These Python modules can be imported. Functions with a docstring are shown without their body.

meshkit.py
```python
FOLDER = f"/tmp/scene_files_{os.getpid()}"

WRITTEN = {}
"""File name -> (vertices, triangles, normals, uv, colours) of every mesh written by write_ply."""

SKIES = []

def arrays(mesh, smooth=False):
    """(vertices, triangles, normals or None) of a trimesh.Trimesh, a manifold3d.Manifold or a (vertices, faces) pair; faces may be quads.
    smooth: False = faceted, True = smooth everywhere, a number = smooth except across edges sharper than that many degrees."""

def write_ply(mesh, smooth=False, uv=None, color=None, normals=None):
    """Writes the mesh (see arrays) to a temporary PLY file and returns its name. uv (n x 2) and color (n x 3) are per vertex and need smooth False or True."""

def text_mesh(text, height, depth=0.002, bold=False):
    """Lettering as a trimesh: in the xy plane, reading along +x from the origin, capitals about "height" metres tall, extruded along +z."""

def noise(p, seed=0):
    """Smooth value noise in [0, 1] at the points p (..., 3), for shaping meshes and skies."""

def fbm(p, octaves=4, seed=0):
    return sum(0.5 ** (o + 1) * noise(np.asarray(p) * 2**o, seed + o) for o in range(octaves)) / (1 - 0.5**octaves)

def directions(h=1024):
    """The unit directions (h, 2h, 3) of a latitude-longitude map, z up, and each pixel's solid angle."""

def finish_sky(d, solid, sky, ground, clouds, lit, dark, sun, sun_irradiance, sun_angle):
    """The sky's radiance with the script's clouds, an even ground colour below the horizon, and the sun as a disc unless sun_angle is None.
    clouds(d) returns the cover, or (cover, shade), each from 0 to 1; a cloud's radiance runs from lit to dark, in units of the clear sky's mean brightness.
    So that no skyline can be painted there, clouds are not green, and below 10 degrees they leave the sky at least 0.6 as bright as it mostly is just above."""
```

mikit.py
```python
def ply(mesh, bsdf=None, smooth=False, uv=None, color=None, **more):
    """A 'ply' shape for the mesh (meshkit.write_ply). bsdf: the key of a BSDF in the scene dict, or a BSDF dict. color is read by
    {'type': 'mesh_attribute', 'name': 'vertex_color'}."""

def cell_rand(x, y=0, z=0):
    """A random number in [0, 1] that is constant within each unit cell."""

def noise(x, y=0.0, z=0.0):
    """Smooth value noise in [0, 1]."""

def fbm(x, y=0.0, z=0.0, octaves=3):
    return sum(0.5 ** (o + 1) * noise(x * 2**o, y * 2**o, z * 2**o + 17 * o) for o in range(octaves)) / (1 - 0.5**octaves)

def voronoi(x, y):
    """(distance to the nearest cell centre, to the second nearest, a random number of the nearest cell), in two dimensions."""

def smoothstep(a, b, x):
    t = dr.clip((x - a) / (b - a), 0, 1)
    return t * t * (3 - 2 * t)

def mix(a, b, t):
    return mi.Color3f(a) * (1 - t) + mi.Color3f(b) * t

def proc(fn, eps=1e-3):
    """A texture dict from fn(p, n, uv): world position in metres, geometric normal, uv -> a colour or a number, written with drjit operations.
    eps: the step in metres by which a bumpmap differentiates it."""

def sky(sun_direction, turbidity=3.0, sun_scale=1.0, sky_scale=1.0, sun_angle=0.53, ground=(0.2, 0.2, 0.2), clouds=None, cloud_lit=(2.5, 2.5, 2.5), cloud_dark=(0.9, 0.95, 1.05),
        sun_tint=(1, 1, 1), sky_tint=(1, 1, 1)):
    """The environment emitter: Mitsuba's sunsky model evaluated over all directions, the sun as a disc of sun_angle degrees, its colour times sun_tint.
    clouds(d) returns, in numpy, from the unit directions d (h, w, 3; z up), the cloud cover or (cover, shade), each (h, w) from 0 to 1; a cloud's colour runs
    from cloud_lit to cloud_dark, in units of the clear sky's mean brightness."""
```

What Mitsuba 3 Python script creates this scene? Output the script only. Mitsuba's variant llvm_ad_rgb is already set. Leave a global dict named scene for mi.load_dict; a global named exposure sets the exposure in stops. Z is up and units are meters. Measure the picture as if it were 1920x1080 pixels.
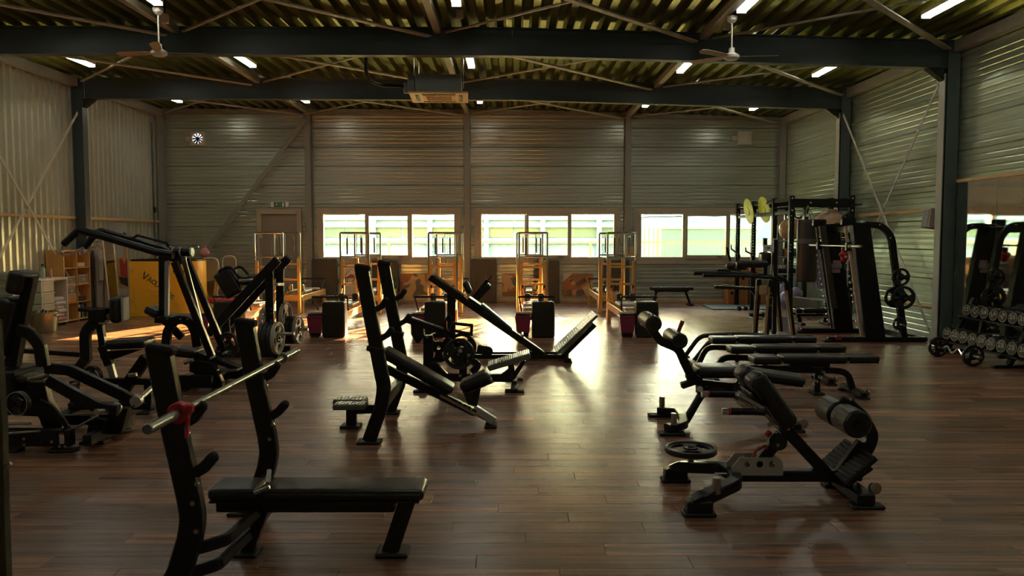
import math, random
import numpy as np
import trimesh, shapely
import drjit as dr
import mitsuba as mi
import mikit, meshkit
from mikit import proc, noise, fbm, cell_rand, smoothstep, mix
from scipy.spatial import ConvexHull
from shapely.geometry import Polygon, Point, box as sbox

random.seed(7)
rng = np.random.default_rng(7)
T = mi.ScalarTransform4f
scene, labels = {}, {}

# ---------------------------------------------------------------- camera, sky, lamps, exposure
CAM_H, FOCAL = 1.95, 1500.0
PITCH = math.atan(95 / FOCAL)
SP, CP = math.sin(PITCH), math.cos(PITCH)
scene['camera'] = dict(type='thinlens', fov=math.degrees(2 * math.atan(960 / FOCAL)), fov_axis='x', near_clip=0.05, far_clip=500.0,
                       aperture_radius=0.004, focus_distance=10.5,
                       to_world=T().look_at(origin=[0, 0, CAM_H], target=[0, CP, CAM_H - SP], up=[0, 0, 1]))
SUN = (math.sin(math.radians(19)), math.cos(math.radians(19)), math.tan(math.radians(15.6)))
scene['sky'] = mikit.sky(SUN, turbidity=4.0, sun_scale=130.0, sky_scale=80.0, ground=(0.25, 0.27, 0.18), sun_tint=(1.0, 0.90, 0.66), sky_tint=(1.0, 0.94, 0.74))
exposure = 0.0
LAMP = 25.0         # radiance of the ceiling lamps
LAMP_TINT = (0.97, 0.96, 0.82)

# ---------------------------------------------------------------- measuring: a pixel of the photograph -> a point at depth Y or on the floor
def W(px, py, Y):
    u, v = (px - 960) / FOCAL, (540 - py) / FOCAL
    dy, dz = CP + v * SP, -SP + v * CP
    return np.array([u * Y / dy, Y, CAM_H + Y * dz / dy])
def FL(px, py):
    v = (540 - py) / FOCAL
    return W(px, py, -CAM_H * (CP + v * SP) / (-SP + v * CP)) * [1, 1, 0]
def crop(ox, oy, s):
    return lambda a, b, Y: W(ox + a / s, oy + b / s, Y)
def L(c, Y, pts):
    return np.array([c(a, b, Y) for a, b in pts])

# ---------------------------------------------------------------- shapes
def cat(*ms):
    ms = [m for m in ms if m is not None]
    return trimesh.util.concatenate(ms) if len(ms) > 1 else ms[0]
def tm(v, f):
    return trimesh.Trimesh(np.asarray(v, float), np.asarray(f, int), process=False)
def unit(v):
    v = np.asarray(v, float)
    return v / (np.linalg.norm(v) + 1e-12)
def hull(pts):
    h = ConvexHull(pts)
    m = trimesh.Trimesh(pts, h.simplices, process=True)
    m.remove_unreferenced_vertices()
    m.fix_normals()
    return m
_ICO = {k: np.array(trimesh.creation.icosphere(k).vertices) for k in (0, 1)}
def boxm(sx, sy, sz, r=0.004, c=(0, 0, 0), R=None, sub=None):
    """rounded (or chamfered) box of the given full sizes"""
    h = np.array([sx, sy, sz]) / 2
    r = min(r, 0.98 * h.min())
    if sub is None:
        pts = [np.array([a, b, d]) * (h - np.array(k) * r) for a in (-1, 1) for b in (-1, 1) for d in (-1, 1) for k in ((0, 1, 1), (1, 0, 1), (1, 1, 0))]
    else:
        pts = []
        for v in _ICO[sub]:
            for s in ([1] if abs(v[0]) > 1e-6 else [-1, 1]):
                for q in ([1] if abs(v[1]) > 1e-6 else [-1, 1]):
                    for w in ([1] if abs(v[2]) > 1e-6 else [-1, 1]):
                        sg = np.array([np.sign(v[0]) or s, np.sign(v[1]) or q, np.sign(v[2]) or w])
                        pts.append(v * r + sg * (h - r))
    m = hull(np.array(pts))
    if R is not None:
        m.apply_transform(np.block([[np.asarray(R, float), np.zeros((3, 1))], [np.zeros((1, 3)), np.ones((1, 1))]]))
    m.apply_translation(c)
    return m
def frame_of(x, y=(0, 1, 0)):
    x = unit(x)
    y = unit(np.asarray(y, float) - np.dot(y, x) * x)
    return np.stack([x, y, np.cross(x, y)], 1)
def beam(p0, p1, w, h, r=0.005, side=(0, 1, 0), sub=None, ext=0.0):
    """box running from p0 to p1, w across in the side direction, h in the third"""
    p0, p1 = np.asarray(p0, float), np.asarray(p1, float)
    return boxm(np.linalg.norm(p1 - p0) + 2 * ext, w, h, r, (p0 + p1) / 2, frame_of(p1 - p0, side), sub)
def fil(pts, r, n=5):
    """rounds the inner corners of a polyline"""
    pts = [np.asarray(p, float) for p in pts]
    out = [pts[0]]
    for a, b, c in zip(pts, pts[1:], pts[2:]):
        d0, d1 = unit(a - b), unit(c - b)
        ang = math.acos(np.clip(np.dot(d0, d1), -1, 1))
        k = min(r / max(math.tan(ang / 2), 1e-3), 0.48 * np.linalg.norm(a - b), 0.48 * np.linalg.norm(c - b))
        p, q = b + d0 * k, b + d1 * k
        out += [(1 - t) ** 2 * p + 2 * t * (1 - t) * b + t * t * q for t in np.linspace(0, 1, n)]
    out.append(pts[-1])
    return np.array(out)
def sweep(pts, sec, side=(0, 1, 0), closed=False):
    p = np.asarray(pts, float)
    n, m = len(p), len(sec)
    seg = np.array([unit(b - a) for a, b in zip(p, np.roll(p, -1, 0))])
    t = np.array([seg[0] if (i == 0 and not closed) else seg[i - 1] if (i == n - 1 and not closed) else unit(seg[i - 1] + seg[i]) for i in range(n)])
    s = unit(np.asarray(side, float) - np.dot(side, t[0]) * t[0])
    if np.linalg.norm(np.cross(side, t[0])) < 1e-3:
        s = unit(np.cross(t[0], [0.3, 0.5, 0.81]))
    rings = []
    for i in range(n):
        s = unit(s - np.dot(s, t[i]) * t[i])
        u = np.cross(t[i], s)
        k = 1.0 if (not closed and i in (0, n - 1)) else 1 / max(0.5, np.dot(t[i], seg[i]))
        rings.append(p[i] + np.outer(sec[:, 0], s) + np.outer(sec[:, 1] * k, u))
    v = np.vstack(rings)
    f = []
    for i in range(n if closed else n - 1):
        a, b = i * m, ((i + 1) % n) * m
        for j in range(m):
            k = (j + 1) % m
            f += [[a + j, b + k, b + j], [a + j, a + k, b + k]]
    if not closed:
        v = np.vstack([v, p[0], p[-1]])
        for j in range(m):
            k = (j + 1) % m
            f += [[len(v) - 2, k, j], [len(v) - 1, (n - 1) * m + j, (n - 1) * m + k]]
    me = tm(v, f)
    if me.volume < 0:
        me.invert()
    return me
def circ(r, n=12):
    a = np.arange(n) * 2 * np.pi / n
    return np.stack([np.cos(a), np.sin(a)], 1) * r
def rsec(w, h, c=0.008):
    c = min(c, 0.45 * w, 0.45 * h)
    a, b = w / 2, h / 2
    return np.array([[a - c, -b], [a, -b + c], [a, b - c], [a - c, b], [-a + c, b], [-a, b - c], [-a, -b + c], [-a + c, -b]])
def tube(pts, r, fr=0.0, n=10, closed=False):
    return sweep(fil(pts, fr) if fr and len(pts) > 2 else pts, circ(r, n), closed=closed)
def bar(pts, w, h, fr=0.0, side=(0, 1, 0), c=0.008):
    return sweep(fil(pts, fr) if fr and len(pts) > 2 else pts, rsec(w, h, c), side)
def cyl(p0, p1, r, n=16, c=0.0):
    p0, p1 = np.asarray(p0, float), np.asarray(p1, float)
    ln = np.linalg.norm(p1 - p0)
    c = min(c, 0.4 * r, 0.4 * ln)
    prof = [(0, 0), (r - c, 0), (r, c), (r, ln - c), (r - c, ln), (0, ln)] if c else [(0, 0), (r, 0), (r, ln), (0, ln)]
    return orient(lathe(prof, n), p0, p1 - p0)
def lathe(prof, n=24):
    """profile of (radius, height) turned about z"""
    prof = np.asarray(prof, float)
    a = np.arange(n) * 2 * np.pi / n
    v = np.concatenate([np.stack([prof[:, 0] * np.cos(x), prof[:, 0] * np.sin(x), prof[:, 1]], 1) for x in a])
    m, f = len(prof), []
    for i in range(n):
        p, q = i * m, ((i + 1) % n) * m
        for j in range(m - 1):
            if prof[j, 0] > 1e-9:
                f.append([p + j, q + j, q + j + 1])
            if prof[j + 1, 0] > 1e-9:
                f.append([p + j, q + j + 1, p + j + 1])
    me = trimesh.Trimesh(v, f, process=True)
    me.fix_normals()
    return me
def orient(m, c, axis, roll=0.0):
    z = unit(axis)
    x = unit(np.cross([0, 1, 0] if abs(z[1]) < 0.9 else [1, 0, 0], z))
    M = np.eye(4)
    M[:3, :3] = np.stack([x, np.cross(z, x), z], 1) @ trimesh.transformations.rotation_matrix(roll, [0, 0, 1])[:3, :3]
    M[:3, 3] = c
    m = m.copy()
    m.apply_transform(M)
    return m
def prism(poly, h, c=0.0):
    """a shapely polygon in xy extruded from z=0 to h, its rims chamfered by c"""
    if c:
        inner = poly.buffer(-c, join_style=2)
        if inner.geom_type == 'Polygon' and len(inner.exterior.coords) == len(poly.exterior.coords) and len(inner.interiors) == len(poly.interiors):
            parts = [trimesh.creation.extrude_polygon(inner, h, engine='earcut')]
            for ro, ri in zip([poly.exterior, *poly.interiors], [inner.exterior, *inner.interiors]):
                o, i = np.array(ro.coords)[:-1], np.array(ri.coords)[:-1]
                d = ((i[None] - o[:1, None]) ** 2).sum(-1)[0]
                i = np.roll(i, -int(d.argmin()), 0)
                if np.sign(Polygon(o).exterior.is_ccw - .5) != np.sign(Polygon(i).exterior.is_ccw - .5):
                    i = np.roll(i[::-1], 1, 0)
                n = len(o)
                lay = [np.c_[i, np.zeros(n)], np.c_[o, np.full(n, c)], np.c_[o, np.full(n, h - c)], np.c_[i, np.full(n, h)]]
                f = []
                for k in range(3):
                    for j in range(n):
                        q = (j + 1) % n
                        f += [[k * n + j, k * n + q, (k + 1) * n + q], [k * n + j, (k + 1) * n + q, (k + 1) * n + j]]
                m = tm(np.vstack(lay), f)
                if not ro.is_ccw:
                    m.invert()
                parts.append(m)
            return trimesh.util.concatenate(parts)
    return trimesh.creation.extrude_polygon(poly, h, engine='earcut')
def side(pts3, y0, y1, c=0.004):
    """side view outline (points in an xz plane) with depth from y0 to y1"""
    poly = Polygon([(p[0], p[2]) for p in pts3])
    if not poly.exterior.is_ccw:
        poly = Polygon(list(poly.exterior.coords)[::-1])
    m = prism(poly, y1 - y0, c)
    v = m.vertices
    m.vertices = np.stack([v[:, 0], y1 - v[:, 2], v[:, 1]], 1)
    return m
def flat_y(m, x, y, z, s=1.0, ang=0.0):
    """a mesh in the xy plane (lettering, print) stood up to face -y at (x, y, z)"""
    m = m.copy()
    v = m.vertices * s
    ca, sa = math.cos(ang), math.sin(ang)
    a, b = v[:, 0] * ca - v[:, 1] * sa, v[:, 0] * sa + v[:, 1] * ca
    m.vertices = np.stack([x + a, y - v[:, 2], z + b], 1)
    return m
def ribbed(p0, p1, wy, th, n, yc=None):
    """ribbed foot plate: slab from p0 to p1 (top surface line), wy wide in y, with n ribs across"""
    p0, p1 = np.asarray(p0, float), np.asarray(p1, float)
    R = frame_of(p1 - p0)
    up = R[:, 2] if R[2, 2] > 0 else -R[:, 2]
    ln = np.linalg.norm(p1 - p0)
    ms = [boxm(ln, wy, th, 0.008, (p0 + p1) / 2 - up * th / 2, R)]
    for k in range(n):
        q = p0 + (p1 - p0) * (k + 0.5) / n
        ms.append(boxm(ln / n * 0.6, wy * 0.94, 0.012, 0.004, q + up * 0.001, R))
    return cat(*ms)

# ---------------------------------------------------------------- scene entries
def num(k):
    if k not in scene and k not in labels and not any(q.startswith(k + '__') for q in scene):
        return k
    i = 1
    while f'{k}_{i:03d}' in scene or f'{k}_{i:03d}' in labels:
        i += 1
    return f'{k}_{i:03d}'
_used = {}
def ob(key, mesh, mat, sm=35, **more):
    i = _used.get(key, 0)
    _used[key] = i + 1
    k = key if i == 0 else f'{key}_{i:03d}'
    scene[k] = mikit.ply(mesh, mat, smooth=sm, **more)
    return k
_names = {}
class Th:
    """one thing: its parts get keys that start with its key"""
    def __init__(s, name, label, category=None, group=None, kind=None):
        i = _names.get(name, 0)
        _names[name] = i + 1
        s.k = name if i == 0 else f'{name}_{i:03d}'
        d = {'label': label} if label else {}
        if category: d['category'] = category
        if group: d['group'] = group
        if kind: d['kind'] = kind
        if d: labels[s.k] = d
    def p(s, part, mesh, mat, sm=35, label=None, kind=None, **more):
        k = ob(f'{s.k}__{part}', mesh, mat, sm, **more)
        d = {}
        if label: d['label'] = label
        if kind: d['kind'] = kind
        if d: labels[k] = d
        return k[len(s.k) + 2:]
    def whole(s, mesh, mat, sm=35, **more):
        scene[s.k] = mikit.ply(mesh, mat, smooth=sm, **more)
        return s
    def keys(s):
        return [k for k in scene if k == s.k or k.startswith(s.k + '__')]
    def move(s, M):
        for k in s.keys():
            scene[k] = {**scene[k], 'to_world': M @ scene[k]['to_world'] if 'to_world' in scene[k] else M}
        return s
    def copy(s, M, label, skip=()):
        o = labels[s.k]
        n = Th(s.k.rstrip('0123456789').rstrip('_') if s.k[-1].isdigit() else s.k, label, o.get('category'), o.get('group'), o.get('kind'))
        for k in s.keys():
            if any(x in k for x in skip): continue
            scene[n.k + k[len(s.k):]] = {**scene[k], 'to_world': M @ scene[k]['to_world'] if 'to_world' in scene[k] else M}
            if k != s.k and k in labels: labels[n.k + k[len(s.k):]] = dict(labels[k])
        return n

# ---------------------------------------------------------------- materials
def pr(name, base, rough=0.5, metal=0.0, spec=0.5, **kw):
    b = {'type': 'rgb', 'value': list(base)} if not isinstance(base, dict) else base
    scene[name] = {'type': 'twosided', 'bsdf': {'type': 'principled', 'base_color': b, 'roughness': rough, 'metallic': metal, 'specular': spec, **kw}}
    return name
def vary(c, s, amt, sx=1, sy=1, sz=1):
    c = np.array(c)
    return proc(lambda p, n, uv: mi.Color3f(*[float(x) for x in c]) * (1 - amt + 2 * amt * fbm(p.x * s * sx, p.y * s * sy, p.z * s * sz)))
def wood(a, b, s=1.0, axis='y'):
    def f(p, n, uv):
        q = {'x': (p.x, p.y, p.z), 'y': (p.y, p.x, p.z), 'z': (p.z, p.x, p.y)}[axis]
        g = fbm(q[0] * 1.5 * s, q[1] * 38 * s, q[2] * 38 * s)
        return mix(a, b, smoothstep(0.3, 0.75, g))
    return proc(f)
BLACK = pr('mat_black', (0.005, 0.0055, 0.0055), 0.34, 0.0, 0.32)
VINYL = pr('mat_vinyl', (0.007, 0.0075, 0.007), 0.34, 0.0, 0.5)
RUBBER = pr('mat_rubber', (0.009, 0.009, 0.0085), 0.55, 0.0, 0.25)
PLATE = pr('mat_plate', (0.010, 0.010, 0.010), 0.42)
RIBBED = pr('mat_ribbed', (0.09, 0.09, 0.075), 0.34)
CHROME = pr('mat_chrome', (0.72, 0.71, 0.68), 0.16, 1.0)
STEEL = pr('mat_steel', (0.42, 0.40, 0.36), 0.3, 1.0)
SILVER = pr('mat_silver', (0.5, 0.5, 0.48), 0.35, 0.6)
RED = pr('mat_red', (0.42, 0.015, 0.02), 0.35)
DARKRED = pr('mat_darkred', (0.16, 0.02, 0.02), 0.4)
WHITE = pr('mat_white', (0.72, 0.70, 0.64), 0.5)
CREAM = pr('mat_cream', (0.62, 0.56, 0.42), 0.5)
MAPLE = pr('mat_maple', wood((0.66, 0.36, 0.09), (0.52, 0.26, 0.06)), 0.4)
BIRCH = pr('mat_birch', wood((0.56, 0.32, 0.09), (0.45, 0.25, 0.07), 0.7, 'z'), 0.45)
PINE = pr('mat_pine', wood((0.52, 0.33, 0.15), (0.42, 0.25, 0.10)), 0.55)
BURG = pr('mat_burgundy', (0.20, 0.022, 0.05), 0.35)
YELLOW = pr('mat_yellow', (0.80, 0.42, 0.015), 0.3, 0.0, 0.5, clearcoat=0.6, clearcoat_gloss=0.9)
LIME = pr('mat_lime', (0.62, 0.72, 0.06), 0.45)
ORANGE = pr('mat_orange', wood((0.42, 0.17, 0.05), (0.32, 0.12, 0.03), 1, 'z'), 0.5)
GREY = pr('mat_grey', (0.22, 0.23, 0.23), 0.5)
DARKGREY = pr('mat_darkgrey', (0.07, 0.075, 0.07), 0.5)
MATB = pr('mat_mat', (0.024, 0.026, 0.020), 0.75)
GREENMAT = pr('mat_greenmat', (0.06, 0.09, 0.08), 0.6)
TAN = pr('mat_tan', (0.42, 0.25, 0.15), 0.4)
PINK = pr('mat_pink', (0.55, 0.22, 0.19), 0.35)
PURPLE = pr('mat_purple', (0.22, 0.19, 0.30), 0.4)
CLOTH = pr('mat_cloth', (0.66, 0.54, 0.42), 0.9)
DARKCLOTH = pr('mat_darkcloth', (0.05, 0.04, 0.035), 0.9)
TOWEL = pr('mat_towel', vary((0.62, 0.57, 0.50), 40, 0.15), 0.95)
ADHES = pr('mat_print_grey', (0.35, 0.36, 0.36), 0.5)
GREENSIGN = pr('mat_sign_green', (0.01, 0.09, 0.055), 0.4)
SLATE = pr('mat_slate', (0.22, 0.27, 0.26), 0.45)

# ---------------------------------------------------------------- the hall
XL, XR, YB, YF = -10.5, 8.1, 24.0, -4.0
D = [0.75, 5.4, 10.05, 14.7, 19.35, 24.0]
def zr(x):
    return 5.72 - (0.028 * x if x > 0 else 0.003 * x)
PL_L, PL_W = 1.29, 0.192
def plank_tone(p, n, uv):
    row = dr.floor(p.y / PL_W)
    off = row * 0.381966
    off = (off - dr.floor(off)) * PL_L
    col = dr.floor((p.x + off) / PL_L)
    r1, r2 = cell_rand(row, col, 3), cell_rand(row, col, 11)
    g = fbm(p.x * 1.7 + 31 * r1, p.y * 42 + 17 * r2, 0.0, 4)
    g2 = fbm(p.x * 0.9 + 13 * r2, p.y * 9 + 7 * r1, 3.0, 3)
    c = mix((0.070, 0.032, 0.020), (0.300, 0.140, 0.074), smoothstep(0.25, 0.8, g * 0.55 + g2 * 0.45))
    c = mix(c, mi.Color3f(0.130, 0.090, 0.066), smoothstep(0.55, 1.0, r2) * 0.6)
    return c * (0.65 + 0.65 * r1)
def plank_rough(p, n, uv):
    return 0.26 + 0.12 * fbm(p.x * 3, p.y * 40, 0.0)
scene['mat_plank'] = {'type': 'twosided', 'bsdf': {'type': 'principled', 'base_color': proc(plank_tone), 'roughness': proc(plank_rough), 'specular': 0.75}}
pr('mat_subfloor', (0.03, 0.02, 0.015), 0.8)
labels['floor'] = {'kind': 'structure', 'label': 'floor of dark brown wood planks'}
scene['floor__base'] = mikit.ply(boxm(XR - XL + 0.4, YB - YF + 0.2, 0.2, 0.01, ((XR + XL) / 2, (YB + YF) / 2, -0.112)), 'mat_subfloor')
def plank_mesh(x0, x1):
    g, c, w, t = 0.0008, 0.0022, PL_W, -0.014
    a0, a1, b0, b1 = x0 + g, x1 - g, g, w - g
    v = [[a0, b0, t], [a1, b0, t], [a1, b1, t], [a0, b1, t], [a0, b0, -c], [a1, b0, -c], [a1, b1, -c], [a0, b1, -c],
         [a0 + c, b0 + c, 0], [a1 - c, b0 + c, 0], [a1 - c, b1 - c, 0], [a0 + c, b1 - c, 0]]
    f = []
    for k in (0, 4):
        for j in range(4):
            q = (j + 1) % 4
            f += [[k + j, k + q, k + 4 + q], [k + j, k + 4 + q, k + 4 + j]]
    f += [[8, 9, 10], [8, 10, 11]]
    return tm(v, f)
_full = mikit.ply(plank_mesh(0, PL_L), 'mat_plank', smooth=False)
_rest, _n = [], 0
for r in range(int(YF / PL_W), int(YB / PL_W) + 1):
    off = (r * 0.381966) % 1 * PL_L
    for c in range(int((XL + off) // PL_L), int((XR + off) // PL_L) + 1):
        x0, x1 = max(XL, c * PL_L - off), min(XR, (c + 1) * PL_L - off)
        if x1 - x0 < 0.02: continue
        y = r * PL_W
        if 3.0 < y < 8.4 and x1 > -0.64 * y - 0.35 and x0 < 0.64 * y + 0.35 and x1 - x0 > PL_L - 0.001 and _n < 296:
            scene['floor__plank' if _n == 0 else f'floor__plank_{_n:03d}'] = {**_full, 'to_world': T().translate([c * PL_L - off, y, 0])}
            _n += 1
        else:
            m = plank_mesh(x0, x1)
            m.apply_translation([0, y, 0])
            _rest.append(m)
scene['floor__far_planks'] = mikit.ply(cat(*_rest), 'mat_plank', smooth=False)
labels['floor__far_planks'] = {'kind': 'stuff', 'label': 'dark brown planks of the rest of the floor'}

def tray_rough(p, n, uv):
    return 0.25 + 0.10 * fbm(p.x * 0.7, p.y * 0.7, p.z * 5)
WALLM = pr('mat_wall_sheet', vary((0.45, 0.47, 0.39), 1.3, 0.10, 0.5, 0.5, 6), proc(tray_rough), 0.7)
WALLR = pr('mat_wall_right', vary((0.42, 0.47, 0.335), 1.3, 0.12, 0.5, 0.5, 6), proc(tray_rough), 0.7)
CORR = pr('mat_corrugated', vary((0.60, 0.58, 0.47), 0.8, 0.08), 0.36, 0.65)
DECK = pr('mat_deck', vary((0.13, 0.142, 0.024), 0.9, 0.2, 1, 0.4, 1), 0.28, 0.8)
STEELP = pr('mat_steel_paint', (0.048, 0.064, 0.064), 0.42)
COLP = pr('mat_column_paint', (0.20, 0.20, 0.165), 0.45)
BRACE = pr('mat_flange', (0.34, 0.33, 0.27), 0.45)
pr('mat_brace', (0.25, 0.255, 0.22), 0.4, 0.3)
FRAME = pr('mat_window_frame', (0.36, 0.31, 0.22), 0.5)
DOORM = pr('mat_door', (0.20, 0.19, 0.145), 0.5)

def tray(ln, z0, z1):
    """one horizontal wall tray: grooved profile in (depth, z), run along +x for ln; faces -y"""
    pts, h = [(0.035, 0.0), (0.016, 0.005), (0.0, 0.018)], z1 - z0
    n = max(1, round(h / 0.115))
    for k in range(1, n):
        z = h * k / n
        pts += [(0.0, z - 0.022), (0.006, z - 0.008), (0.006, z + 0.008), (0.0, z + 0.022)]
    pts += [(0.0, h - 0.012), (0.016, h - 0.004), (0.035, h)]
    v = np.array([[x, d, z0 + z] for x in (0, ln) for d, z in pts])
    m = len(pts)
    f = [q for j in range(m - 1) for q in ([j, m + j, m + j + 1], [j, m + j + 1, j + 1])]
    return tm(v, f)
labels['wall_back'] = {'kind': 'structure', 'label': 'back wall of grey ribbed metal trays with windows'}
labels['wall_right'] = {'kind': 'structure', 'label': 'right wall of grey ribbed metal trays'}
labels['wall_left'] = {'kind': 'structure', 'label': 'left wall of pale vertical corrugated sheet'}
labels['wall_front'] = {'kind': 'structure'}
labels['ceiling'] = {'kind': 'structure', 'label': 'corrugated metal deck ceiling on dark steel beams'}
SEAM = [0.0, 0.575, 1.15]
UP = [2.83] + [2.94 + 0.56 * k for k in range(0, 6)]
COLX = [XL, -6.03, -1.33, 3.43, XR]
WZ0, WZ1 = 1.15, 2.83
def wall_tray(x0, x1, z0, z1):
    m = tray(x1 - x0, z0, z1)
    m.apply_translation([x0, YB, 0])
    ob('wall_back__tray_panel', m, WALLM, False)
DOOR_X0, DOOR_X1, DOOR_Z = W(483, 450, YB)[0], W(567, 450, YB)[0], W(500, 393, YB)[2]
for b in range(4):
    x0, x1 = COLX[b] + (0.1 if b else 0.0), COLX[b + 1] - 0.1
    ups = UP + [zr(x1) - 0.02]
    if ups[-1] - ups[-2] < 0.1: ups.pop(-2)
    for z0, z1 in zip(ups, ups[1:]):
        wall_tray(x0, x1, z0, z1)
    if b == 0:
        zs = [0, 0.575, 1.15, 1.71, 2.27, 2.83]
        for z0, z1 in zip(zs, zs[1:]):
            wall_tray(x0, DOOR_X0, z0, z1)
            wall_tray(DOOR_X1, x1, z0, z1)
    else:
        for z0, z1 in zip(SEAM, SEAM[1:]):
            wall_tray(x0, x1, z0, z1)
        for z0, z1 in ((1.15, 1.71), (1.71, 2.27), (2.27, 2.83)):
            wall_tray(x0, COLX[b] + 0.2, z0, z1)
            wall_tray(COLX[b + 1] - 0.2, x1, z0, z1)
ob('wall_back__kick_rail', boxm(XR - XL, 0.06, 0.07, 0.006, ((XR + XL) / 2, YB - 0.03, 0.035)), PINE)
# outer skin so that no daylight leaks between the trays
for x0, x1, z0, z1 in [(XL, XR, WZ1, 6.0), (XL, COLX[1] + 0.2, 0, WZ1), (COLX[1], XR, 0, WZ0), (COLX[2] - 0.2, COLX[2] + 0.2, WZ0, WZ1), (COLX[3] - 0.2, COLX[3] + 0.2, WZ0, WZ1), (XR - 0.2, XR, WZ0, WZ1)]:
    ob('wall_back__outer_skin', boxm(x1 - x0, 0.1, z1 - z0, 0.001, ((x0 + x1) / 2, YB + 0.09, (z0 + z1) / 2)), WALLM)
# door in the left bay
def fr_y(x0, x1, z0, z1, w, y, d, mat=None):
    """a rectangular frame facing -y, as one mesh"""
    return cat(boxm(w, d, z1 - z0, 0.006, (x0 + w / 2, y, (z0 + z1) / 2)), boxm(w, d, z1 - z0, 0.006, (x1 - w / 2, y, (z0 + z1) / 2)),
               boxm(x1 - x0 - 2 * w, d, w, 0.006, ((x0 + x1) / 2, y, z1 - w / 2)))
labels['door_1'] = {'kind': 'structure', 'label': 'plain olive grey door in the back wall under the exit sign'}
ob('door_1__frame', fr_y(DOOR_X0, DOOR_X1, 0, DOOR_Z, 0.14, YB - 0.02, 0.14), FRAME)
lx0, lx1 = DOOR_X0 + 0.14, DOOR_X1 - 0.14
ob('door_1__leaf', boxm(lx1 - lx0, 0.05, DOOR_Z - 0.16, 0.006, ((lx0 + lx1) / 2, YB, (DOOR_Z - 0.16) / 2 + 0.01)), DOORM)
ob('door_1__handle', cat(cyl([lx1 - 0.1, YB - 0.02, 1.05], [lx1 - 0.1, YB - 0.08, 1.05], 0.012), cyl([lx1 - 0.1, YB - 0.075, 1.05], [lx1 - 0.24, YB - 0.075, 1.05], 0.011)), CHROME)
ob('wall_back__door_header', boxm(x1 - x0 if False else DOOR_X1 - DOOR_X0, 0.06, WZ1 - DOOR_Z, 0.005, ((DOOR_X0 + DOOR_X1) / 2, YB, (WZ1 + DOOR_Z) / 2)), FRAME)
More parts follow.
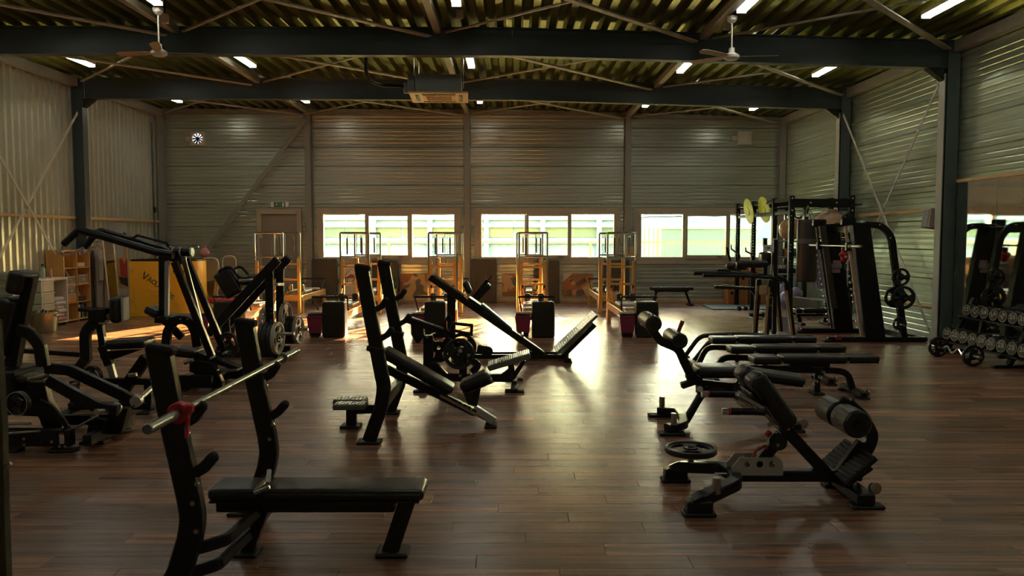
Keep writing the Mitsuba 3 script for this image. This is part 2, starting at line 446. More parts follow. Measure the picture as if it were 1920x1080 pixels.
# windows
scene['mat_glass'] = {'type': 'thindielectric', 'int_ior': 1.5, 'specular_reflectance': {'type': 'rgb', 'value': 1.0}}
PANES = [[(607, 685), (693, 765), (773, 852)], [(903, 984), (991, 1064), (1071, 1151)], [(1202, 1280), (1288, 1360), (1368, 1446)]]
PZ0, PZ1 = 1.36, 2.635
for b in range(3):
    k = f'window_{b + 1}'
    labels[k] = {'kind': 'structure', 'label': ['row of three panes in the back wall, left of the middle column', 'row of three panes in the middle of the back wall', 'row of three panes in the back wall beside the power rack'][b]}
    x0, x1 = COLX[b + 1] + 0.2, COLX[b + 2] - 0.2
    poly = sbox(x0, WZ0, x1, WZ1)
    for i, (a, c) in enumerate(PANES[b]):
        xa, xc = W(a, 440, YB)[0], W(c, 440, YB)[0]
        e = 0.07 if i == 1 else 0.0
        poly = poly.difference(sbox(xa - e, PZ0 - e * 0.6, xc + e, PZ1 + e * 0.4))
        if i == 1:
            sash = sbox(xa - 0.068, PZ0 - 0.04, xc + 0.068, PZ1 + 0.026).difference(sbox(xa, PZ0 + 0.06, xc, PZ1 - 0.05))
            ob(f'{k}__sash', flat_y(prism(sash, 0.09), 0, YB + 0.0, 0), FRAME)
            ob(f'{k}__handle', cat(beam([(xa + xc) / 2 + 0.3, YB - 0.11, PZ0 + 0.02], [(xa + xc) / 2 + 0.46, YB - 0.11, PZ0 - 0.005], 0.012, 0.022), beam([(xa + xc) / 2 + 0.32, YB - 0.09, PZ0 + 0.018], [(xa + xc) / 2 + 0.32, YB - 0.115, PZ0 + 0.018], 0.02, 0.03, side=(1, 0, 0))), BLACK)
        ob(f'{k}__pane', boxm(xc - xa + 0.02, 0.001, PZ1 - PZ0 + 0.02, 0.0001, ((xa + xc) / 2, YB + 0.04, (PZ0 + PZ1) / 2)) if False else tm([[xa - .02, YB + .04, PZ0 - .02], [xc + .02, YB + .04, PZ0 - .02], [xc + .02, YB + .04, PZ1 + .02], [xa - .02, YB + .04, PZ1 + .02]], [[0, 1, 2], [0, 2, 3]]), 'mat_glass', False)
    ob(f'{k}__frame', flat_y(prism(poly, 0.16), 0, YB + 0.12, 0), FRAME)
# right wall
for b in range(len(D) - 1):
    y0, y1 = (YF if b == 0 else D[b] + 0.05), D[b + 1] - 0.05
    zs = [0, 0.575, 1.15, 1.71, 2.27, 2.83] + [2.94 + 0.56 * k for k in range(0, 5)] + [zr(XR) - 0.01]
    for z0, z1 in zip(zs, zs[1:]):
        m = tray(y1 - y0, z0, z1)
        v = m.vertices.copy()
        m.vertices = np.stack([XR + v[:, 1], y1 - v[:, 0], v[:, 2]], 1)
        ob('wall_right__tray_panel', m, WALLR, False)
ob('wall_right__outer_skin', boxm(0.1, YB - YF + 0.2, 6.2, 0.001, (XR + 0.09, (YB + YF) / 2, 3.0)), WALLR)
# left wall: vertical corrugation in sheets of five ribs
def corr(n, pitch, flat, slope, depth, y0, ln):
    pts = []
    for k in range(n):
        o = k * pitch
        pts += [(o, 0), (o + flat, 0), (o + flat + slope, depth), (o + pitch - slope, depth)]
    return np.array(pts + [(n * pitch, 0)])
PITCH_L = 0.232
y = YB
while y > YF:
    n = 5
    pts = corr(n, PITCH_L, 0.075, 0.02, 0.085, 0, 0)
    v = np.array([[XL - d, y - a, z] for z in (0.0, zr(XL)) for a, d in pts])
    m = len(pts)
    f = [q for j in range(m - 1) for q in ([j, j + 1, m + j + 1], [j, m + j + 1, m + j])]
    ob('wall_left__corrugated_sheet', tm(v, f), CORR, False)
    y -= n * PITCH_L
ob('wall_left__outer_skin', boxm(0.1, YB - YF + 0.2, 6.2, 0.001, (XL - 0.16, (YB + YF) / 2, 3.0)), CORR)
ob('wall_left__timber_rail', boxm(0.05, 4.5, 0.07, 0.006, (XL + 0.025, 17.0, 2.42)), PINE)
ob('wall_left__timber_rail', boxm(0.05, 4.4, 0.07, 0.006, (XL + 0.025, 21.65, 2.42)), PINE)
ob('wall_right__timber_rail', boxm(0.05, 4.4, 0.06, 0.006, (XR - 0.025, 17.03, 2.46)), PINE)
ob('wall_right__timber_rail', boxm(0.05, 4.4, 0.06, 0.006, (XR - 0.025, 21.7, 2.46)), PINE)
ob('wall_right__floor_rail', boxm(0.06, 9.2, 0.09, 0.006, (XR - 0.03, 19.3, 0.045)), BRACE)
ob('wall_right__floor_rail', boxm(0.04, 4.4, 0.05, 0.006, (XR - 0.02, 17.03, 0.62)), PINE)
ob('wall_left__floor_rail', boxm(0.06, 9.2, 0.09, 0.006, (XL + 0.03, 19.3, 0.045)), BRACE)
ob('wall_front__panel', boxm(XR - XL + 0.4, 0.1, 6.2, 0.001, ((XR + XL) / 2, YF - 0.05, 3.0)), WALLM)
# columns: H sections
def hcol(x, y, z1, w=0.22, d=0.26, along='x'):
    """H column; the flanges face +-x (along='x') or +-y"""
    a = [(0, d / 2 - 0.008, w, 0.016), (0, -d / 2 + 0.008, w, 0.016), (0, 0, 0.012, d)]
    ms = [boxm(bx if along == 'y' else by, by if along == 'y' else bx, z1, 0.003, (x + (cx if along == 'y' else cy), y + (cy if along == 'y' else cx), z1 / 2)) for cx, cy, bx, by in a]
    return cat(*ms)
for y in D[1:-1]:
    ob('wall_left__column', hcol(XL + 0.16, y, zr(XL) - 0.05), STEELP)
    ob('wall_right__column', hcol(XR - 0.16, y, zr(XR) - 0.05, along='y'), STEELP)
    ob('wall_right__column_flange', boxm(0.02, 0.2, zr(XR) - 0.6, 0.003, (XR - 0.3, y, (zr(XR) - 0.6) / 2)), 'mat_flange')
for i, x in enumerate(COLX):
    w = 0.17
    xx = x + (0.12 if i == 0 else -0.1 if i == 4 else 0)
    ob('wall_back__column', hcol(xx, YB - 0.12, zr(x) - 0.03, w, 0.2, 'y'), COLP)
ob('wall_left__downpipe', tube([[XL + 0.05, 23.45, 0.0], [XL + 0.05, 23.45, 5.3]], 0.03), STEELP)
ob('wall_left__switch_box', boxm(0.06, 0.12, 0.16, 0.01, (XL + 0.07, 23.45, 2.75)), BLACK)
# roof beams, purlins, braces
def ibeam(x0, x1, y, zt, h, w=0.2):
    ms = []
    for z, hh, ww in ((zt - 0.01, 0.02, w), (zt - h + 0.01, 0.02, w), (zt - h / 2, h - 0.02, 0.012)):
        a, b = 0, 0
        ms.append(beam([x0, y, z + a], [x1, y, z + b], ww, hh, 0.003))
    return cat(*ms)
for i, y in enumerate(D[2:-1]):
    m = cat(*[beam([xa, y, zr(xa) - dz], [xb, y, zr(xb) - dz], w, h, 0.003, ext=0.0005) for xa, xb in ((XL + 0.3, 0.0), (0.0, XR - 0.04)) for dz, h, w in ((0.02, 0.02, 0.2), (0.50, 0.02, 0.2), (0.26, 0.46, 0.014))])
    ob('ceiling__roof_beam', m, STEELP)
    ob('ceiling__gusset', side(np.array([[XR - 0.32, y, zr(XR) - 0.5], [XR - 0.62, y, zr(XR) - 0.5], [XR - 0.32, y, zr(XR) - 0.72]]), y - 0.08, y + 0.08), BLACK)
    ob('ceiling__gusset', side(np.array([[XL + 0.3, y, zr(XL) - 0.52], [XL + 0.56, y, zr(XL) - 0.52], [XL + 0.3, y, zr(XL) - 0.72]]), y - 0.08, y + 0.08), BLACK)
ob('ceiling__end_beam', cat(*[beam([xa, YB - 0.12, zr(xa) - 0.08], [xb, YB - 0.12, zr(xb) - 0.08], 0.16, 0.12, 0.004) for xa, xb in ((XL, 0.0), (0.0, XR))]), COLP)
for x in (XL + 0.12, XR - 0.1):
    for y0, y1 in zip(D[2:], D[3:]):
        ob('ceiling__eaves_beam', boxm(0.16, y1 - y0 - 0.22, 0.2, 0.004, (x, (y0 + y1) / 2, zr(x) - 0.13)), COLP)
for x in (-6.03, -1.33, 3.43):
    for y0, y1 in zip(D[2:], D[3:]):
        ob('ceiling__purlin', boxm(0.13, y1 - y0 - 0.22 + (0.1 if y1 == YB else 0), 0.13, 0.006, (x, (y0 + y1) / 2, zr(x) - 0.075)), COLP)
xs = COLX
for bay, (y0, y1) in enumerate(zip(D[2:], D[3:])):
    for i in range(4):
        a, b = xs[i] + (0.3 if i == 0 else 0.15), xs[i + 1] - (0.3 if i == 3 else 0.15)
        z = lambda x: zr(x) - 0.17
        ob('ceiling__brace', beam([a, y0 + 0.15, z(a)], [b, y1 - 0.15, z(b)], 0.008, 0.075, 0.002, side=(0, 0, 1)) if False else beam([a, y0 + 0.15, z(a) - 0.02], [b, y1 - 0.15, z(b) - 0.02], 0.12, 0.03, 0.004, side=(-1, 1, 0)), BRACE)
        ob('ceiling__brace', beam([a, y1 - 0.15, z(a) + 0.05], [b, y0 + 0.15, z(b) + 0.05], 0.06, 0.03, 0.004, side=(1, 1, 0)), BRACE)
# deck sheets
PD = 0.31
nx = int((XR - XL) / (3 * PD)) + 1
dpts = corr(3, PD, 0.12, 0.045, 0.10, 0, 0)
for y0, y1 in [(D[2], D[3]), (D[3], D[4]), (D[4], YB + 0.05), (YF, D[2])]:
    ms = []
    for k in range(nx):
        x0 = XL + k * 3 * PD
        v = np.array([[x0 + a, yy, zr(x0 + a) + d] for yy in (y0, y1) for a, d in dpts])
        m = len(dpts)
        f = [q for j in range(m - 1) for q in ([j, m + j, m + j + 1], [j, m + j + 1, j + 1])]
        ms.append(tm(v, f))
    if y0 == YF:
        ob('ceiling__rear_deck', cat(*ms), DECK, False)
    else:
        for m in ms: ob('ceiling__deck_sheet', m, DECK, False)
ob('ceiling__roof_skin', boxm(XR - XL + 0.6, YB - YF + 0.4, 0.1, 0.001, ((XR + XL) / 2, (YB + YF) / 2, 5.96)), DECK)
# wall braces
ob('wall_back__brace', beam(W(573, 224, YB - 0.3), W(386, 472, YB - 0.3), 0.05, 0.13, 0.006), COLP)
def wbrace(wall, x, y0, z0, y1, z1, r=0.035):
    ob(f'{wall}__brace', beam([x, y0, z0], [x, y1, z1], 0.012, r * 2, 0.003, side=(1, 0, 0)), BRACE)
    d = unit([0, y1 - y0, z1 - z0])
    for p, s in (([x, y0, z0], 1), ([x, y1, z1], -1)):
        q = np.array(p) + d * s * 0.12
        ob(f'{wall}__brace_bolt', cyl(q + [0.02, 0, 0], q - [0.02, 0, 0], 0.03, 8), BRACE)
wbrace('wall_right', XR - 0.22, 14.9, 4.85, 19.15, 0.3)
wbrace('wall_right', XR - 0.26, 14.9, 0.15, 19.15, 4.85)
wbrace('wall_left', XL + 0.22, 14.9, 0.3, 19.15, 4.9)
wbrace('wall_left', XL + 0.26, 14.9, 4.9, 19.15, 0.3)

# ---------------------------------------------------------------- ceiling lamps, fans and units
scene['mat_lens'] = {'type': 'diffuse', 'reflectance': {'type': 'rgb', 'value': 0.7}}
_col = ['at the left wall', 'second from left wall', 'near the middle', 'second from right wall', 'at the right wall']
_row = {8.15: 'behind the photographer, nearest row', 3.5: 'behind the photographer, farthest row', 12.8: 'in front of the first roof beam', 17.4: 'between the two roof beams', 21.95: 'close to the back wall', }
LX = [-9.0, -5.55, -0.87, 3.6, 6.5]
for ye in (12.8, 17.4, 21.95, 8.15, 3.5):
    for i, x in enumerate(LX):
        z = zr(x) - 0.05
        t = Th('ceiling_lamp', f'long glowing ceiling lamp {_col[i]}, {_row[ye]}', 'lamp', 'linear lamps under the roof deck')
        t.p('housing', boxm(0.17, 1.27, 0.06, 0.008, (x, ye - 0.62, z - 0.03)), WHITE)
        t.p('diffuser', lathe([(0, 0), (1, 0)], 8) if False else side(np.array([[x - 0.075, 0, z - 0.061], [x + 0.075, 0, z - 0.061], [x + 0.055, 0, z - 0.11], [x - 0.055, 0, z - 0.11]]), ye - 1.23, ye - 0.01, 0), 'mat_lens', False,
            emitter={'type': 'area', 'radiance': {'type': 'rgb', 'value': [LAMP * q for q in LAMP_TINT]}})
        for e in (ye - 1.245, ye + 0.005):
            t.p('end_cap', boxm(0.16, 0.02, 0.055, 0.004, (x, e, z - 0.088)), GREY)
def fan(x, y, zc, zh, angs, label):
    t = Th('ceiling_fan', label, 'fan', 'ceiling fans')
    t.p('canopy', lathe([(0, 0), (0.085, 0), (0.075, -0.06), (0.035, -0.10), (0, -0.10)], 16).apply_translation([x, y, zc]), WHITE)
    t.p('rod', cyl([x, y, zc - 0.05], [x, y, zh + 0.1], 0.014, 10), WHITE)
    t.p('motor', lathe([(0, -0.05), (0.09, -0.05), (0.125, -0.02), (0.125, 0.02), (0.08, 0.05), (0.05, 0.06), (0.045, 0.14), (0, 0.14)], 20).apply_translation([x, y, zh]), WHITE)
    for a in angs:
        ca, sa = math.cos(math.radians(a)), math.sin(math.radians(a))
        R = np.array([[ca, -sa, 0], [sa, ca, 0], [0, 0, 1]]) @ trimesh.transformations.rotation_matrix(0.22, [1, 0, 0])[:3, :3]
        pl = Polygon([(0.1, -0.03), (0.2, -0.06), (0.66, -0.075), (0.72, -0.03), (0.72, 0.04), (0.64, 0.07), (0.2, 0.06), (0.1, 0.03)])
        m = prism(pl, 0.008)
        m.vertices = m.vertices @ R.T + [x, y, zh]
        t.p('blade', m, 'mat_fanblade')
pr('mat_fanblade', (0.42, 0.30, 0.16), 0.4)
fan(-5.62, 12.95, zr(-5.6) - 0.16, 4.88, (172, 5, 288), 'ceiling fan with tan blades on the left, below the left lamp')
fan(3.51, 13.0, zr(3.5) - 0.16, 4.83, (140, -6, 215), 'ceiling fan with tan blades on the right, in front of the first beam')
# air conditioning cassette, hung under the deck
ac = Th('air_conditioner', 'grey ceiling cassette air conditioner with beige louvred panel hanging on rods', 'air conditioner')
ax, ay = -1.46, 16.3
az = W(806, 174, 15.8)[2]
rot = trimesh.transformations.rotation_matrix(0.05, [0, 0, 1])
def acm(m):
    m.apply_transform(rot)
    m.apply_translation([ax, ay, az])
    return m
ac.p('body', acm(boxm(0.9, 0.9, 0.36, 0.01, (0, 0, 0.19))), SLATE)
ac.p('panel', acm(cat(boxm(1.16, 1.16, 0.035, 0.012, (0, 0, -0.0)), boxm(0.62, 0.62, 0.012, 0.01, (0, 0, -0.024)))), 'mat_acpanel')
pr('mat_acpanel', (0.62, 0.46, 0.20), 0.45)
for k in range(4):
    R = trimesh.transformations.rotation_matrix(k * math.pi / 2, [0, 0, 1])
    ac.p('louvre', acm(boxm(0.66, 0.07, 0.014, 0.006, (0, 0.43, -0.022)).apply_transform(R)), 'mat_darkgrey')
ac.p('grille', acm(cat(*[boxm(0.5, 0.012, 0.006, 0.001, (0, -0.24 + 0.04 * k, -0.032)) for k in range(13)])), 'mat_acpanel')
for sx in (-0.46, 0.46):
    for sy in (-0.4, 0.4):
        ac.p('hanging_rod', cyl(np.array([ax + sx, ay + sy, az + 0.25]), np.array([ax + sx, ay + sy, zr(ax) - 0.0]), 0.007, 6), STEEL)
ac.p('connection_box', acm(cat(boxm(0.14, 0.3, 0.3, 0.01, (-0.53, -0.25, 0.2)), boxm(0.1, 0.1, 0.2, 0.01, (-0.64, -0.3, 0.12)))), GREY)
pp = [W(686, 112, 15.2), W(686, 135, 15.3), W(694, 152, 15.5), W(715, 160, 15.8), W(757, 162, 15.95)]
ac.p('pipe', tube(np.vstack([[pp[0][0], 15.2, zr(-2) - 0.0], pp]), 0.035, 0.2), RUBBER)
def sensor(px, py, Y, label):
    p = W(px, py, Y)
    t = Th('ceiling_sensor', label, 'sensor')
    t.p('housing', boxm(0.12, 0.1, 0.16, 0.02, p), 'mat_pinkgrey')
    t.p('bracket', cyl(p + [0, 0, 0.06], [p[0], p[1], zr(p[0]) - 0.0], 0.02, 8), BLACK)
pr('mat_pinkgrey', (0.40, 0.30, 0.24), 0.5)
sensor(862, 26, 13.6, 'small pinkish detector box under the middle lamp')
sensor(309, 35, 13.3, 'small pale detector box beside the left fan rod')
sensor(1364, 47, 13.3, 'small pale detector box beside the right fan rod')
# things on the walls
def vent(px, py, label, open_):
    p = W(px, py, YB - 0.05)
    t = Th('wall_ventilator', label, 'ventilator')
    s = 0.40
    hole = sbox(-s / 2, -s / 2, s / 2, s / 2)
    if open_:
        hole = hole.difference(Point(0, 0).buffer(0.165, 10))
    t.p('housing', flat_y(prism(hole, 0.12), p[0], YB + 0.02, p[2]), CREAM)
    if open_:
        ring = np.array([[p[0] + 0.168 * math.cos(a), YB - 0.1, p[2] + 0.168 * math.sin(a)] for a in np.arange(24) * math.pi / 12])
        t.p('rim', tube(ring, 0.012, closed=True), CREAM)
        t.p('hub', cyl([p[0], YB - 0.09, p[2]], [p[0], YB - 0.02, p[2]], 0.05, 16), BLACK)
        for k in range(10):
            a = k * 0.628
            d = np.array([math.cos(a), 0, math.sin(a)])
            n = np.array([-math.sin(a), 0, math.cos(a)])
            t.p('blade', tm(np.array([[p[0], YB - 0.05, p[2]]] * 4) + np.array([d * .04 - n * .012, d * .16 - n * .028, d * .16 + n * .028 + [0, .03, 0], d * .04 + n * .012 + [0, .02, 0]]), [[0, 1, 2], [0, 2, 3], [0, 2, 1], [0, 3, 2]]), BLACK, False)
        t.p('daylight_disc', cyl([p[0], YB - 0.005, p[2]], [p[0], YB + 0.03, p[2]], 0.16, 24), 'mat_daylight', emitter={'type': 'area', 'radiance': {'type': 'rgb', 'value': [1.6, 1.7, 1.75]}})  # glowing disc stands in for daylight behind the fan, no real hole
    else:
        t.p('grille', cat(*[flat_y(prism(sbox(-0.17, -0.17 + 0.034 * k, 0.17, -0.155 + 0.034 * k), 0.012), p[0], YB - 0.09, p[2]) for k in range(11)]), CREAM)
    t.p('junction_box', boxm(0.12, 0.08, 0.14, 0.01, (p[0] - 0.29, YB - 0.05, p[2] - 0.01)), CREAM)
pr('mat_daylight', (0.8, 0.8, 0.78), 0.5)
vent(371, 260, 'square wall ventilator with a glowing disc for daylight in its round fan opening, high on the back wall', True)
vent(1396, 259, 'square beige ventilator with closed louvres, high at the right of the back wall', False)
p = W(524, 383.5, YB - 0.1)
ex = Th('exit_sign', 'green and white running man exit sign above the door', 'sign')
ex.p('housing', boxm(0.54, 0.07, 0.17, 0.01, (p[0], YB - 0.05, p[2])), WHITE)
ex.p('green_panel', boxm(0.34, 0.02, 0.14, 0.002, (p[0], YB - 0.083, p[2])), GREENSIGN)
def yp(pts): return flat_y(prism(Polygon(pts), 0.003), p[0], YB - 0.093, p[2])
man = [yp(Point(-0.085, 0.045).buffer(0.013, 6).exterior.coords), yp([(-.10, .03), (-.075, .03), (-.08, -.01), (-.105, -.01)]), yp([(-.10, -.005), (-.085, -.005), (-.055, -.03), (-.06, -.055), (-.072, -.052), (-.07, -.035)]),
       yp([(-.105, 0), (-.09, -.01), (-.115, -.035), (-.15, -.04), (-.15, -.03), (-.12, -.025)]), yp([(-.078, .03), (-.05, .008), (-.03, .012), (-.03, .003), (-.055, -.002), (-.08, .018)]), yp([(-.1, .03), (-.13, .012), (-.13, -.008), (-.122, -.008), (-.12, .008), (-.1, .02)])]
ex.p('running_man', cat(*man), WHITE, False)
ex.p('arrow', cat(yp([(0.015, .045), (.028, .045), (.028, -.01), (.015, -.01)]), yp([(0.0, -.008), (.043, -.008), (.0215, -.045)])), WHITE, False)
ex.p('door_symbol', yp([(0.075, -.06), (.14, -.06), (.14, .055), (.075, .055)]), WHITE, False)
q = W(1751, 410, 15.0)
sp = Th('wall_speaker', 'grey loudspeaker mounted on the right wall next to the column', 'speaker')
sp.p('cabinet', boxm(0.26, 0.26, 0.38, 0.02, (XR - 0.22, 15.05, q[2]), trimesh.transformations.rotation_matrix(0.12, [0, 1, 0])[:3, :3]), 'mat_pinkgrey')
sp.p('grille', boxm(0.012, 0.21, 0.32, 0.005, (XR - 0.356, 15.05, q[2] + 0.0), trimesh.transformations.rotation_matrix(0.12, [0, 1, 0])[:3, :3]), GREY)
sp.p('bracket', boxm(0.12, 0.06, 0.06, 0.005, (XR - 0.06, 15.05, q[2])), BLACK)
# mirror panels on the right wall
scene['mat_mirror'] = {'type': 'twosided', 'bsdf': {'type': 'roughconductor', 'alpha': 0.002, 'material': 'Al', 'specular_reflectance': {'type': 'rgb', 'value': [0.78, 0.80, 0.72]}}}
ys = [14.5, 13.32, 12.1, 10.9, 9.7]
for i, (b, a) in enumerate(zip(ys, ys[1:])):
    t = Th('wall_mirror', ['tall mirror panel beside the dark column behind the dumbbells', 'second tall mirror panel from the column, at the right edge', 'third tall mirror panel from the column', 'fourth tall mirror panel from the column'][i], 'mirror', 'wall mirrors behind the dumbbell rack')
    t.p('glass', boxm(0.006, b - a - 0.006, 2.62, 0.001, (XR - 0.06, (a + b) / 2, 1.62)), 'mat_mirror', False)
    t.p('backing', boxm(0.04, b - a - 0.01, 2.6, 0.002, (XR - 0.035, (a + b) / 2, 1.62)), DARKGREY)
ob('wall_right__mirror_rail', boxm(0.07, 4.85, 0.06, 0.004, (XR - 0.05, 12.1, 2.96)), PINE)

# ---------------------------------------------------------------- outside the windows
pr('mat_grass', vary((0.22, 0.26, 0.12), 2.0, 0.25), 0.9)
pr('mat_render', (0.50, 0.55, 0.53), 0.8)
pr('mat_outglass', (0.22, 0.30, 0.15), 0.3)
pr('mat_greenwall', (0.20, 0.37, 0.25), 0.7)
pr('mat_hill', vary((0.30, 0.36, 0.30), 0.2, 0.2), 0.95)
pr('mat_yellowrail', (0.55, 0.42, 0.10), 0.6)
pr('mat_wire', (0.35, 0.36, 0.24), 0.5)
pr('mat_paving', (0.40, 0.42, 0.38), 0.8)
labels['ground_outside'] = {'kind': 'structure', 'label': 'pale paving and grass outside the windows'}
scene['ground_outside__lawn'] = mikit.ply(boxm(260, 260, 0.3, 0.01, (0, 24.6 + 130, -0.25)), 'mat_grass')
scene['ground_outside__road'] = mikit.ply(boxm(90, 9, 0.06, 0.01, (0, 37, -0.08)), 'mat_paving')
def hills():
    xs = np.linspace(-160, 160, 80)
    h = 6.3 + 2.4 * meshkit.fbm(np.c_[xs * 0.03, xs * 0, xs * 0]) + 0.8 * meshkit.noise(np.c_[xs * 0.2, xs * 0, xs * 0])
    v = np.concatenate([np.c_[xs, np.full(80, 190.0), np.full(80, -1)], np.c_[xs, np.full(80, 200.0), h], np.c_[xs, np.full(80, 230.0), np.full(80, -1)]])
    f = [q for k in (0, 80) for j in range(79) for q in ([k + j, k + j + 1, k + 81 + j], [k + j, k + 81 + j, k + 80 + j])]
    return tm(v, f)
Th('hills', 'pale wooded ridge on the horizon outside', kind='structure').whole(hills(), 'mat_hill', 60)
b = Th('office_building', 'long white building with a band of greenish windows outside, behind the left and middle windows', 'building')
Y = 46.0
bx0, bx1 = -16.0, 6.6
zt = W(0, 408, Y)[2]
z1, z2, z3, z4 = [W(960, q, Y)[2] for q in (413, 420, 447, 452)]
b.p('roof', boxm(bx1 - bx0 + 0.8, 8, 0.3, 0.03, ((bx0 + bx1) / 2, Y + 4, zt)), 'mat_render')
b.p('fascia', boxm(bx1 - bx0 + 0.4, 0.4, 0.22, 0.02, ((bx0 + bx1) / 2, Y - 0.1, (z1 + z2) / 2 - 0.2)), 'mat_render')
b.p('body', boxm(bx1 - bx0, 7.6, zt + 0.1, 0.02, ((bx0 + bx1) / 2, Y + 4, (zt + 0.1) / 2 - 0.05)), 'mat_render')
b.p('sill_band', boxm(bx1 - bx0, 0.5, 0.3, 0.02, ((bx0 + bx1) / 2, Y - 0.05, z3 - 0.15)), 'mat_render')
n = 14
for k in range(n):
    xa, xb = bx0 + (bx1 - bx0) * k / n, bx0 + (bx1 - bx0) * (k + 1) / n
    b.p('window', boxm(xb - xa - 0.12, 0.05, z2 - z3 - 0.1, 0.01, ((xa + xb) / 2, Y + 0.18, (z2 + z3) / 2)), 'mat_outglass')
    b.p('clerestory', boxm(xb - xa - 0.12, 0.05, zt - z1 - 0.1, 0.01, ((xa + xb) / 2, Y + 0.18, (zt + z1) / 2 - 0.12)), 'mat_outglass')
    if k % 2: b.p('pillar', boxm(0.28, 0.3, zt, 0.02, (xa, Y - 0.1, zt / 2 - 0.05)), 'mat_render')
g = Th('green_shed', 'pale green shed with a white roof outside, behind the right window', 'building')
Y = 50.0
g0, g1 = W(1240, 440, Y)[0], W(1420, 440, Y)[0]
ga, gb = W(0, 430, Y)[2], W(0, 421, Y)[2]
g.p('wall', boxm(g1 - g0, 6, ga + 0.1, 0.02, ((g0 + g1) / 2, Y + 3, ga / 2 - 0.05)), 'mat_greenwall')
g.p('roof', boxm(g1 - g0 + 0.5, 6.5, gb - ga, 0.05, ((g0 + g1) / 2, Y + 3, (ga + gb) / 2)), 'mat_render')
h = Th('greenhouse', 'white gabled greenhouse outside, beside the green shed', 'building')
Y = 43.0
h0, h1 = W(1196, 440, Y)[0], W(1238, 440, Y)[0]
hm = (h0 + h1) / 2
h.p('gable', side(np.array([[h0, 0, -0.1], [h1, 0, -0.1], [h1, 0, ga], [hm, 0, gb + 0.2], [h0, 0, ga]]), Y, Y + 5, 0.02), 'mat_render')
for k in range(5):
    xx = h0 + (h1 - h0) * (k + 0.5) / 5
    h.p('glazing_bar', boxm(0.06, 0.06, ga, 0.01, (xx, Y - 0.05, ga / 2)), 'mat_outglass')
fe = Th('chain_link_fence', 'chain link fence with a yellowish top rail outside the windows', 'fence')
Y = 34.0
zf = W(960, 454, Y)[2]
f0, f1 = -12.0, 13.0
fe.p('top_rail', cyl([f0, Y, zf], [f1, Y, zf], 0.035, 8), 'mat_yellowrail')
for k in range(9):
    x = W(1233, 440, Y)[0] + (k - 6) * 2.85
    fe.p('post', cyl([x, Y, -0.1], [x, Y, zf + (0.55 if k == 6 else 0)], 0.04, 8), 'mat_yellowrail')
wires = []
for s in (-1, 1):
    for x in np.arange(4.8, f1 - 0.2, 0.16):
        a, c = np.array([x, Y, 0.0]), np.array([x + s * zf * 0.8, Y, zf])
        if c[0] < 4.6 or c[0] > f1: continue
        wires.append(beam(a, c, 0.008, 0.008, 0.001))
fe.p('wire_mesh', cat(*wires), 'mat_wire', False, kind='stuff', label='diagonal wire mesh')

tr = Th('added_shade_tree', 'unseen treelike sun blocker added outside, right of the right window', 'added_shade_tree')  # added out of view to keep sun off the right window
tr.p('trunk', tube(fil([[13.6, 40, -.2], [13.5, 40, 3], [12.8, 40.2, 6.5]], 1.0), .26, n=10), 'mat_bark')
pr('mat_bark', (0.10, 0.07, 0.045), 0.9)
pr('mat_leaves', vary((0.09, 0.13, 0.035), 3.0, 0.4), 0.8)
for k in range(26):
    a, h_ = rng.uniform(0, 6.28), rng.uniform(-1, 1)
    rr_ = 3.1 * math.sqrt(1 - h_ * h_) * rng.uniform(.35, 1)
    m = trimesh.creation.icosphere(2, rng.uniform(.9, 1.5))
    v = np.array(m.vertices)
    m.vertices = v * (1 + .35 * (meshkit.fbm(v * 2.3 + k * 7, 3)[:, None] - .5)) + [11.6 + rr_ * math.cos(a), 40.2 + rr_ * math.sin(a) * .8, 7.4 + 2.6 * h_]
    tr.p('leaf_cluster', m, 'mat_leaves', 60)

# ---------------------------------------------------------------- weight plates and small repeated pieces
def plate_poly(r, hole=0.028, n=3):
    p = Point(0, 0).buffer(r, 14)
    p = p.difference(Point(0, 0).buffer(hole, 8))
    for k in range(n):
        a0 = 2 * math.pi * k / n
        ring = Point(0, 0).buffer(r * 0.80, 12).difference(Point(0, 0).buffer(r * 0.42, 10))
        w = Polygon([(0, 0)] + [(2 * r * math.cos(a0 + t), 2 * r * math.sin(a0 + t)) for t in np.linspace(-0.62, 0.62, 5) * (3 / n)])
        p = p.difference(ring.intersection(w).buffer(-0.006).buffer(0.004))
    return p
def plate_mesh(r, w, n=3):
    web = prism(plate_poly(r * 0.97, n=n), w * 0.5)
    web.apply_translation([0, 0, -w * 0.25])
    rim = lathe([(r * 0.86, -w * 0.36), (r * 0.88, -w / 2), (r * 0.97, -w / 2), (r, -w * 0.34), (r, w * 0.34), (r * 0.97, w / 2), (r * 0.88, w / 2), (r * 0.86, w * 0.36), (r * 0.86, -w * 0.36)], 40)
    return cat(web, rim)
def hub_mesh(r, w):
    return lathe([(0.027, -w * 0.5), (r * 0.26, -w * 0.5), (r * 0.28, -w * 0.3), (r * 0.28, w * 0.3), (r * 0.26, w * 0.5), (0.027, w * 0.5), (0.027, -w * 0.5)], 24)
def plate(c, axis, r, w, label, group=None, roll=0.0, n=3, mat=None, ring=None):
    t = Th('weight_plate', label, 'weight plate', group)
    t.p('disc', orient(plate_mesh(r, w, n), c, axis, roll), mat or PLATE, 40)
    t.p('hub', orient(hub_mesh(r, w), c, axis), STEEL if ring is None else ring, 40)
    return t
def foot(t, x, y, sx=0.12, sy=0.2, h=0.02, mat=None):
    t.p('foot', boxm(sx, sy, h, 0.006, (x, y, h / 2)), mat or RUBBER)
def wheel(t, c, r=0.035, w=0.03, axis=(0, 1, 0)):
    t.p('wheel', cat(orient(lathe([(0, -w / 2), (r * .8, -w / 2), (r, -w * .3), (r, w * .3), (r * .8, w / 2), (0, w / 2)], 18), c, axis)), STEEL)
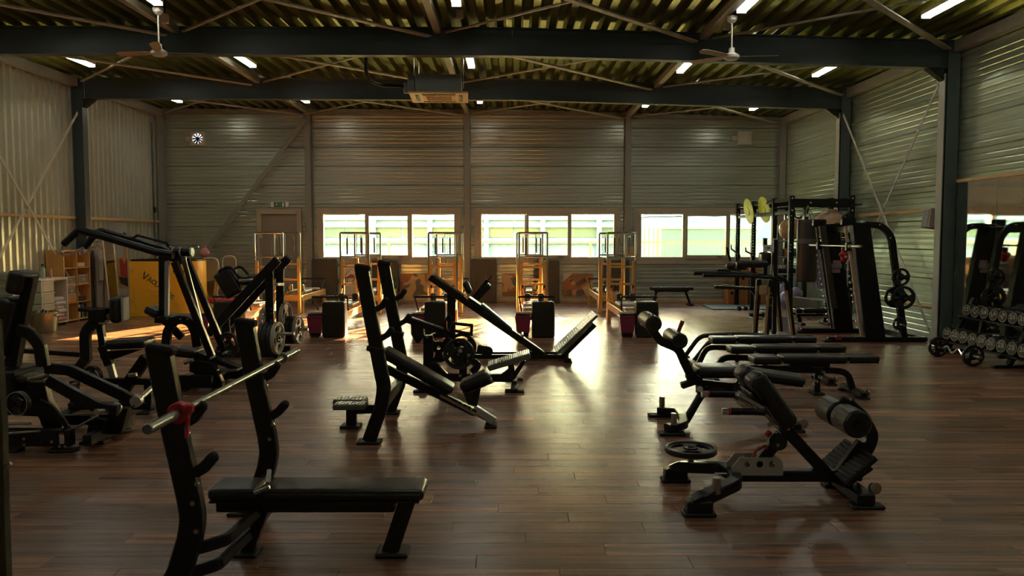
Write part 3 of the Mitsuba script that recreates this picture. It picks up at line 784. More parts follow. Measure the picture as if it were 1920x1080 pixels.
def roller(t, a, b, r, part='roller'):
    d = unit(np.array(b) - a)
    ln = np.linalg.norm(np.array(b) - a)
    k = t.p(part, orient(lathe([(0, 0), (r * .86, 0), (r, r * .16), (r, ln - r * .16), (r * .86, ln), (0, ln)], 24), a, d), VINYL)
    for e, s in ((a, -1), (b, 1)):
        t.p(k + '__end_cap', cyl(np.array(e) - d * 0.001, np.array(e) + d * s * 0.01, r * 0.45, 14), BLACK)
def bolts(t, pts, r=0.014):
    for q in pts:
        q = np.array(q)
        t.p('bolt', cyl(q, q + [0, -0.014, 0], r, 8), STEEL)
def pad(t, part, p0, p1, wy, th, mat=None, r=0.03):
    """upholstered pad; p0-p1 is the middle line of its top surface in an xz plane"""
    p0, p1 = np.asarray(p0, float), np.asarray(p1, float)
    R = frame_of(p1 - p0)
    up = R[:, 2] if R[2, 2] >= 0 else -R[:, 2]
    c = (p0 + p1) / 2 - up * th / 2
    ln = np.linalg.norm(p1 - p0)
    k = t.p(part, boxm(ln, wy, th, min(r, th * .42), c, R, sub=1), mat or VINYL, 60)
    t.p(k + '__base_board', boxm(ln * 0.94, wy * 0.92, 0.014, 0.003, c - up * (th / 2 + 0.005), R), BLACK)

# ---------------------------------------------------------------- foreground: olympic flat bench with barbell
B = crop(200, 580, 2.16)
t = Th('bench_press', 'large black flat bench press station with two tall uprights in the foreground', 'weight bench')
YN, YM, YR = 4.2, 4.83, 5.55
def upright(Y, c, pts, w, d, shift=0.0):
    q = L(c, Y, pts) + [shift, 0, 0]
    q[-1][2] = 0.02
    return bar(fil(q, 0.2, 6), d, w, 0)
un = L(B, YN, [(212, 162), (275, 480), (338, 760), (352, 850), (338, 930), (290, 1085)])
un = np.vstack([un, [[un[-1][0] - 0.10, YN, 0.02]]])
sh = (un[0] * [1, 0, 1])
t.p('upright', bar(fil(un, 0.25, 6), 0.075, 0.125), BLACK)
uf = un + [0, YR - YN, 0]
t.p('upright', bar(fil(uf, 0.25, 6), 0.075, 0.125), BLACK)
for q in (un, uf):
    Y = q[0][1]
    t.p('upright_cap', boxm(0.15, 0.085, 0.05, 0.018, q[0] + [0.012, 0, 0.0], trimesh.transformations.rotation_matrix(0.16, [0, 1, 0])[:3, :3], sub=1), RUBBER)
    t.p('foot', boxm(0.2, 0.16, 0.025, 0.008, (q[-1][0], Y, 0.0125)), RUBBER)
hk = L(B, YN, [(325, 455), (352, 440), (385, 392)]), L(B, YN, [(362, 660), (395, 640), (432, 598)])
for h in hk:
    for dy in (0, YR - YN):
        g = h + [0, dy, 0]
        t.p('bar_hook', cat(bar(g, 0.05, 0.06), orient(_ico := trimesh.creation.icosphere(2, 0.03), g[-1], [0, 0, 1])), RUBBER)
        t.p('bar_hook_bolt', cat(cyl(g[0] + [0.02, -0.036, -0.05], g[0] + [0.02, -0.048, -0.05], 0.012, 8)), STEEL)
z0 = 0.445
bx0, bx1 = B(402, 735, YM - .14)[0], B(1283, 735, YM - .14)[0]
bm = B(612, 735, YM - .14)[0]
pad(t, 'head_pad', [bx0, YM, z0], [bm - 0.01, YM, z0], 0.28, 0.075)
pad(t, 'main_pad', [bm + 0.01, YM, z0], [bx1, YM, z0], 0.28, 0.075)
t.p('spine', boxm(B(1165, 800, YM - .05)[0] - B(440, 800, YM - .05)[0], 0.1, 0.085, 0.008, ((B(1165, 800, YM - .05)[0] + B(440, 800, YM - .05)[0]) / 2, YM, z0 - 0.128)), BLACK)
lt = B(1225, 790, YM)
lb = B(1150, 1000, YM)
t.p('front_leg', bar([[lt[0], YM, z0 - 0.08], [lb[0], YM, 0.02]], 0.09, 0.10), BLACK)
t.p('foot', boxm(0.2, 0.17, 0.028, 0.01, (lb[0] + 0.015, YM, 0.014)), RUBBER)
rt, rb = B(640, 830, YM), B(570, 985, YM)
t.p('rear_leg', bar([[rt[0], YM, z0 - 0.13], [rb[0], YM, 0.02]], 0.08, 0.085), BLACK)
t.p('foot', boxm(0.15, 0.16, 0.025, 0.008, (rb[0], YM, 0.0125)), RUBBER)
for za, sgn in ((0.26, 1), (0.12, 1)):
    for Y0, Y1 in ((YN + .02, YM), (YR - .02, YM)):
        xa = np.interp(za, [q[2] for q in un[::-1]], [q[0] for q in un[::-1]])
        xr = rt[0] + (rb[0] - rt[0]) * (0.30 - za) / 0.3
        t.p('cross_brace', bar(fil([[xa, Y0, za], [xa + 0.16, Y0 + (Y1 - Y0) * .25, za + 0.005], [xr, Y1, za + 0.03]], 0.1), 0.035, 0.07, side=(0.3, 1, 0)), BLACK)
t.p('adjust_knob', cat(cyl([bm - 0.02, YM - 0.14, z0 - 0.02], [bm + 0.07, YM - 0.14, z0 + 0.02], 0.012), cyl([bm + 0.05, YM - 0.1, z0 + 0.03], [bm + 0.04, YM - 0.04, z0 + 0.09], 0.015)), STEEL)
bolts(t, [un[2] + [0.03, -0.037, -0.02], un[3] + [0.03, -0.037, -0.05], uf[2] + [0.03, -0.037, -0.02]], 0.013)
xb, zb = -1.665, 1.075
t = Th('barbell', 'steel barbell resting on the upper hooks of the foreground bench press', 'barbell')
t.p('shaft', cyl([xb, 4.02, zb], [xb, 5.75, zb], 0.0165, 14), STEEL)
t.p('sleeve', cyl([xb, 3.6, zb], [xb, 4.0, zb], 0.0255, 20, 0.004), STEEL)
t.p('sleeve', cyl([xb, 5.78, zb], [xb, 6.15, zb], 0.0255, 20, 0.004), STEEL)
for y in (4.0, 5.76):
    t.p('sleeve_collar', cyl([xb, y, zb], [xb, y + 0.03, zb], 0.038, 20, 0.004), STEEL)
t.p('end_cap', cyl([xb, 3.598, zb], [xb, 3.604, zb], 0.0225, 16), 'mat_bluecap')
pr('mat_bluecap', (0.09, 0.10, 0.14), 0.35)
t = Th('bar_collar', 'red clamp collar on the near end of the barbell', 'collar')
t.p('ring', orient(lathe([(0.027, -.028), (0.05, -.028), (0.054, -.02), (0.054, .02), (0.05, .028), (0.027, .028), (0.027, -.028)], 24), [xb, 3.955, zb], [0, 1, 0]), RED)
t.p('lever', cat(boxm(0.04, 0.05, 0.05, 0.01, (xb + 0.05, 3.955, zb + 0.02)), beam([xb + 0.045, 3.955, zb - 0.02], [xb + 0.035, 3.955, zb - 0.13], 0.03, 0.014)), RED)
t.p('latch', cyl([xb + 0.05, 3.925, zb + 0.015], [xb + 0.05, 3.92, zb + 0.015], 0.01, 8), DARKRED)

# ---------------------------------------------------------------- incline bench in the middle
C = crop(600, 480, 2.843)
t = Th('decline_bench_press', 'black decline bench press with two leaning uprights in the middle of the floor', 'weight bench')
YN, YR, YM = 7.5, 8.78, 8.15
un = L(C, YN, [(222, 62), (300, 480), (342, 700), (328, 800), (262, 990)])
un[-1][2] = 0.02
for Y in (YN, YR):
    q = un + [0, Y - YN, 0]
    t.p('upright', bar(fil(q, 0.3, 7), 0.085, 0.125), BLACK)
    t.p('upright_cap', boxm(0.145, 0.095, 0.06, 0.02, q[0] + [0.01, 0, 0.0], trimesh.transformations.rotation_matrix(0.16, [0, 1, 0])[:3, :3], sub=1), RUBBER)
    t.p('foot', boxm(0.22, 0.18, 0.025, 0.008, (q[-1][0], Y, 0.0125)), RUBBER)
    for h in ([(300, 285), (330, 268), (352, 236)], [(325, 440), (360, 420), (380, 392)]):
        g = L(C, YN, h) + [0, Y - YN, 0]
        t.p('bar_hook', cat(bar(g, 0.06, 0.055), trimesh.creation.icosphere(2, 0.03).apply_translation(g[-1])), RUBBER)
    t.p('strap', boxm(0.17, 0.11, 0.05, 0.008, un[1] + [-0.0, Y - YN, -0.03], trimesh.transformations.rotation_matrix(0.2, [0, 1, 0])[:3, :3]), RUBBER)
p0, p1 = C(352, 482, YM), C(722, 692, YM - 0)
pad(t, 'back_pad', p0, p1, 0.3, 0.085)
pad(t, 'seat_pad', C(740, 668, YM), C(895, 602, YM), 0.30, 0.115, r=0.05)
s0, s1 = C(330, 590, YM), C(700, 768, YM)
t.p('spine', beam(s0, C(830, 835, YM), 0.09, 0.075, 0.008, ext=0.0), BLACK)
t.p('slide_rail', beam(C(820, 812, YM), C(930, 882, YM), 0.075, 0.085, 0.006), SILVER)
t.p('slide_strip', beam(C(640, 742, YM - .055), C(875, 868, YM - .055), 0.006, 0.03, 0.002), STEEL)
t.p('seat_support', side(L(C, YM, [(760, 720), (860, 690), (838, 800), (790, 790)]), YM - 0.03, YM + 0.03), BLACK)
t.p('release_lever', cat(beam(C(800, 722, YM - .1), C(925, 668, YM - .1), 0.02, 0.024), beam(C(800, 722, YM - .1), C(800, 722, YM + .05), 0.02, 0.02, side=(1, 0, 0))), DARKRED)
fp = FL(900, 800)
e = C(905, 880, YM)
t.p('end_post', beam([e[0], YM, e[2]], [e[0], YM, 0.02], 0.06, 0.07, side=(0, 1, 0)), BLACK)
t.p('foot', boxm(0.13, 0.2, 0.03, 0.01, (e[0] + 0.01, YM, 0.015)), RUBBER)
bolts(t, [C(a, b, YM - 0.046) for a, b in ((735, 775), (760, 790), (785, 802), (808, 815), (722, 752))], 0.012)
t.p('cross_member', bar([un[2] + [0, 0.03, -.12], un[2] + [0, YR - YN - 0.03, -.12]], 0.07, 0.07, side=(1, 0, 0)), BLACK)
t.p('cross_member', bar([un[3] + [0, 0.03, -.03], un[3] + [0, YR - YN - 0.03, -.03]], 0.06, 0.06, side=(1, 0, 0)), BLACK)
b0 = C(185, 815, YM)
t.p('step_beam', beam(b0, C(345, 812, YM), 0.08, 0.09), BLACK)
t.p('step_post', bar([C(168, 815, YM), C(168, 905, YM) * [1, 1, 0] + [0, 0, .02]], 0.08, 0.10), BLACK)
t.p('foot', boxm(0.2, 0.2, 0.025, 0.008, (C(165, 905, YM)[0], YM, 0.0125)), RUBBER)
for dy in (-0.12, 0.13):
    a, b = C(78, 778, YM + dy), C(248, 778, YM + dy)
    zz = C(160, 775, YM)[2] + 0.005
    a[2] = b[2] = zz
    t.p('foot_plate', ribbed(a, b, 0.2, 0.05, 9), RIBBED)

# ---------------------------------------------------------------- chest supported row machine behind it
Q = crop(740, 590, 6.748)
t = Th('row_machine', 'black plate loaded row machine with ribbed foot plate behind the middle bench', 'exercise machine')
Y = 10.35
t.p('base_beam', bar(fil(L(Q, Y, [(425, 640), (520, 655), (640, 790), (1495, 800)]), 0.12), 0.09, 0.10), BLACK)
pz = L(Q, Y, [(425, 260), (428, 660)])
t.p('rear_post', bar(pz, 0.10, 0.125), BLACK)
for a, b, dy in ((360, 955, 0), (1505, 965, 0)):
    q = Q(a, b, 10.1)
    t.p('leg', bar([[q[0] + 0.01, Y, Q(a, 840, Y)[2] if dy == 0 else .3], [q[0] + 0.01, Y, 0.03]], 0.07, 0.07), BLACK)
    t.p('cross_foot', boxm(0.09, 0.95, 0.045, 0.01, (q[0] + 0.01, 10.4, 0.03)), BLACK)
    for yy in (10.0, 10.85):
        t.p('foot', boxm(0.24, 0.12, 0.028, 0.01, (q[0] + 0.01, yy, 0.014)), RUBBER)
t.p('lever_arm', beam(Q(150, 55, Y), Q(760, 262, Y), 0.13, 0.085, 0.01), BLACK)
t.p('lever_arm_pad', beam(Q(160, 28, Y), Q(745, 232, Y), 0.16, 0.035, 0.012), VINYL)
t.p('pivot_block', side(L(Q, Y, [(215, 120), (360, 130), (380, 260), (320, 350), (280, 350), (215, 240)]), Y - 0.07, Y + 0.07), BLACK)
t.p('foot_plate', ribbed(Q(1175, 625, Y), Q(1700, 462, Y), 0.42, 0.07, 22), RIBBED)
t.p('plate_support', beam(Q(1465, 610, Y), Q(1495, 800, Y), 0.07, 0.08), BLACK)
t.p('plate_brace', beam(Q(1640, 575, Y), Q(1490, 810, Y), 0.05, 0.055), BLACK)
t.p('base_wedge', side(L(Q, Y, [(1340, 750), (1450, 670), (1510, 800), (1330, 800)]), Y - 0.05, Y + 0.05), BLACK)
t.p('loading_arm', bar(fil(L(Q, Y + .18, [(1050, 420), (1200, 450), (1195, 480), (1040, 445)]), .02), 0.06, 0.09), BLACK)
t.p('counter_arm', bar(fil(L(Q, Y, [(985, 580), (1060, 640), (980, 730)]), 0.03), 0.05, 0.09), BLACK)
t.p('swing_post', bar(L(Q, Y, [(865, 420), (865, 780)]), 0.08, 0.10), BLACK)
for dy in (-0.18, 0.18): t.p('handle_frame', tube(L(Q, Y + dy, [(705, 190), (745, 110), (975, 135), (970, 250), (705, 190)]), 0.02), BLACK)
for a, b in ((745, 115), (970, 140), (960, 245)): t.p('handle_cross_bar', cyl(Q(a, b, Y - .2), Q(a, b, Y + .2), 0.018), BLACK)
for dy in (-0.12, 0.12):
    t.p('handle', tube(fil(L(Q, Y + dy, [(640, 270), (640, 80), (680, 20), (700, -20)]), 0.04), 0.018), BLACK)
    t.p('grip', cyl(Q(715, 20, Y + dy), Q(705, 190, Y + dy), 0.024), RUBBER)
t.p('axle', cyl(Q(830, 458, Y - 0.34), Q(830, 458, Y + 0.4), 0.025, 14), STEEL)
bolts(t, [Q(410, 278, Y - 0.055), Q(830, 770, Y - .055)], 0.02)
c = Q(830, 458, Y)
plate(c + [0, -0.26, 0], [0, 1, 0], 0.198, 0.05, 'black three spoke weight plate on the near side of the row machine', ring=BLACK)
plate(c + [0, 0.32, 0], [0, 1, 0], 0.198, 0.05, 'black weight plate on the far side of the row machine', ring=BLACK)
t2 = Th('weight_plate', 'small thick black weight stored on the rear post of the row machine', 'weight plate')
t2.p('disc', orient(plate_mesh(0.2, 0.16, 3), Q(560, 410, Y + 0.25), [0, 1, 0]), PLATE, 40)
t2.p('hub', orient(hub_mesh(0.2, 0.17), Q(560, 410, Y + 0.25), [0, 1, 0]), BLACK, 40)

# ---------------------------------------------------------------- hip machine with the long sloping rail
t = Th('sled_machine', 'black sloping sled machine with tilted ribbed foot plate, red handle on top', 'exercise machine')
Y = 12.75
for dy in (-0.14, 0.14):
    t.p('rail', beam(C(585, 112, Y + dy), C(1190, 528, Y + dy), 0.06, 0.10, 0.008), BLACK)
    t.p('guide_rod', cyl(C(610, 100, Y + dy), C(770, 212, Y + dy), 0.018), STEEL)
    t.p('base_rail', beam(C(700, 520 if dy > 0 else 528, Y + dy) * [1, 1, 0] + [0, 0, .06], C(1325, 545, Y + dy) * [1, 1, 0] + [0, 0, .06], 0.06, 0.07), BLACK)
    a = C(1250, 520, Y + dy)
t.p('rail_tie', beam(C(880, 500, Y) * [1, 0, 0] + [0, Y - .3, .2], C(880, 500, Y) * [1, 0, 0] + [0, Y + .3, .2], 0.05, 0.05, side=(1, 0, 0)), BLACK)
for x in (C(735, 530, Y)[0], C(1315, 545, Y)[0]):
    t.p('cross_foot', boxm(0.09, 0.86, 0.05, 0.01, (x, Y, 0.045)), BLACK)
    for dy in (-0.36, 0.36): foot(t, x, Y + dy, 0.12, 0.1, 0.022)
t.p('column', bar([C(700, 190, Y), C(700, 400, Y) * [1, 1, 0] + [0, 0, 0.1]], 0.10, 0.13), BLACK)
t.p('long_pad', beam(C(858, 258, Y), C(1020, 392, Y), 0.34, 0.075, 0.03, sub=1), VINYL)
for dy in (-0.15, 0.15):
    t.p('shoulder_pad', beam(C(772, 135, Y + dy), C(800, 198, Y + dy), 0.18, 0.10, 0.045, sub=1), VINYL)
t.p('shoulder_pad_post', cyl(C(790, 200, Y - .2), C(790, 200, Y + .2), 0.025), STEEL)
t.p('back_pad', beam(C(905, 150, Y), C(835, 228, Y), 0.30, 0.09, 0.035, sub=1), VINYL)
t.p('handle_bar', beam(C(893, 128, Y - .2), C(820, 225, Y - .2), 0.045, 0.06), BLACK)
t.p('handle_grip', beam(C(893, 130, Y - .2), C(916, 97, Y - .2), 0.035, 0.04, 0.012), DARKRED)
t.p('carriage', beam(C(790, 225, Y), C(870, 280, Y), 0.36, 0.07), BLACK)
R = frame_of(C(1462, 318, Y) - C(1262, 505, Y))
t.p('foot_plate', ribbed(C(1252, 500, Y), C(1463, 303, Y), 0.72, 0.035, 20), RIBBED)
t.p('foot_plate_backing', side(L(C, Y, [(1262, 525), (1290, 515), (1450, 352), (1468, 368), (1300, 532)]), Y - 0.2, Y + 0.2), BLACK)
t.p('stop_clip', cat(boxm(0.03, 0.36, 0.05, 0.004, C(1080, 420, Y)), boxm(0.03, 0.3, 0.05, 0.004, C(1080, 438, Y))), STEEL)
t.p('slide_cover', beam(C(1040, 410, Y), C(1190, 515, Y), 0.2, 0.05), BLACK)

# ---------------------------------------------------------------- three adjustable benches in a row
P5 = crop(1260, 600, 4.571)
def adj_bench(label, Y, xs, z, seat):
    t = Th('adjustable_bench', label, 'weight bench', 'flat adjustable benches')
    x0, xm, x1 = xs
    if seat is not None:
        pad(t, 'seat_pad', [seat, Y, z - 0.01], [x0 - 0.015, Y, z - 0.01], 0.30, 0.085)
    pad(t, 'back_pad', [x0, Y, z], [xm, Y, z], 0.28, 0.085)
    pad(t, 'head_pad', [xm + 0.02, Y, z], [x1, Y, z], 0.24, 0.085)
    for x in (x0 + 0.02, xm + 0.01):
        t.p('hinge_bracket', boxm(0.05, 0.2, 0.035, 0.006, (x, Y, z - 0.085)), STEEL)
    xl, xr = x0 - 0.15, x1 - 0.40
    t.p('spine', bar(fil([[x0 - 0.55, Y, 0.05], [x0 - 0.42, Y, z - 0.17], [xr - 0.15, Y, z - 0.20], [xr + 0.05, Y, z - 0.22], [xr + 0.12, Y, 0.05]], 0.16), 0.06, 0.075), BLACK)
    t.p('support_frame', boxm(0.5, 0.16, 0.05, 0.008, (x0 + 0.35, Y, z - 0.125)), BLACK)
    t.p('adjust_ladder', beam([x0 + 0.25, Y, z - 0.20], [x0 + 0.6, Y, z - 0.13], 0.05, 0.04), STEEL)
    for x in (x0 - 0.56, xr + 0.13):
        k = t.p('cross_foot', boxm(0.085, 0.62, 0.07, 0.012, (x, Y, 0.055)), BLACK)
        for dy in (-0.28, 0.28): foot(t, x, Y + dy, 0.13, 0.09, 0.024)
    for dy in (-0.2, 0.2):
        wheel(t, [xr + 0.22, Y + dy, 0.06], 0.045, 0.03, (1, 0.0, 0))
    t.p('post', bar([[xr - 0.32, Y + 0.02, z - 0.2], [xr - 0.32, Y + 0.02, 0.02]], 0.05, 0.07), BLACK)
    foot(t, xr - 0.32, Y + 0.02, 0.14, 0.2, 0.024)
    links = []
    for k in range(12):
        a = k / 11
        links.append(np.array([x0 + 0.05 + 0.45 * a, Y - 0.12, z - 0.2 - 0.22 * (1 - (2 * a - 0.8) ** 2 / 1.44)]))
    t.p('chain', cat(*[tube(np.array([c + [0.02 * math.cos(q), 0.008 * math.sin(q), 0.012 * math.sin(q)] for q in np.arange(8) * math.pi / 4]), 0.004, n=5, closed=True) for c in links]), STEEL, kind='stuff', label='small steel chain')
    return t
def xs_of(Y, *a): return [P5(q, 330, Y)[0] for q in a]
ZB = 0.50
YA, YB2, YC = 9.85, 10.75, 11.75
adj_bench('black adjustable bench laid flat, nearest of the row of three', YA, xs_of(YA - .14, 955, 1515, 1795), ZB, xs_of(YA - .14, 705)[0])
adj_bench('black adjustable bench laid flat, middle of the row of three', YB2, xs_of(YB2 - .14, 720, 1255, 1505), ZB, xs_of(YB2 - .14, 505)[0])
adj_bench('black adjustable bench laid flat, farthest of the row of three', YC, xs_of(YC - .14, 560, 1040, 1248), ZB, xs_of(YC - .14, 345)[0])
t = Th('parallel_bars', 'pair of low bent black tube bars at the left end of the farthest flat bench', 'bars')
for Y, pts in ((12.45, [(188, 352), (330, 170), (560, 172)]), (12.95, [(112, 305), (240, 135), (560, 122), (805, 132)])):
    q = L(P5, Y, pts)
    q[0][2] = 0.02
    t.p('bar', tube(fil(q, 0.25, 7), 0.035, n=12), BLACK)
    t.p('foot', boxm(0.14, 0.1, 0.02, 0.006, (q[0][0], Y, 0.01)), RUBBER)
    t.p('rear_leg', cyl(q[-1], q[-1] * [1, 1, 0], 0.03), BLACK)
q = L(P5, 12.45, [(560, 172)])[0]
t.p('tie', cyl(q, [q[0], 12.95, q[2] + 0.02], 0.025), BLACK)

# ---------------------------------------------------------------- decline sit-up bench
Dc = crop(1180, 560, 2.571)
t = Th('situp_bench', 'black sit-up bench with foam leg rollers on a curved arm, beside the flat benches', 'weight bench')
Y = 8.2
t.p('frame_arch', tube(fil(L(Dc, Y, [(272, 590), (345, 465), (400, 432), (520, 462), (760, 560), (800, 615)]), 0.12, 6), 0.042, n=12), BLACK)
yn, yf = 7.8, 8.62
pn, pf = Dc(205, 650, yn), Dc(148, 562, yf)
t.p('cross_foot', bar(fil([[pn[0] - .05, yn, 0.07], [pn[0] + 0.14, yn + .1, 0.08], [pn[0] + 0.19, Y, 0.09], [pf[0] + 0.18, yf - .1, 0.08], [pf[0] - 0.02, yf, 0.07]], 0.1), 0.075, 0.09, side=(0, 0, 1)), BLACK)
for q, yy in ((pn, yn), (pf, yf)):
    t.p('foot', boxm(0.26, 0.12, 0.03, 0.01, (q[0], yy, 0.015)), RUBBER)
    t.p('storage_peg', cyl([q[0] + 0.02, yy, 0.1], [q[0] + 0.02, yy, 0.22], 0.03, 16, 0.004), STEEL)
q = Dc(795, 632, 8.0)
t.p('cross_foot', boxm(0.09, 0.6, 0.07, 0.012, (q[0], Y, 0.055)), BLACK)
for dy in (-0.27, 0.27): foot(t, q[0], Y + dy, 0.15, 0.1, 0.024)
wheel(t, [q[0] + 0.06, Y - 0.28, 0.085], 0.05, 0.03)
pad(t, 'seat_pad', Dc(318, 318, Y), Dc(510, 318, Y), 0.36, 0.10, r=0.045)
pad(t, 'back_pad', Dc(515, 325, Y), Dc(830, 368, Y), 0.34, 0.095, r=0.04)
t.p('pad_beam', beam(Dc(310, 400, Y), Dc(700, 440, Y), 0.07, 0.06), BLACK)
t.p('pivot_post', beam(Dc(345, 400, Y), Dc(345, 455, Y), 0.09, 0.09), BLACK)
t.p('pivot_pin', cyl(Dc(340, 435, Y - .08), Dc(340, 435, Y + .08), 0.028, 14), RED)
t.p('pivot_cap', cyl(Dc(340, 435, Y - .10), Dc(340, 435, Y - .08), 0.03, 14), CHROME)
t.p('leg_arm', bar(fil(L(Dc, Y, [(312, 405), (235, 240), (150, 205), (95, 130), (88, 100)]), 0.14, 6), 0.055, 0.085), BLACK)
t.p('leg_arm_sleeve', beam(Dc(290, 362, Y), Dc(318, 408, Y), 0.075, 0.105), RUBBER)
t.p('adjust_tube', beam(Dc(250, 420, Y - .05), Dc(350, 385, Y - .05), 0.08, 0.06), BLACK)
ca, cb = Dc(118, 122, Y - 0.24), Dc(118, 122, Y - 0.24)
roller(t, ca, ca + [0, 0.52, 0], 0.083)
ca = Dc(245, 205, Y - 0.24)
roller(t, ca, ca + [0, 0.52, 0], 0.08)
t.p('hand_grip', cyl(Dc(232, 170, Y), Dc(257, 107, Y), 0.02), DARKRED)
bolts(t, [Dc(95, 72, Y - .2), Dc(112, 78, Y - .2)], 0.012)
t.p('underside_knob', cyl(Dc(515, 420, Y - .12), Dc(515, 420, Y - .05), 0.035, 14), BLACK)
links = [Dc(745 + 14 * k, 440 - 0.25 * (k - 3) * abs(k - 3) * (1 if k > 3 else 0), Y) for k in range(10)]

# ---------------------------------------------------------------- back extension bench, right foreground
t = Th('back_extension', 'black 45 degree back extension bench with hip pads and ankle rollers, right foreground', 'weight bench')
yn, yf, Y = 5.52, 6.3, 5.92
pn, pf = Dc(335, 1010, yn), Dc(222, 862, yf)
j = Dc(490, 890, Y)
for q, yy in ((pn, yn), (pf, yf)):
    t.p('front_leg', bar(fil([[j[0] + .02, Y, 0.17], [j[0] - .02, Y + (yy - Y) * .5, 0.165], [q[0] + 0.03, yy, 0.12], [q[0] - .03, yy, 0.09]], 0.12, 6), 0.085, 0.095, side=(0, 0, 1)), BLACK)
    t.p('foot_block', boxm(0.18, 0.10, 0.09, 0.01, (q[0], yy, 0.065)), BLACK)
    t.p('foot', boxm(0.23, 0.13, 0.028, 0.01, (q[0], yy, 0.014)), RUBBER)
t.p('storage_peg', cyl([pn[0] + 0.13, yn + .03, 0.14], [pn[0] + 0.13, yn + .03, 0.26], 0.028, 16, 0.005), STEEL)
t.p('storage_peg', cyl([pf[0] + 0.12, yf, 0.12], [pf[0] + 0.12, yf, 0.225], 0.024, 16, 0.005), STEEL)
sp0, sp1 = [j[0], Y, 0.165], [Dc(1010, 890, Y)[0], Y, 0.165]
t.p('spine', beam(sp0, sp1, 0.085, 0.085, 0.008), BLACK)
q = Dc(1138, 978, 5.68)
t.p('rear_leg', bar(fil([[sp1[0] - .05, Y, .165], [q[0] - .1, Y, .15], [q[0] - 0.02, Y - .02, .10]], .1), 0.09, 0.1), BLACK)
t.p('cross_foot', boxm(0.13, 0.62, 0.09, 0.012, (q[0] - .02, Y, 0.075)), BLACK)
for dy in (-0.25, 0.25):
    t.p('foot', boxm(0.24, 0.12, 0.028, 0.01, (q[0], Y + dy, 0.014)), RUBBER)
    wheel(t, [q[0] + 0.08, Y + dy + .04, 0.13], 0.045, 0.03, (0, 1, 0))
t.p('strut', beam(Dc(735, 612, Y), Dc(985, 880, Y), 0.075, 0.085, 0.008), BLACK)
t.p('post', beam(Dc(600, 800, Y) * [1, 1, 1] + [0, 0, -.03], Dc(735, 655, Y), 0.075, 0.085, 0.008), BLACK)
t.p('post_clamp', cyl(Dc(718, 690, Y - .06), Dc(718, 690, Y + .06), 0.065, 18), BLACK)
t.p('pull_pin', cyl(Dc(680, 640, Y), Dc(660, 660, Y), 0.02), RED)
t.p('lift_handle', tube(fil(L(Dc, Y - 0.05, [(612, 780), (590, 770), (612, 728), (655, 708), (662, 722)]), 0.03), 0.011, n=8), 'mat_orange_red')
pr('mat_orange_red', (0.40, 0.06, 0.03), 0.4)
hp = sbox(0, 0, 0.60, 0.13)
q0, q1 = Dc(490, 862, Y - .07), Dc(738, 862, Y - .07)
wpl = q1[0] - q0[0]
br = Polygon([(0, 0), (wpl, 0), (wpl, .09), (wpl - .03, .135), (.06, .135), (0, .06)])
for hx in (.12, .21, .30, .39):
    if hx < wpl - .05: br = br.difference(Point(hx, .085).buffer(.025, 8))
for dy in (-.075, .06): t.p('adjust_plate', flat_y(prism(br, .006), q0[0], Y + dy, 0.185), SILVER)
t.p('adjust_plate_slot', cat(*[cyl([q0[0] + a, Y - .06, .25], [q0[0] + a, Y + .06, .25], .012) for a in (.17, .35)]), STEEL)
R = frame_of(Dc(790, 600, Y) - Dc(610, 350, Y))
for dy in (-0.13, 0.15):
    a, b = Dc(612, 352, Y - 0.13) + [0, dy + .13, 0], Dc(790, 568, Y - 0.13) + [0, dy + .13, 0]
    a, b = Dc(598, 372, Y - .13), Dc(760, 598, Y - .13)
    a, b = a + [0, dy + .13, 0], b + [0, dy + .13, 0]
    mid = (a + b) / 2
    t.p('hip_pad', boxm(np.linalg.norm(b - a) + .04, 0.22, 0.14, 0.05, mid + R[:, 2] * 0.0, R, sub=1), VINYL, 60)
t.p('pad_plate', beam(Dc(560, 440, Y), Dc(740, 640, Y), 0.3, 0.02), BLACK)
t.p('handle_bar', cat(beam(Dc(520, 460, Y - .29), Dc(652, 535, Y - .29), 0.03, 0.035, .01), beam(Dc(520, 460, Y - .29), Dc(520, 460, Y + .1), 0.03, .03, side=(1, 0, 0))), CHROME)
for dy in (-.30, .32):
    a, b = Dc(645, 545, Y - .3) + [0, dy + .3, 0], Dc(487, 543, Y - .3) + [0, dy + .3, 0]
    t.p('hand_grip', cyl(a, b, 0.026, 14), RUBBER)
    t.p('grip_ring', cyl(b, b - [0.012, 0, 0], 0.027, 14), RED)
    t.p('grip_end', cyl(b - [0.012, 0, 0], b - [0.06, 0, 0], 0.024, 14, .004), CHROME)
t.p('handle_crossbar', cyl(Dc(645, 545, Y - .3), Dc(645, 545, Y - .3) + [0, .62, 0], 0.03), BLACK)
t.p('clamp_fork', cat(beam(Dc(665, 610, Y - .06), Dc(715, 590, Y - .06), .01, .03), beam(Dc(700, 605, Y), Dc(760, 620, Y), .14, .02)), SILVER)
c0 = Dc(1106, 608, Y - 0.30)
roller(t, c0, c0 + [0, 0.27, 0], 0.102, 'ankle_roller')
roller(t, c0 + [0, 0.31, 0], c0 + [0, 0.58, 0], 0.102, 'ankle_roller')
t.p('roller_axle', cyl(c0 + [0, -.02, 0], c0 + [0, .6, 0], .025), BLACK)
t.p('curved_arm', bar(fil(L(Dc, Y, [(1050, 500), (1125, 570), (1172, 660), (1150, 720), (1090, 790)]), 0.15, 6), 0.055, 0.09), BLACK)
t.p('arm_grip', beam(Dc(1020, 478, Y), Dc(1062, 515, Y), 0.05, 0.06, .02, sub=1), RUBBER)
t.p('arm_post', beam(Dc(1120, 690, Y), Dc(985, 870, Y), .06, .07), BLACK)
t.p('arm_pin', cyl(Dc(1128, 678, Y - .06), Dc(1128, 678, Y + .06), .022), CHROME)
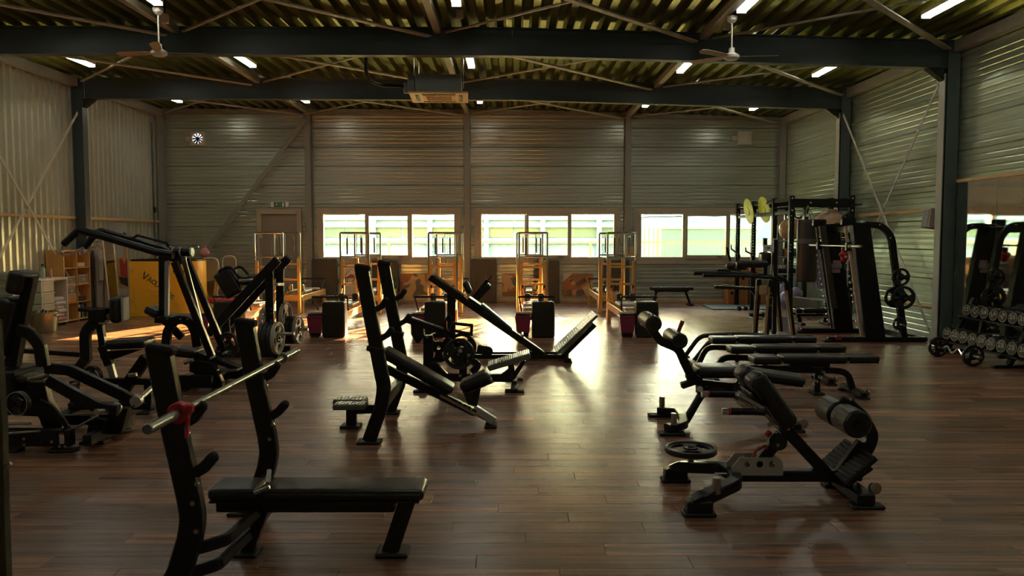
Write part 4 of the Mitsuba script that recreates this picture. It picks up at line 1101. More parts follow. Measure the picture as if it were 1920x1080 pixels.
for dy in (-.13, .15):
    off = 0 if dy < 0 else 0
    a, b = Dc(1005, 868, Y - .13) + [0, dy + .13, 0], Dc(1150, 738, Y - .13) + [0, dy + .13, 0]
    t.p('foot_plate', ribbed(a, b, 0.24, .04, 8), RUBBER)
t.p('foot_plate_hinge', cyl(Dc(1110, 868, Y - .2), Dc(1110, 868, Y + .2), .02), BLACK)
t.p('foot_plate_mount', beam(Dc(1000, 880, Y), Dc(1130, 790, Y), .3, .03), BLACK)
t.p('emblem_badge', boxm(0.09, .03, .004, .001, Dc(440, 862, Y - .12) + [0, 0, .03], None), GREY)
bolts(t, [Dc(980, 888, Y - .045), Dc(715, 705, Y - .065)], .012)
pl = plate([pf[0] + .12, yf, 0.255], [0, 0, 1], .205, .045, 'black weight plate lying flat on the peg of the back extension bench', ring=BLACK, roll=.4)

# ---------------------------------------------------------------- far left: plate loaded machine with padded back
A5 = crop(0, 660, 5.4)
A3 = crop(0, 560, 3.375)
S5 = crop(0, 490, 5.14)
t = Th('leg_press', 'black plate loaded machine with padded backrest and long levers at the left edge', 'exercise machine')
Y = 7.6
R = frame_of(S5(110, 320, Y) - S5(210, 80, Y))
t.p('head_pad', beam(S5(235, 90, Y), S5(195, 310, Y), 0.30, 0.15, 0.04, sub=1), VINYL, 60)
t.p('back_pad', beam(S5(165, 345, Y), S5(20, 900, Y), 0.36, 0.16, 0.05, sub=1), VINYL, 60)
t.p('back_frame', bar(L(S5, Y, [(300, 150), (215, 560), (130, 1000)]), 0.10, 0.10), BLACK)
t.p('back_plate', side(L(S5, Y, [(250, 145), (338, 150), (255, 560), (150, 1010), (60, 1010), (190, 560)]), Y - 0.06, Y + 0.06), BLACK)
t.p('arm_rest', bar(fil(L(S5, Y - .3, [(180, 655), (290, 690), (385, 800), (420, 1010)]), 0.12, 6), 0.07, 0.105), BLACK)
t.p('arm_rest_plate', beam(S5(410, 830, Y - .26), S5(440, 960, Y - .26), 0.05, 0.06), SILVER)
for dy, pts in ((0.0, [(470, 160), (700, 180), (1230, 430), (1390, 520)]), (-0.45, [(490, 280), (700, 400), (1000, 560), (1200, 590)])):
    q = L(A5, Y + dy, pts)
    t.p('lever', bar(fil(q, 0.15), 0.075, 0.10), BLACK)
t.p('sleeve', cyl(A5(1390, 490, Y + .0), A5(1535, 365, Y + .35), 0.028, 16, .004), STEEL)
t.p('sleeve_flange', cyl(A5(1370, 505, Y - .04), A5(1395, 485, Y + .02), 0.055, 16), SILVER)
t.p('sleeve', cyl(A5(970, 608, Y - .62), A5(1105, 602, Y - .45), 0.028, 16, .004), STEEL)
t.p('sleeve_flange', cyl(A5(1160, 570, Y - .42), A5(1175, 580, Y - .40), 0.06, 16), SILVER)
t.p('front_tower', side(L(A5, Y, [(1000, 560), (1320, 560), (1250, 820), (1120, 820), (1060, 700), (1000, 640)]), Y - 0.05, Y + 0.05), BLACK)
t.p('lower_arm', bar(fil(L(A5, Y - .2, [(560, 300), (800, 470), (900, 520)]), .05), 0.07, 0.09), BLACK)
t.p('guide_plate', beam(A5(620, 385, Y - .25), A5(870, 525, Y - .25), 0.03, 0.05), SILVER)
t.p('seat_box', boxm(0.42, 0.5, 0.34, 0.02, A5(60, 330, Y) + [0.02, 0, -.0]), BLACK)
t.p('seat_pad', boxm(0.46, 0.42, 0.09, 0.035, A5(200, 250, Y) + [-.05, 0, 0], None, 1), VINYL, 60)
t.p('main_frame', side(L(A5, Y - .1, [(0, 300), (480, 290), (520, 480), (660, 720), (720, 960), (560, 960), (420, 640), (0, 620)]), Y - .16, Y - .06, .006), BLACK)
t.p('main_frame', side(L(A5, Y + .3, [(0, 300), (480, 290), (520, 480), (660, 720), (720, 900), (560, 900), (420, 640), (0, 620)]), Y + .26, Y + .34, .006), BLACK)
t.p('curved_brace', bar(fil(L(A5, Y - .32, [(400, 500), (520, 560), (640, 690), (700, 800)]), .2), 0.03, 0.05), BLACK)
zb = 0.09
q0, q1 = A5(-120, 900, 7.2), A5(735, 900, 7.2)
t.p('base_rail', beam([q0[0], 7.2, 0.13], [q1[0], 7.2, 0.13], 0.1, 0.15), BLACK)
t.p('base_rail', beam([q0[0], 8.05, 0.1], [A5(1200, 800, 8.0)[0], 8.05, 0.1], 0.08, 0.1), BLACK)
t.p('base_tie', beam([q0[0] + .9, 7.2, 0.1], [q0[0] + .9, 8.05, 0.1], 0.08, 0.1, side=(1, 0, 0)), BLACK)
t.p('base_tie', beam(A5(990, 840, 7.5) * [1, 1, 0] + [0, -.1, .12], A5(990, 840, 7.5) * [1, 1, 0] + [0, .55, .12], 0.08, 0.12, side=(1, 0, 0)), BLACK)
t.p('front_post', bar(L(A5, 7.5, [(1020, 660), (975, 925)]), 0.12, 0.16), BLACK)
for px, py, sx in ((120, 846, .24), (178, 831, .24), (222, 810, .22), (20, 846, .2)):
    f = FL(px, py)
    t.p('foot', boxm(sx, 0.14, 0.028, 0.01, (f[0], f[1], 0.014)), RUBBER)
for a, b in ((240, 880), (242, 942), (520, 912), (600, 958), (658, 958)):
    c = A5(a, b, 7.145)
    t.p('bolt', cyl(c + [0, .03, 0], c, 0.014, 10), STEEL)
t.p('warning_label', boxm(0.045, 0.004, 0.10, 0.001, A5(625, 875, 7.142)), 'mat_labelred')
pr('mat_labelred', proc(lambda p, n, uv: mix((0.45, 0.42, 0.38), (0.35, 0.03, 0.03), smoothstep(0.165, 0.167, p.z))), 0.5)
t.p('peg_bar', cyl(A5(80, 725, 7.1), A5(310, 725, 7.1), 0.012), STEEL)
t.p('peg_bar', cyl(A5(70, 825, 7.12), A5(400, 800, 7.12), 0.012), STEEL)
t.p('tension_rod', cyl(A5(760, 770, 7.3), A5(990, 645, 7.3), 0.010), STEEL)
t.p('plate_axle', cyl(A5(190, 520, 7.0), A5(190, 520, 7.5), 0.026, 14), BLACK)
pl = plate(A5(190, 520, 7.12), [0.18, 1, 0], 0.112, 0.05, 'small black weight plate with pale outline on the machine at the left edge', ring=BLACK, roll=.5)
pl.p('rim_line', orient(lathe([(0.103, -.027), (0.107, -.029), (0.111, -.027), (0.107, -.0255), (0.103, -.027)], 32), A5(190, 520, 7.12), [0.18, 1, 0]), GREY)
# ---------------------------------------------------------------- second machine behind it: curved post with pads
t = Th('hip_machine', 'black machine with curved post, upright pale edged pad and flat seat pad, left side', 'exercise machine')
Y = 8.9
t.p('curved_post', bar(fil(L(A3, Y, [(545, 390), (540, 220), (575, 165), (650, 140)]), 0.18, 6), 0.075, 0.11), BLACK)
t.p('head', side(L(A3, Y, [(575, 65), (690, 60), (680, 145), (580, 150)]), Y - .08, Y + .08, .008), BLACK)
t.p('head_bracket', boxm(0.10, 0.12, 0.05, 0.006, A3(665, 145, Y)), SILVER)
t.p('cross_rod', cyl(A3(500, 68, Y), A3(730, 72, Y), 0.026), BLACK)
t.p('knee_pad', boxm(0.13, 0.30, 0.29, 0.05, A3(748, 66, Y), trimesh.transformations.rotation_matrix(0.2, [0, 0, 1])[:3, :3], 1), VINYL, 60)
t.p('knee_pad_face', boxm(0.03, 0.26, 0.26, 0.014, A3(792, 66, Y), trimesh.transformations.rotation_matrix(0.2, [0, 0, 1])[:3, :3], 1), 'mat_greypad')
pr('mat_greypad', (0.30, 0.28, 0.24), 0.5)
t.p('round_knob', cyl(A3(693, 113, Y - .06), A3(693, 113, Y + .02), 0.034, 18, .006), 'mat_brownknob')
pr('mat_brownknob', (0.30, 0.13, 0.04), 0.4)
t.p('seat_post', beam(A3(635, 170, Y), A3(665, 380, Y), 0.07, 0.07), BLACK)
t.p('slide_rail', beam(A3(640, 225, Y), A3(722, 505, Y), 0.06, 0.07), SILVER)
t.p('slide_cover', beam(A3(650, 300, Y), A3(695, 420, Y), 0.08, 0.09), BLACK)
t.p('seat_pad', beam(A3(705, 285, Y), A3(950, 275, Y), 0.34, 0.10, 0.035, sub=1), VINYL, 60)
t.p('seat_support', side(L(A3, Y, [(680, 330), (900, 320), (720, 385)]), Y - .04, Y + .04), BLACK)
t.p('diagonal_beam', beam(A3(930, 370, Y), A3(760, 610, Y), 0.10, 0.12), BLACK)
t.p('lower_arm', beam(A3(545, 380, Y), A3(470, 480, Y), 0.08, 0.10), BLACK)
t.p('long_rail', beam(A3(0, 420, Y), A3(480, 430, Y), 0.06, 0.06), BLACK)
t.p('long_rail', beam(A3(150, 330, Y + .6), A3(520, 355, Y + .6), 0.055, 0.055), BLACK)
t.p('floor_rail', beam(A3(600, 520, Y)*[1,1,1], A3(960, 525, Y), 0.07, 0.07), BLACK)
t.p('crank_bracket', boxm(.05, .1, .05, .006, A3(480, 545, Y - .3)), STEEL)
t.p('base', beam([A3(440, 600, Y)[0], Y, 0.06], [A3(960, 600, Y)[0], Y, 0.06], 0.09, 0.08), BLACK)
for px in (470, 780, 940):
    t.p('base_post', bar([A3(px, 520, Y), [A3(px, 520, Y)[0], Y, 0.08]], .08, .08), BLACK)
for px in (450, 950): foot(t, A3(px, 600, Y)[0], Y, 0.14, 0.42)
t.p('plate_axle', cyl(A3(590, 490, Y - .2), A3(590, 490, Y + .1), .025), STEEL)
t.p('stub_peg', cyl(A3(815, 485, Y - .1), A3(865, 478, Y - .1), .024), STEEL)
plate(A3(588, 490, Y - .12), [0.25, 1, 0], 0.118, .05, 'black weight plate on the lower arm of the curved post machine', ring=STEEL, roll=.9)

# ---------------------------------------------------------------- iso lateral machine with long overhead arms
G = crop(230, 400, 3.857)
H4 = crop(0, 360, 4)
G5 = crop(260, 540, 4.909)
t = Th('pulldown_machine', 'tall black pulldown machine with two long padded overhead arms and chrome loop handles', 'exercise machine')
Y = 10.4
ya, yb = Y - 0.28, Y + 0.28
arms = [(Y - .30, [(1300, 468), (1180, 452), (720, 318), (590, 285), (475, 395)]), (Y + .30, [(1320, 440), (1200, 420), (740, 292), (700, 335), (635, 415)])]
for yy, pts in arms:
    q = L(H4, yy, pts)
    t.p('overhead_arm', tube(fil(q[:4], 0.1), 0.05, n=12), BLACK)
    k = t.p('arm_grip', cyl(q[3], q[4], 0.042, 14, .006), RUBBER)
t.p('loop_handle', tube(fil(L(H4, Y - .30, [(475, 395), (455, 430), (455, 455), (480, 475), (510, 472), (625, 420)]), .03), 0.017), CHROME)
t.p('loop_handle', tube(fil(L(H4, Y + .30, [(635, 415), (595, 450), (600, 475), (660, 440), (700, 408)]), .02), 0.015), CHROME)
t.p('top_bracket', cat(tube(fil(L(H4, Y, [(1000, 345), (1030, 325), (1250, 380), (1265, 410)]), .04), 0.018)), BLACK)
t.p('top_rail', beam(H4(760, 295, Y), H4(1200, 425, Y), 0.05, 0.05), BLACK)
t.p('pivot_tube', cyl(H4(1280, 448, Y - .1) , H4(1440, 450, Y - .1), 0.055, 18, .006), BLACK)
for a in (1305, 1360, 1438): t.p('pivot_ring', cyl(H4(a - 6, 450, Y - .1), H4(a + 6, 450, Y - .1), 0.062, 18), SILVER)
t.p('pivot_peg', cat(beam(H4(1360, 425, Y), H4(1490, 410, Y), .03, .03)), CHROME)
for a in (1310, 1400): t.p('stop_pin', cyl(H4(a, 470, Y - .05), H4(a - 8, 500, Y - .05), .012), CHROME)
t.p('head_gusset', side(L(G, Y, [(270, 230), (390, 280), (470, 300), (420, 370), (300, 320)]), Y - .06, Y + .06), BLACK)
t.p('main_post', bar(L(G, Y, [(298, 300), (300, 760)]), 0.09, 0.11), BLACK)
t.p('post_plate', beam(G(322, 345, Y - .05), G(320, 745, Y - .05), 0.06, 0.05, side=(0, 1, 0)), SILVER)
for dy, a, b in ((-.22, (375, 350), (645, 1035)), (.22, (462, 330), (738, 1000))):
    t.p('slanted_post', beam(G(*a, Y + dy), G(*b, Y + dy), 0.07, 0.085), BLACK)
    t.p('post_foot_cap', cyl(G(*b, Y + dy), G(b[0] + 8, b[1] + 12, Y + dy), .04), SILVER)
t.p('weight_horn', beam(G(430, 285, Y - .1), G(600, 935, Y - .1), 0.03, 0.06), STEEL)
t.p('horizontal_tie', beam(G(290, 757, Y), G(510, 762, Y), 0.5, 0.08), BLACK)
bolts(t, [G(325, 762, Y - .26), G(470, 764, Y - .26), G(420, 764, Y - .26)], .014)
for xx, s in ((330, 1), (480, -1)):
    t.p('curved_leg', bar(fil(L(G5, Y - .2, [(250, 540), (265, 400), (330, 300), (400, 290)] if s == 1 else [(540, 540), (520, 400), (470, 310), (400, 290)]), .15, 6), 0.06, 0.11), BLACK)
t.p('chest_pad', beam(G(190, 685, Y), G(280, 735, Y), 0.30, 0.10, 0.035, sub=1), VINYL, 60)
t.p('chest_pad_arm', beam(G(270, 740, Y), G(430, 900, Y), 0.06, 0.09), BLACK)
t.p('seat_pad', beam(G5(350, 560, Y), G5(560, 590, Y), 0.34, 0.08, 0.03, sub=1), VINYL, 60)
t.p('seat_frame', side(L(G5, Y, [(180, 540), (560, 580), (940, 720), (900, 740), (600, 650), (200, 600)]), Y - .1, Y + .1), BLACK)
t.p('crank', side(L(G5, Y - .15, [(480, 650), (700, 690), (780, 860), (780, 980), (690, 980), (680, 860), (480, 760)]), Y - .2, Y - .1), BLACK)
t.p('peg', cyl(G5(420, 690, Y - .3), G5(500, 660, Y - .3), .026), STEEL)
t.p('base_rail', beam([G5(370, 860, Y)[0], Y - .3, .12], [G5(760, 860, Y)[0], Y - .3, .12], .09, .16), BLACK)
t.p('base_rail', beam([G5(370, 860, Y)[0], Y + .4, .1], [G5(1000, 860, Y)[0], Y + .4, .1], .09, .14), BLACK)
t.p('base_tie', beam([G5(480, 860, Y)[0], Y - .3, .1], [G5(480, 860, Y)[0], Y + .4, .1], .09, .14, side=(1, 0, 0)), BLACK)
t.p('base_tie', beam([G5(730, 860, Y)[0], Y - .3, .1], [G5(730, 860, Y)[0], Y + .4, .1], .09, .14, side=(1, 0, 0)), BLACK)
for a, yy in ((765, Y - .3), (990, Y + .4), (380, Y - .3), (380, Y + .4)):
    t.p('foot', boxm(.22, .13, .028, .01, (G5(a, 950, yy)[0], yy, .014)), RUBBER)
t.p('footrest', beam(G5(650, 760, Y), G5(940, 740, Y), .3, .03), RIBBED)
plate(G5(830, 520, Y + .34), [0.5, 1, 0], .17, .05, 'black weight plate low behind the slanted posts of the pulldown machine', ring=BLACK)

# ---------------------------------------------------------------- hack squat with plates
t = Th('hack_squat', 'black hack squat machine with sloping rails, padded carriage and stacked weight plates', 'exercise machine')
Y = 13.1
K2 = crop(280, 420, 4.91)
for dy, a, b in ((-.30, (540, 1010), (1185, 325)), (.30, (640, 1010), (1285, 310))):
    t.p('rail', beam(K2(*a, Y + dy), K2(*b, Y + dy), 0.075, 0.14, .01), BLACK)
    t.p('guide_rod', beam(K2(a[0] + 110, a[1] - 60, Y + dy), K2(b[0] - 140, b[1] + 190, Y + dy), 0.04, .03), STEEL)
for dy, a, b in ((-.30, (1105, 410), (1112, 1060)), (.30, (1203, 400), (1210, 1150))):
    q = L(K2, Y + dy, [a, b])
    q[1][2] = .05
    t.p('upright', bar(q, .085, .125), BLACK)
    bolts(t, [K2(a[0] + 18, y_, Y + dy - .05) for y_ in (785, 820, 885)], .013)
t.p('upright_tie', beam(K2(1145, 555, Y), K2(1205, 555, Y + .25), .05, .14, side=(0, 0, 1)), SILVER)
t.p('carriage', beam(K2(830, 520, Y), K2(960, 520, Y), .5, .06), BLACK)
t.p('carriage_rod', cyl(K2(825, 520, Y - .3), K2(965, 515, Y - .3), .025), CHROME)
t.p('roller_housing', boxm(.16, .6, .16, .03, K2(930, 510, Y)), BLACK)
for dy in (-.2, .16):
    t.p('shoulder_pad', beam(K2(670, 430, Y + dy), K2(800, 655, Y + dy), .20, .30, .05, sub=1), VINYL, 60)
    o = 0 if dy < 0 else 105
    t.p('grab_handle', tube(fil(L(K2, Y + dy - .1, [(640 + o, 450), (650 + o, 425), (715 + o, 395), (750 + o, 400), (835 + o, 500)]), .06), .022), BLACK)
t.p('foot_plate', beam(K2(600, 985, Y), K2(740, 985, Y + .1), .7, .04), RIBBED)
t.p('front_panel', side(L(K2, Y, [(725, 900), (790, 850), (800, 1000), (725, 1000)]), Y - .3, Y - .24), BLACK)
x0 = K2(560, 1080, Y)[0]
x1 = K2(1250, 1080, Y)[0]
for dy in (-.3, .3):
    t.p('base_rail', beam([x0, Y + dy, .07], [x1, Y + dy, .07], .08, .1), BLACK)
for x in (x0, x1):
    t.p('cross_foot', boxm(.1, .9, .05, .01, (x, Y, .028)), RUBBER)
for a, yy in ((1160, Y - .45), (1300, Y + .45)):
    q = K2(a, 1010 if a < 1200 else 970, yy)
    t.p('storage_horn', cyl([q[0] - .12, yy, q[2]], [q[0] + .30, yy, q[2]], .026), STEEL)
ca, cb = K2(1180, 1050, Y - .45), K2(1372, 975, Y + .45)
for i, (c, yy, r) in enumerate(((ca, Y - .45, .26), (cb, Y + .45, .24))):
    for j in range(4):
        plate([c[0] - .068 * j, yy, c[2]], [1, -.08, 0], r, .06, ('outermost' if j == 0 else ['second', 'third', 'innermost'][j - 1]) + (' weight plate of the stack on the near side of the hack squat' if i == 0 else ' weight plate of the stack on the far right side of the hack squat'), 'weight plates on the hack squat', mat='mat_plate_pale' if j == 0 else PLATE, ring=BLACK, roll=.3, n=4)
pr('mat_plate_pale', (0.34, 0.31, 0.24), 0.35)
for i, (a, b, dy) in enumerate(((1075, 900, -.1), (1255, 860, .35))):
    plate(K2(a, b, Y + dy), [1, -.1, 0], .26, .06, ['large weight plate behind the near upright of the hack squat', 'large weight plate behind the far upright of the hack squat'][i], 'weight plates on the hack squat', mat='mat_plate_pale', ring=BLACK)
# blurred dark post at the left edge
t = Th('cable_post', 'dark blurred machine post at the extreme left edge of the foreground', 'post')
t.p('post', bar(fil([W(-14, 600, 3.0), W(-2, 800, 3.0), W(1, 950, 3.0), [W(1, 1000, 3.0)[0], 3.0, 0.02]], .4, 6), .05, .05), 'mat_olive')
pr('mat_olive', (0.03, 0.03, 0.015), 0.4)
t.p('pin', cyl(W(8, 876, 3.0), W(20, 868, 3.0), .008, 8), CHROME)
t.p('foot', boxm(.16, .2, .02, .006, (W(1, 1000, 3.0)[0], 3.0, .01)), RUBBER)

# ---------------------------------------------------------------- pilates reformers with towers
def reformer(label):
    """tower end at the origin, the bed runs to -y"""
    t = Th('reformer', label, 'pilates reformer', 'wooden pilates reformers with towers')
    Ln, w, zt = 2.62, 0.31, 0.46
    for s in (-1, 1):
        t.p('side_rail', boxm(0.05, Ln, 0.15, 0.006, (s * w, -Ln / 2, zt - .075)), MAPLE)
        for y in (-.10, -Ln + .08):
            t.p('leg', boxm(0.075, 0.13, zt - .14, 0.006, (s * w, y, (zt - .14) / 2)), MAPLE)
        t.p('track', boxm(0.02, Ln - .2, 0.02, .003, (s * (w - .05), -Ln / 2, zt - .06)), SILVER)
        t.p('ladder_post', boxm(0.065, 0.05, 1.42, 0.006, (s * .275, 0.08, .71)), MAPLE)
        t.p('chrome_post', cyl([s * .325, 0.10, 0.02], [s * .325, 0.10, 2.05], 0.022, 10), CHROME)
        for z in (.12, .3, 1.38):
            t.p('hinge', cyl([s * .325, .10, z], [s * .325, .10, z + .09], .025, 10), CHROME)
        t.p('riser', beam([s * .25, -.06, zt], [s * .25, -.02, zt + .36], .07, .05, side=(1, 0, 0)), MAPLE)
        t.p('riser_brace', beam([s * .25, -.36, zt], [s * .25, -.04, zt + .25], .03, .04, side=(1, 0, 0)), MAPLE)
        t.p('pulley', cyl([s * .25 - .02, -.05, zt + .36], [s * .25 + .02, -.05, zt + .36], .035, 14), BLACK)
        t.p('rope', tube(fil([[s * .25, -.07, zt + .34], [s * .2, -.55, zt + .14], [s * .18, -.75, zt + .1]], .1), .007, n=6), 'mat_rope')
        t.p('shoulder_block', boxm(.13, .10, .17, .03, (s * .15, -.66, zt + .16), None, 1), VINYL, 60)
        t.p('footbar_leg', beam([s * .30, -Ln + .5, zt - .02], [s * .345, -Ln + .16, .76], .028, .028), BLACK)
        t.p('hanging_spring', cyl([s * .17, .10, 1.93], [s * .17, .10, 1.56], .018, 8), DARKGREY)
        t.p('spring_hook', tube([[s * .17 + .02 * math.cos(a), .10, 1.965 + .03 * math.sin(a)] for a in np.arange(8) * math.pi / 4], .005, n=5, closed=True), CHROME)
    for y in (-.025, -Ln + .025):
        t.p('end_board', boxm(2 * w, .05, .15, .006, (0, y, zt - .075)), MAPLE)
    t.p('platform', boxm(2 * w - .1, .32, .03, .006, (0, -Ln + .2, zt - .0)), MAPLE)
    t.p('carriage_pad', boxm(2 * w - .12, .75, .07, .025, (0, -1.06, zt + .045), None, 1), 'mat_palepad', 60)
    t.p('head_rest', boxm(.26, .26, .06, .02, (0, -.52, zt + .06), None, 1), VINYL, 60)
    t.p('footbar', tube(fil([[-.345, -Ln + .16, .74], [-.345, -Ln + .16, .765], [.345, -Ln + .16, .765], [.345, -Ln + .16, .74]], .03), .022), BLACK)
    t.p('jump_pad', boxm(.5, .34, .05, .02, (0, -Ln + .5, zt + .04), None, 1), 'mat_palepad', 60)
    for z in (.87, 1.27):
        t.p('rung', boxm(.5, .04, .05, .006, (0, .08, z)), MAPLE)
    for z, r in ((2.05, .024), (1.50, .017)):
        t.p('chrome_bar', cyl([-.325, .10, z], [.325, .10, z], r, 10), CHROME)
    t.p('chain', cyl([.05, .10, 2.04], [.05, .10, 1.2], .006, 6), CHROME)
    for k in range(3):
        t.p('spring', cyl([-.12 + .12 * k, -Ln + .35, zt - .07], [-.12 + .12 * k, -Ln + 1.4, zt - .07], .014, 8), STEEL)
    return t
pr('mat_palepad', (0.46, 0.44, 0.36), 0.45)
pr('mat_rope', (0.40, 0.05, 0.05), 0.7)
TX = [W((476 + 528) / 2, 500, 18.4)[0], W((637 + 690) / 2, 500, 18.4)[0], W((803 + 856) / 2, 500, 18.4)[0], W((973 + 1027) / 2, 500, 18.4)[0], W((1140 + 1193) / 2, 500, 18.4)[0]]
FXX = [W((517 + 565) / 2, 500, 20.5)[0], W((667 + 715) / 2, 500, 20.5)[0], W((819 + 868) / 2, 500, 20.5)[0], W((969 + 1017) / 2, 500, 20.5)[0], W((1122 + 1171) / 2, 500, 20.5)[0]]
_nm = ['leftmost', 'second from the left', 'middle', 'second from the right', 'rightmost']
proto = reformer(f'{_nm[0]} wooden reformer of the near row, with tower and foot bar')
M0 = T().translate([TX[0], 18.4, 0])
far = [proto.copy(T().translate([FXX[i], 20.5, 0]).rotate([0, 0, 1], 180), f'{_nm[i]} wooden reformer of the back row, its tower behind the near one', skip=('rope',)) for i in range(5)]
near = [proto] + [proto.copy(T().translate([TX[i], 18.4, 0]), f'{_nm[i]} wooden reformer of the near row, with tower and foot bar') for i in range(1, 5)]
proto.move(M0)
BX = [(401, 440), (604, 646), (796, 835), (997.5, 1039), (1192, 1234)]
NX = [(376, 392), (576, 604), (769, 796), (966, 995), (1162, 1191)]
for i in range(5):
    Yb = 15.5
    a, b = W(BX[i][0], 600, Yb)[0], W(BX[i][1], 600, Yb)[0]
    t = Th('sitting_box', f'black upholstered box standing on end in front of the {_nm[i]} near reformer', 'box', 'black boxes in front of the reformers')
    t.p('body', boxm(b - a, .27, .70, .03, ((a + b) / 2, Yb + .1, .35), None, 1), VINYL, 60)
    t.p('sunlit_side', boxm(.012, .22, .64, .005, (b + .004, Yb + .1, .35)), 'mat_palepad')  # pale sheet puts sunlight on the right side into the colour
    a, b = W(NX[i][0], 600, Yb)[0], W(NX[i][1], 600, Yb)[0]
    t = Th('storage_bin', f'burgundy tapered bin in front of the {_nm[i]} near reformer', 'bin', 'burgundy bins in front of the reformers')
    c = (a + b) / 2
    w_ = b - a
    base = np.array([[sx * (w_ / 2 - (0.03 if z < .2 else 0)), sy * (.15 - (.02 if z < .2 else 0)), z] for z in (.09, .40) for sx in (-1, 1) for sy in (-1, 1)])
    t.p('tub', hull(base + [c, Yb + .12, 0]), BURG, False)
    t.p('rim', boxm(w_ + .02, .33, .025, .008, (c, Yb + .12, .41)), BURG)
    t.p('lid', boxm(w_ - .02, .28, .05, .015, (c, Yb + .12, .445)), MATB)
    t.p('base', boxm(w_ - .08, .22, .07, .01, (c, Yb + .12, .055)), BLACK)
    for s in (-1, 1):
        t.p('caster', cyl([c + s * (w_ / 2 - .08) - .012, Yb + .02, .022], [c + s * (w_ / 2 - .08) + .012, Yb + .02, .022], .022, 10), BLACK)
# mats leaning at the back wall, posters under the windows
for i, (a, b, top) in enumerate([(584, 632, 486), (697, 746, 488), (883, 931, 486), (1001, 1049, 488), (1132, 1180, 488)]):
    Yb = 23.62
    xa, xb = W(a, 500, Yb)[0], W(b, 500, Yb)[0]
    zt = W(960, top, Yb)[2]
    t = Th('exercise_mat', 'black folding exercise mat standing against the back wall, ' + ['left of the sign', 'behind the second tower from the left', 'under the middle column', 'behind the second tower from the right', 'behind the rightmost tower'][i], 'exercise mat', 'mats along the back wall')
    R = trimesh.transformations.rotation_matrix(-0.05, [1, 0, 0])[:3, :3]
    for k in range(2):
        t.p('panel', boxm(xb - xa, .045, zt, .015, ((xa + xb) / 2, Yb + .05 * k, zt / 2 + .005), R), MATB)
def poster(name, label, a, b, y0, y1, bg, shapes, cat_='poster'):
    """shapes: (colour, points in 0..1 of the sheet, y down)"""
    Yb = 23.93
    p0, p1 = W(a, y1, Yb), W(b, y0, Yb)
    w_, h_ = p1[0] - p0[0], p1[2] - p0[2]
    t = Th(name, label, cat_)
    t.p('sheet', boxm(w_, .02, h_, .002, ((p0[0] + p1[0]) / 2, Yb, (p0[2] + p1[2]) / 2)), bg)
    for i, (m, pts) in enumerate(shapes):
        g = Polygon([(x * w_, (1 - y) * h_) for x, y in pts]).buffer(0).intersection(sbox(0.003, 0.003, w_ - .003, h_ - .003))
        for q in getattr(g, 'geoms', [g]):
            if q.area > 1e-5: t.p('print', flat_y(prism(q, 0.0015), p0[0], Yb - .0105 - .0012 * i, p0[2]), m, False)
    return t, p0, w_, h_
for nme, c in dict(p_gold=(.60, .38, .10), p_skin=(.62, .36, .17), p_dark=(.05, .045, .035), p_rust=(.42, .14, .04), p_brown=(.22, .10, .04), p_cream=(.70, .62, .48), p_navy=(.05, .06, .09), p_red=(.50, .05, .03)).items():
    pr(nme, c, .5)
poster('wall_poster', 'photo poster of a person in dark clothes exercising, between the second and third towers', 750, 806, 513, 556, 'p_gold', [
    ('p_rust', [(0, 0), (.45, 0), (.2, .5), (0, .6)]), ('p_brown', [(0, .35), (.38, .42), (.3, .6), (0, .75)]), ('p_skin', [(.1, .95), (.5, .55), (.62, .62), (.3, 1)]),
    ('p_dark', [(.5, .28), (.66, .22), (.8, .5), (.78, .72), (.95, .92), (.4, .98), (.55, .68)]), ('p_skin', [(.40, .06), (.56, .04), (.62, .22), (.50, .34), (.43, .24)]), ('p_brown', [(.40, .03), (.54, .0), (.62, .12), (.50, .12)]),
    ('p_skin', [(.1, .42), (.5, .28), (.52, .38), (.14, .52)]), ('p_rust', [(.82, .0), (1, 0), (1, .5), (.84, .3)]), ('p_skin', [(.7, .3), (.98, .6), (.94, .7), (.68, .42)])])
poster('wall_poster', 'photo poster in orange tones half hidden behind the second tower from the right', 942, 972, 513, 556, 'p_rust', [
    ('p_skin', [(0, 0), (.6, .1), (.9, .5), (.5, .7), (0, .4)]), ('p_dark', [(.5, .2), (1, .1), (1, .6), (.7, .5)]), ('p_brown', [(0, .8), (1, .75), (1, 1), (0, 1)]), ('p_gold', [(.1, .45), (.4, .5), (.3, .8), (0, .8)])])
poster('wall_poster', 'photo poster of people lying on reformers, left of the rightmost tower', 1056, 1112, 513, 556, 'p_rust', [
    ('p_cream', [(0, 0), (.3, 0), (0, .35)]), ('p_brown', [(.2, .1), (.9, 0), (.6, .3), (.3, .35)]), ('p_dark', [(.38, .45), (.72, .18), (.8, .34), (.5, .60)]), ('p_skin', [(.22, .36), (.34, .28), (.42, .44), (.3, .52)]), ('p_dark', [(.2, .32), (.3, .24), (.34, .3), (.24, .4)]),
    ('p_dark', [(.1, .75), (.28, .68), (.34, .9), (.2, 1), (.08, .92)]), ('p_skin', [(.28, .74), (.44, .7), (.46, .9), (.32, .92)]), ('p_navy', [(.42, .78), (.66, .62), (.74, .9), (.46, 1)]), ('p_gold', [(.7, .55), (1, .3), (1, .7), (.75, .85)]), ('p_skin', [(.62, .62), (.74, .56), (.9, .95), (.8, 1)])])
